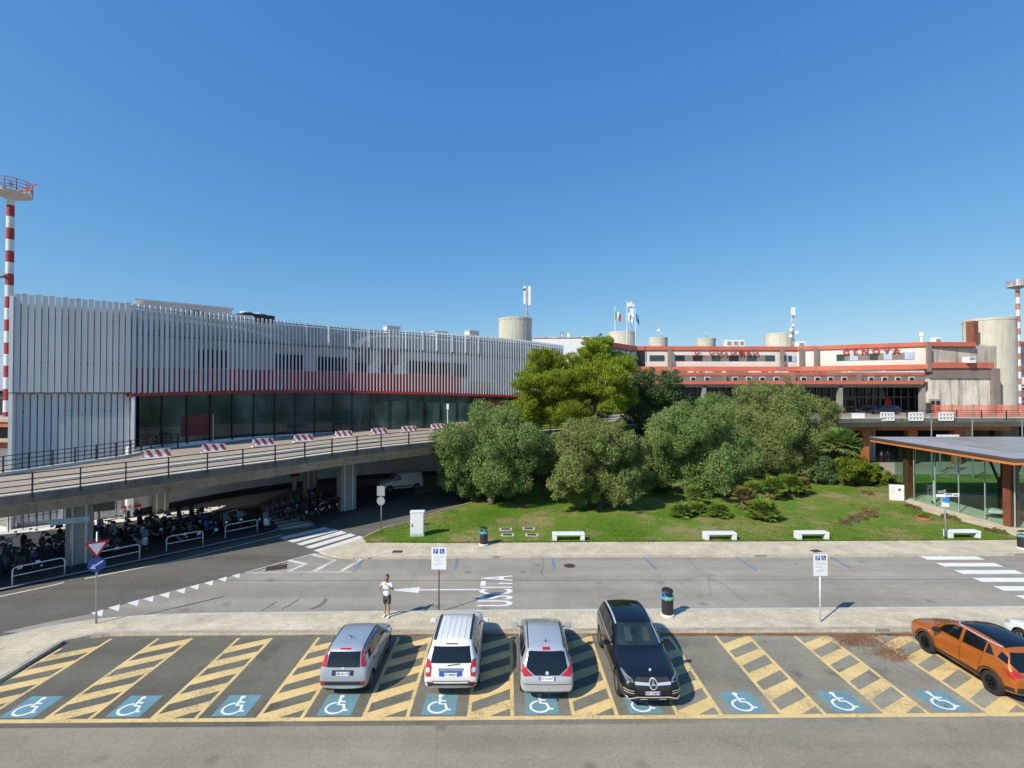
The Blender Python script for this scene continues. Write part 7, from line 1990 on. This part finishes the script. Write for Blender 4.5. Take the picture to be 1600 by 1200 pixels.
for (u, v0, Y, lab) in ((1455, 648, 55, 'slim grey lamp post behind the pavilion, left of two in front of the orange netting'), (1519, 655, 55, 'slim grey lamp post behind the pavilion under the concrete drum'), (1597, 659, 55, 'slim grey lamp post behind the pavilion at the picture edge')):
    b = D(u, v0, Y); t = thing('lamp_post', lab, 'lamp post', (b.x, b.y, 0))
    m1 = MB(); m1.cyl((b.x, b.y, 0), b, .08, .06, n=8); m1.build('post', MGALV, t)
    m1 = MB(); m1.lathe([(.05, 0), (.13, .06), (.13, .14), (.04, .2)], tuple(b), 10); m1.build('lamp_head', MGALV, t)

# ---- bins, benches, cabinet
M_BINB = Mt('black_bin_slats', (0.022, 0.022, 0.026), 0.5, 0.1, 0.15, 3)
def bin_mat():
    m, N, L, b = newmat('slatted_bin')
    tc = N.new('ShaderNodeTexCoord').outputs['Object']
    sp = N.new('ShaderNodeSeparateXYZ'); L.new(tc, sp.inputs[0])
    at = N.new('ShaderNodeMath'); at.operation = 'ARCTAN2'; L.new(sp.outputs[1], at.inputs[0]); L.new(sp.outputs[0], at.inputs[1])
    ml = N.new('ShaderNodeMath'); ml.operation = 'MULTIPLY'; ml.inputs[1].default_value = 26; L.new(at.outputs[0], ml.inputs[0])
    sn = N.new('ShaderNodeMath'); sn.operation = 'SINE'; L.new(ml.outputs[0], sn.inputs[0])
    L.new(ramp(N, L, sn.outputs[0], [(0.0, (0.03, 0.03, 0.033)), (0.5, (0.008, 0.008, 0.009))]), b.inputs['Base Color']); b.inputs['Roughness'].default_value = 0.5
    return m
M_BINS = bin_mat()
M_BAGB = Mt('blue_bin_bag', (0.10, 0.32, 0.52), 0.35, 0, 0.3, 9); M_BAGG = Mt('green_bin_bag', (0.16, 0.46, 0.22), 0.35, 0, 0.3, 9)
bproto = None
for (u, v, lab, z) in ((1043, 961, 'black litter bin with a tilted lid and blue bag on the near pavement', .12), (756, 851, 'black litter bin with a pale blue bag at the edge of the lawn', .14), (1598, 857, 'dark litter bin cut off by the right picture edge', .13)):
    p = P(u, v, z)
    if bproto is None:
        t = thing('litter_bin', lab, 'bin', p, 0, 'round litter bins')
        m1 = MB(); m1.lathe([(.29, 0), (.30, .07), (.27, .09)], (0, 0, 0), 24); m1.build('base', M_WPLAS, t, world=False)
        m1 = MB(); m1.lathe([(.255, .08), (.26, .82), (.23, .83), (.22, .5)], (0, 0, 0), 28); m1.build('drum', M_BINS, t, world=False)
        m1 = MB(); m1.lathe([(.265, .74), (.29, .80), (.285, .86), (.24, .88), (.22, .78)], (0, 0, 0), 18); vv = np.array(m1.v); vv[:, 2] += 0.02 * np.sin(vv[:, 0] * 30 + vv[:, 1] * 17); m1.v = [tuple(q) for q in vv]
        m1.m = [0 if (i % 18) < 12 else 1 for i in range(len(m1.f))]; m1.build('bag', [M_BAGB, M_BAGG], t, world=False)
        m1 = MB(); m1.lathe([(.03, -.03), (.25, -.02), (.255, .01), (.18, .06), (.02, .08)], (0, 0, 0), 24)
        m1.v = [(a, b * cos(.22) - c * sin(.22), 1.09 + b * sin(.22) + c * cos(.22)) for a, b, c in m1.v]; m1.build('lid', M_BINB, t, world=False, smooth=False)
        m1 = MB()
        for s_ in (-1, 1): m1.tube([(s_ * .22, .05, .8), (s_ * .22, .05, 1.12)], .014, 6)
        m1.build('lid_bracket', MDARK, t, world=False)
        bproto = t
    else: t = copy_tree(bproto); t.location = p; t.rotation_euler = (0, 0, RND.uniform(0, 6)); t['label'] = lab
BNG = 'white concrete benches along the lawn'
bp_ = None
for (u, v, lab) in ((889, 845.5, 'white concrete bench below the second olive, leftmost of the row'), (1127, 844.5, 'white concrete bench in front of the low dwarf palms'), (1272, 843.5, 'white concrete bench between the lone dwarf palm and the long brown mound'), (1509, 841.5, 'white concrete bench beside the blue and white signpost')):
    p = P(u, v, .14)
    if bp_ is None:
        t = thing('bench', lab, 'bench', p, 0, BNG)
        m1 = MB(); m1.box((0, .27, .43), (2.15, .54, .13)); m1.build('seat', MWHITE, t, world=False, bevel=.02)
        for s_ in (-1, 1): m1 = MB(); m1.box((s_ * .93, .27, .18), (.28, .52, .37)); m1.build('leg', MWHITE, t, world=False, bevel=.02)
        bp_ = t
    else: t = copy_tree(bp_); t.location = p; t['label'] = lab
    t.rotation_euler = (0, 0, RND.uniform(-.02, .02))
p = P(651.5, 838.5, .14)
t = thing('utility_cabinet', 'tall white utility cabinet standing on the left tip of the lawn', 'cabinet', p, .08)
m1 = MB(); m1.box((0, .25, .04), (.98, .5, .08)); m1.build('plinth', M_KERB, t, world=False)
m1 = MB(); m1.box((0, .25, .86), (.92, .46, 1.56)); m1.build('body', M_WPLAS, t, world=False, bevel=.015)
m1 = MB(); m1.box((0, .25, 1.67), (1.0, .54, .07)); m1.build('roof', M_WPLAS, t, world=False, bevel=.01)
m1 = MB(); m1.box((0, .012, .86), (.82, .02, 1.42)); dr = m1.build('door', MWHITE, t, world=False)
m1 = MB(); m1.box((-.33, -.005, .78), (.06, .03, .2)); m1.build('handle', MDARK, dr, world=False)

# ---- white panels and orange netting on the right viaduct
for i, (u0, u1, mat, lab) in enumerate(((1330.5, 1350.5, MWHITE, 'plain white panel hung on the viaduct railing above the fan palm'), (1376, 1395.5, None, 'first white lattice panel on the viaduct railing, right of the plain white one'), (1420.5, 1441, None, 'second white lattice panel on the viaduct railing, below the end of the canopy'), (1467, 1488, None, 'third white lattice panel on the railing, below the orange netting'))):
    Yp = 64.0; a = (u0 - 800) * Yp / 750; b = (u1 - 800) * Yp / 750; z1 = zv(645.3, Yp); z0 = zv(656.2, Yp)
    t = thing('lattice_screen', lab, 'panel', ((a + b) / 2, Yp, z0), 0, 'white panels on the viaduct railing')
    m1 = MB()
    if mat: m1.box(((a + b) / 2, Yp, (z0 + z1) / 2), (b - a, .06, z1 - z0)); 
    else:
        for k in range(5): x = a + (b - a) * k / 4; m1.box((x, Yp, (z0 + z1) / 2), (.22, .05, z1 - z0))
        for k in range(3): z = z0 + (z1 - z0) * k / 2; m1.box(((a + b) / 2, Yp - .03, z), (b - a + .2, .05, .22))
    m1.build('board', M_WPLAS, t)
    m1 = MB(); m1.box(((a + b) / 2, Yp + .06, (z0 + z1) / 2), (b - a, .04, .06)); m1.build('clip_rail', MDARK, t)
def net_mat():
    m, N, L, b = newmat('orange_netting')
    tc = N.new('ShaderNodeTexCoord').outputs['Object']
    n = noise_out(N, L, tc, 1.4, 5, .7)
    L.new(ramp(N, L, n, [(.3, (.62, .10, .05)), (.7, (.75, .22, .14))]), b.inputs['Base Color']); b.inputs['Roughness'].default_value = .6
    tr = N.new('ShaderNodeBsdfTransparent'); mx = N.new('ShaderNodeMixShader')
    L.new(ramp(N, L, n, [(.35, .45), (.65, .8)]), mx.inputs[0]); L.new(tr.outputs[0], mx.inputs[1]); L.new(b.outputs[0], mx.inputs[2]); L.new(mx.outputs[0], N['Material Output'].inputs[0])
    return m
t = thing('netting_fence', 'bright orange construction netting strung along the viaduct before the weathered white wall', 'fence', (64, 70, 6.4))
m1 = MB(); pth = [(60.2 + i * 0.8, 69.0 + .12 * sin(i * 1.7)) for i in range(26)]
vs = []
for i, (x, y) in enumerate(pth): vs += [(x, y, 6.45), (x, y + .02 * sin(i), 7.25), (x, y, 8.15 - .12 * (i % 4 == 2))]
m1.add(vs, [(i * 3 + e, i * 3 + 3 + e, i * 3 + 4 + e, i * 3 + 1 + e) for i in range(25) for e in range(2)]); m1.build('netting', net_mat(), t)
for i in range(0, 26, 4): m1 = MB(); m1.cyl((pth[i][0], pth[i][1] + .05, 6.4), (pth[i][0], pth[i][1] + .05, 8.25), .03, n=6); m1.build('stake', MDARK, t)
p = D(1481, 690, 60)
t = thing('white_sign_box', 'long white box sign under the viaduct behind the pavilion roof', 'sign', (p.x, p.y, 0))
m1 = MB(); m1.box((p.x, p.y, 4.35), (2.6, .3, .62)); m1.build('panel', M_WPLAS, t)
m1 = MB(); m1.box((p.x - 1, p.y, 2.0), (.12, .12, 4.1)); m1.build('leg', MGALV, t); m1 = MB(); m1.box((p.x + 1, p.y, 2.0), (.12, .12, 4.1)); m1.build('leg', MGALV, t)

# ---- floodlight masts
M_MRED = Mt('mast_red', (0.36, 0.035, 0.03), 0.6, 0, 0.12, 1); M_MWH = Mt('mast_white', (0.68, 0.68, 0.66), 0.6, 0, 0.08, 1); M_MFADE = Mt('mast_faded_red', (0.45, 0.17, 0.11), 0.6, 0, 0.15, 1)
def mast(label, u, vtop, Y, dia, per_px, v_ref, red, zb=0.0, plat=3.0, ladder=True):
    top = D(u, vtop, Y); x, y = top.x, top.y
    t = thing('floodlight_mast', label, 'mast', (x, y, zb), 0, 'striped floodlight masts')
    per = per_px * Y / 750; zr = D(u, v_ref, Y).z
    m1 = MB(); zs = []; z = zr
    while z > zb: zs.append(z); z -= per / 2
    zs.append(zb); edges_ = [top.z] + zs
    for i in range(len(edges_) - 1):
        r0 = dia / 2 * (1 + (top.z - edges_[i + 1]) * .006); r1 = dia / 2 * (1 + (top.z - edges_[i]) * .006)
        m1.cyl((x, y, edges_[i + 1]), (x, y, edges_[i]), r0, r1, 16, mi=1 if i % 2 == 1 else 0)
    m1.build('pole', [M_MWH, red], t)
    m1 = MB(); s = plat
    m1.lathe([(dia * .6, -.35), (s * .55, 0), (s * 1.0, .35), (s, .45), (.1, .5)], (x, y, top.z), 12); m1.build('platform', Mt('pale_platform', (0.55, 0.52, 0.47), 0.7), t)
    m1 = MB()
    n = 12
    for i in range(n):
        a = 2 * pi * i / n; q = Vector((x + s * cos(a), y + s * sin(a), top.z + .4)); m1.cyl(q, q + Vector((0, 0, 1.9)), .05, n=5)
    for h in (.9, 1.4, 1.9): m1.tube([(x + s * cos(2 * pi * i / n), y + s * sin(2 * pi * i / n), top.z + .4 + h) for i in range(n + 1)], .045, 5)
    for i in range(3): m1.bar((x + s * .8, y - .8 + i * .6, top.z + .6 + i * .7), (x + s * 1.5, y - .9 + i * .6, top.z + .6 + i * .7), .12, .12)
    m1.build('railing', red, t)
    for i in range(5):
        a = 2 * pi * i / 5 + .5; m1 = MB(); m1.box((x + s * .75 * cos(a), y + s * .75 * sin(a), top.z + 1.25), (.9, .5, .8), a, 0); m1.build('floodlight', M_CREAM, t)
    m1 = MB(); m1.box((x - s * .55, y - s * .7, top.z + 1.4), (1.4, .4, 2.0), 0.1); m1.build('control_box', M_MWH, t)
    if ladder:
        m1 = MB(); lx = x - 1.6
        for s_ in (-.3, .3): m1.bar((lx + s_, y - .3, zb), (lx + s_, y - .3, top.z - 9), .07, .07)
        z = zb + 1
        while z < top.z - 9.5:
            m1.bar((lx - .3, y - .3, z), (lx + .3, y - .3, z), .05, .05)
            if int(z) % 3 == 0: m1.bar((lx, y - .3, z), (x, y, z), .06, .06)
            z += .9
        m1.box((x - 1.2, y - .2, top.z - 12), (2.2, 1.2, .25), 0); m1.build('ladder', M_SBACK, t)
    return t
mast('red and white striped floodlight mast at the left edge beside the white terminal', 16.8, 308, 72, .88, 36, 321, M_MRED, 0, 2.4)
mast('faded striped floodlight mast at the right edge behind the concrete drum', 1590, 450, 150, 1.0, 19.5, 455, M_MFADE, 0, 2.6, False)

# ---- antennas and flags
def antenna(label, u, v0, v1, Y, panels, dishes=0, r=.10):
    a = D(u, v1, Y); b = D(u, v0, Y); t = thing('antenna_mast', label, 'antenna', a)
    m1 = MB(); m1.cyl(a, b, r, r * .7, n=8)
    for k in range(3):
        an = 2.1 * k + .4; m1.bar(a + Vector((cos(an) * .9, sin(an) * .9, 0)), a + Vector((0, 0, (b.z - a.z) * .3)), .06, .06)
    m1.build('pole', MGALV, t)
    for (dx, v, hpx, wpx) in panels:
        c = D(u + dx, v, Y - .35 + .25 * ((int(dx * 10)) % 3)); m1 = MB(); m1.box((c.x, c.y, c.z), (wpx * Y / 750, .22, hpx * Y / 750)); m1.bar((c.x, c.y, c.z), (a.x, a.y, c.z), .06, .06, 1)
        m1.build('panel_antenna', [M_WPLAS, MGALV], t)
    for k in range(dishes):
        c = D(u + (-5, 5, -4)[k], v1 - 14 - 5 * k, Y - .6); m1 = MB(); m1.lathe([(.05, -.15), (.4, 0), (.45, .1), (.42, .1), (.05, -.08)], (0, 0, 0), 14)
        m1.v = [(c.x + p_[0], c.y - p_[2], c.z + p_[1]) for p_ in m1.v]; m1.bar((c.x, c.y, c.z), (a.x, a.y, c.z), .05, .05, 1); m1.build('dish', [M_WPLAS, MGALV], t)
    return t
antenna('tall antenna mast with long white panels on the broad buff drum', 823, 446, 500, 92, ((-3.5, 463, 24, 3.2), (4.2, 464, 26, 4.0), (-3.5, 450.5, 7, 3.5), (4, 450.5, 7, 3.8), (0.5, 478, 6, 2.5)), 0, .14)
antenna('antenna mast crowded with small white panels behind the flags', 986, 473, 521, 112, ((-4, 476, 6, 3.2), (0, 475, 7, 2.6), (3.6, 477, 5, 2.6), (1.5, 489, 14, 5), (-1, 500, 5, 6)), 0, .12)
antenna('slim antenna mast of stacked white panels with small dishes, between the red words', 1239, 480, 538, 108, ((0.3, 486.5, 12, 6), (2.6, 486, 11, 2.4), (0.2, 499.5, 10, 4.4), (0, 508, 4, 3)), 3, .16)
antenna('thin comb aerial on the small drum with the dish', 1033, 514, 529, 121, ((0, 519, 1, 5), (0, 522, 1, 4)), 1, .06)
antenna('thin whip aerial on the smallest drum', 1104, 505, 531, 124, ((0, 520, 1.5, 1.2),), 0, .05)
def cloth_mat(name, cols):
    m, N, L, b = newmat(name)
    sp = N.new('ShaderNodeSeparateXYZ'); L.new(N.new('ShaderNodeTexCoord').outputs['Generated'], sp.inputs[0])
    r = ramp(N, L, sp.outputs[0], [(i / len(cols), c) for i, c in enumerate(cols)]); N['Color Ramp'].color_ramp.interpolation = 'CONSTANT'
    L.new(r, b.inputs['Base Color']); b.inputs['Roughness'].default_value = .8
    return m
for (u, v0, w_, h_, drop, cols, lab) in ((961, 480, 1.9, 2.4, .9, [(.12, .36, .20), (.72, .72, .70), (.52, .14, .16)], 'green white and red flag drooping on the left flagpole'), (979.5, 471, 1.5, 2.0, 1.0, [(.75, .74, .70), (.62, .50, .44), (.75, .74, .70)], 'white flag with a faded emblem on the middle flagpole'), (993, 483, 1.0, 2.0, 1.4, [(.06, .16, .34)], 'dark blue flag hanging on the right flagpole')):
    Yf = 86; w_ *= .75; h_ *= .72; a = D(u, 540, Yf); b = D(u, v0, Yf)
    t = thing('flagpole', lab, 'flag', a, 0, 'flagpoles on the old terminal roof')
    m1 = MB(); m1.cyl(a, b, .07, .05, n=8); m1.lathe([(.03, 0), (.09, .08), (.02, .16)], tuple(b), 8); m1.build('pole', MWHITE, t)
    zt = b.z - (.6 if u != 979.5 else 1.8); vs = []; nx_ = 12
    for i in range(nx_ + 1):
        f = i / nx_
        for j in range(4): vs.append((b.x + .06 + w_ * f * .8, b.y + .18 * sin(f * 9 + j * .5), zt - drop * f ** 1.4 - h_ * (1 - .25 * f) * j / 3))
    m1 = MB(); m1.add(vs, [(i * 4 + j, i * 4 + j + 1, i * 4 + 5 + j, i * 4 + 4 + j) for i in range(nx_) for j in range(3)]); m1.build('flag', cloth_mat('flag_cloth', cols), t, smooth=True)
for (u, v, wpx, hpx, Y, lab) in ((1147, 535, 30, 7, 96, 'row of white cooling units on the roof above the first red word'), (1250, 536, 14, 4, 98, 'white domed unit on the roof right of the stacked antenna'), (878, 523, 5, 8, 98, 'small grey flue with a cap on the roof behind the pine'), (889, 524, 4, 7, 98, 'second small grey flue on the roof behind the pine'), (915, 528, 12, 5, 97, 'white roof box beside the flues behind the pine'), (1440, 523, 5, 8, 92, 'white upright vent on the roof right of the last red letter'), (1462, 530, 12, 5, 92, 'white dome on the roof near the concrete drum'), (1514, 562, 14, 9, 79.6, 'white and blue cooling unit on the lower terracotta roof by the concrete drum'), (860, 529, 22, 4, 96, 'low pinkish roof equipment behind the white block')):
    p = D(u, v, Y); ZB = ZR if v < 555 else 14.85; t = thing('roof_unit', lab, 'roof unit', (p.x, p.y, ZB - .1)); k = Y / 750; n_ = max(1, int(wpx / 10)); top_ = p.z + hpx * k / 2
    for j in range(n_):
        m1 = MB(); x = p.x + (j - (n_ - 1) / 2) * wpx * k / n_; ww = wpx * k / n_ * .8
        if wpx < 6: m1.lathe([(ww * .45, 0), (ww * .45, (top_ - ZB) * .75), (ww * .75, (top_ - ZB) * .78), (ww * .7, top_ - ZB + .1)], (x, p.y, ZB - .1), 10)
        else: m1.box((x, p.y, (ZB - .1 + top_) / 2), (ww, 1.2, top_ - ZB + .1)); m1.box((x, p.y - .62, top_ - (top_ - ZB) * .35), (ww * .7, .05, (top_ - ZB) * .4), 0, 1)
        m1.build('casing', [M_WPLAS, M_GREY], t)
# thin safety rail on the roof
for (xa, Ya, xb, Yb, lab) in ((wp(845, 90).x, 90, wp(950, 96).x, 96, 'thin safety rail along the roof edge behind the pine'),):
    railing(lab, [(xa + (xb - xa) * i / 8, Ya + (Yb - Ya) * i / 8, 18.9) for i in range(9)], 1.1, (1.05, .55), 1, 'safety_rail')
# yard odds and ends seen through the viaduct at the left
t = thing('mesh_fence', 'dark wire fence panel between the viaduct pillars and the white building', 'fence', P(60, 822))
a, b = P(-10, 835), P(226, 796)
m1 = MB()
for i in range(13): q = a.lerp(b, i / 12); m1.cyl(q, q + Vector((0, 0, 1.7)), .03, n=6)
m1.bar(a + Vector((0, 0, 1.7)), b + Vector((0, 0, 1.7)), .04, .04); m1.bar(a + Vector((0, 0, .9)), b + Vector((0, 0, .9)), .03, .03); m1.build('frame', MDARK, t)
p = P(155, 815); t = thing('dark_board', 'dark green board leaning on the wire fence behind the motorbikes', 'board', p); m1 = MB(); m1.box((p.x, p.y, 1.35), (1.9, .1, 1.1), .5); m1.build('panel', Mt('dark_green_board', (0.015, 0.03, 0.022), 0.6), t); m1 = MB(); m1.box((p.x, p.y, .4), (.1, .1, .8), .5); m1.build('leg', MDARK, t)
p = P(205, 808); t = thing('red_stand', 'small red and white barrier stand in the sunlit yard behind the motorbikes', 'barrier', p); m1 = MB(); m1.box((p.x, p.y, .85), (1.3, .08, .2), .6); m1.build('board', M_SRED, t)
for s_ in (-.5, .5): m1 = MB(); m1.box((p.x + s_ * cos(.6), p.y + s_ * sin(.6), .4), (.07, .4, .8), .6); m1.build('leg', MWHITE, t)
p = P(462, 765); t = thing('fire_box', 'red fire hose box fixed on the wall under the viaduct', 'box', p); m1 = MB(); m1.box((p.x, p.y - .3, 1.9), (.75, .3, 1.0), .7); m1.build('box', M_SRED, t); m1 = MB(); m1.box((p.x, p.y - .3, .7), (.35, .2, 1.4), .7); m1.build('stand', MWHITE, t)
p = P(371, 782); t = thing('wall_vent', 'small dark ventilation grille in the grey wall above the motorbikes', 'vent', p); m1 = MB(); m1.box((p.x + .1, p.y - .15, 2.3), (.8, .1, 1.1), .72); m1.build('frame', MDARK, t)

# ================================================================== PEOPLE
M_SKIN = Mt('skin', (0.42, 0.22, 0.14), 0.55, 0, 0.06, 8)
M_HAIR = Mt('dark_hair', (0.018, 0.012, 0.01), 0.6, 0, 0.2, 30)
def person(label, loc, rz, sc, shirt, shorts, shoes, pose='photo', phone=True):
    t = thing('person', label, 'person', loc, rz); t.scale = (sc, sc, sc)
    # faces -Y; metres for a 1.78 m body
    arms = {'photo': (((-.19, .0, 1.42), (-.30, -.10, 1.20), (-.16, -.27, 1.40)), ((.19, .0, 1.42), (.31, -.08, 1.19), (.19, -.26, 1.40))),
            'down': (((-.19, .0, 1.42), (-.25, .02, 1.14), (-.26, -.05, .88)), ((.19, .0, 1.42), (.25, .02, 1.14), (.26, -.05, .88)))}[pose]
    pts = [(0, 0, .95, (.15, .11)), (0, .01, 1.10, (.14, .10)), (0, .01, 1.28, (.17, .11)), (0, .0, 1.43, (.12, .075)), (0, -.005, 1.51, .055), (0, -.015, 1.575, (.060, .070)), (0, -.02, 1.64, (.075, .090)), (0, -.012, 1.72, (.070, .085)), (0, -.01, 1.765, (.035, .045))]
    ed = [(i, i + 1) for i in range(8)]
    for sgn, (s_, e, h) in zip((-1, 1), arms):
        k = len(pts); pts += [(s_[0] * .9, s_[1], s_[2] - .01, .062), (*(Vector(s_) * .5 + Vector(e) * .5), .050), (*e, .042), (*(Vector(e) * .5 + Vector(h) * .5), .038), (*h, .026)]
        ed += [(3, k), (k, k + 1), (k + 1, k + 2), (k + 2, k + 3), (k + 3, k + 4)]
    for sgn in (-1, 1):
        k = len(pts); dy = .03 if sgn < 0 else -.05
        pts += [(sgn * .095, 0, .86, .088), (sgn * .10, dy * .5 - .01, .66, .072), (sgn * .10, dy, .49, .055), (sgn * .10, dy + .02, .34, .055), (sgn * .10, dy + .015, .12, .036), (sgn * .10, dy + .01, .05, .04)]
        ed += [(0, k)] + [(k + i, k + i + 1) for i in range(5)]
    body = skin_mesh('body', pts, ed, M_SKIN, t, 2)
    # hands: palm, four fingers and a thumb, curled
    for sgn, (s_, e, h) in zip((-1, 1), arms):
        h = Vector(h); f = (h - Vector(e)).normalized(); a, b = perp(f); k = [(*h, (.030, .016)), (*(h + f * .05), (.040, .016)), (*(h + f * .085), (.040, .014))]; ee = [(0, 1), (1, 2)]
        skin_mesh('hand', k, ee, M_SKIN, t, 1)
        for q in range(4):
            o = h + f * .085 + a * (.030 - .02 * q); ln_ = (.066, .075, .070, .055)[q]
            skin_mesh('finger', [(*o, .009), (*(o + f * ln_ * .5 + b * .008), .0085), (*(o + f * ln_ * .85 + b * .03), .0075)], [(0, 1), (1, 2)], M_SKIN, t, 1)
        o = h + f * .035 + a * (-.036 * sgn)
        skin_mesh('thumb', [(*o, .011), (*(o + f * .03 - a * .02 * sgn + b * .01), .010), (*(o + f * .055 - a * .02 * sgn + b * .025), .008)], [(0, 1), (1, 2)], M_SKIN, t, 1)
    sh = [(0, .0, .80, (.172, .135)), (0, .01, 1.06, (.165, .125)), (0, .01, 1.28, (.185, .125)), (0, .0, 1.42, (.13, .085)), (0, -.002, 1.475, (.075, .065))]
    se = [(0, 1), (1, 2), (2, 3), (3, 4)]
    for (s_, e, h) in arms:
        k = len(sh); sh += [(s_[0] * .92, s_[1], s_[2] - .01, .078), (*(Vector(s_) * .42 + Vector(e) * .58), .070)]; se += [(3, k), (k, k + 1)]
    skin_mesh('shirt', sh, se, shirt, t, 2)
    st = [(0, 0, .90, (.162, .125)), (0, 0, 1.06, (.150, .115))]; se = [(0, 1)]
    for sgn in (-1, 1):
        k = len(st); dy = .03 if sgn < 0 else -.05; st += [(sgn * .095, 0, .82, (.105, .105)), (sgn * .102, dy * .5, .66, .094), (sgn * .102, dy * .8, .53, .086)]; se += [(0, k), (k, k + 1), (k + 1, k + 2)]
    skin_mesh('shorts', st, se, shorts, t, 2)
    for sgn in (-1, 1):
        dy = .03 if sgn < 0 else -.05
        skin_mesh('shoe', [(sgn * .10, dy + .06, .05, (.040, .048)), (sgn * .105, dy - .04, .045, (.048, .042)), (sgn * .115, dy - .17, .035, (.042, .030))], [(0, 1), (1, 2)], shoes, t, 1)
    skin_mesh('hair', [(0, .05, 1.63, (.075, .062)), (0, .03, 1.71, (.094, .094)), (0, .0, 1.775, (.082, .092)), (0, -.03, 1.80, (.05, .05))], [(0, 1), (1, 2), (2, 3)], M_HAIR, t, 2)
    m1 = MB()
    m1.box((0, -.118, 1.615), (.026, .035, .035), 0, 0, .6)                                 # nose
    for s_ in (-1, 1): m1.box((s_ * .083, -.01, 1.63), (.014, .04, .055), 0, 0)
    m1.build('nose_and_ears', M_SKIN, t, world=False, bevel=.008)
    m1 = MB(); m1.box((0, -.100, 1.655), (.135, .02, .034)); 
    m1.build('sunglasses', MDARK, t, world=False, bevel=.006)
    m1 = MB(); m1.box((0, -.105, 1.575), (.045, .012, .012)); m1.build('mouth', Mt('lips', (.30, .11, .09), .5), t, world=False)
    return t
pb = P(604.5, 963.5, .12)
PM = person('person in white shirt, dark shorts and white shoes holding up a phone on the pavement', pb, -0.12, 1.03, Mt('white_cotton', (0.78, 0.78, 0.78), 0.85, 0, 0.04, 6), Mt('dark_grey_cotton', (0.06, 0.062, 0.07), 0.85, 0, 0.1, 6), Mt('white_shoes', (0.8, 0.8, 0.8), 0.6))
ph = thing('phone', 'white phone held up in both hands by the person', 'phone', pb)
pm = Matrix.Translation(pb) @ Matrix.Rotation(-0.12, 4, 'Z') @ Matrix.Scale(1.03, 4)
c = pm @ Vector((.04, -.34, 1.46)); m1 = MB(); m1.box(tuple(c), (.17, .012, .085), -0.12); m1.build('case', M_WPLAS, ph); m1 = MB(); m1.box((c.x, c.y + .008, c.z), (.155, .004, .075), -0.12); m1.build('screen', M_CGLASS, ph)
for (u, v, rz, c1, lab) in ((1377, 722, .3, (0.6, 0.55, 0.55), 'person in a pale shirt in the shade left of the pavilion'), (1387, 722, -.4, (0.12, 0.09, 0.12), 'person in dark clothes in the shade left of the pavilion')):
    q = P(u, v, 0); person(lab, q, rz, .96, Mt('plain_cotton', c1, .85), Mt('dark_trousers', (.03, .03, .035), .85), MBLACK, 'down')
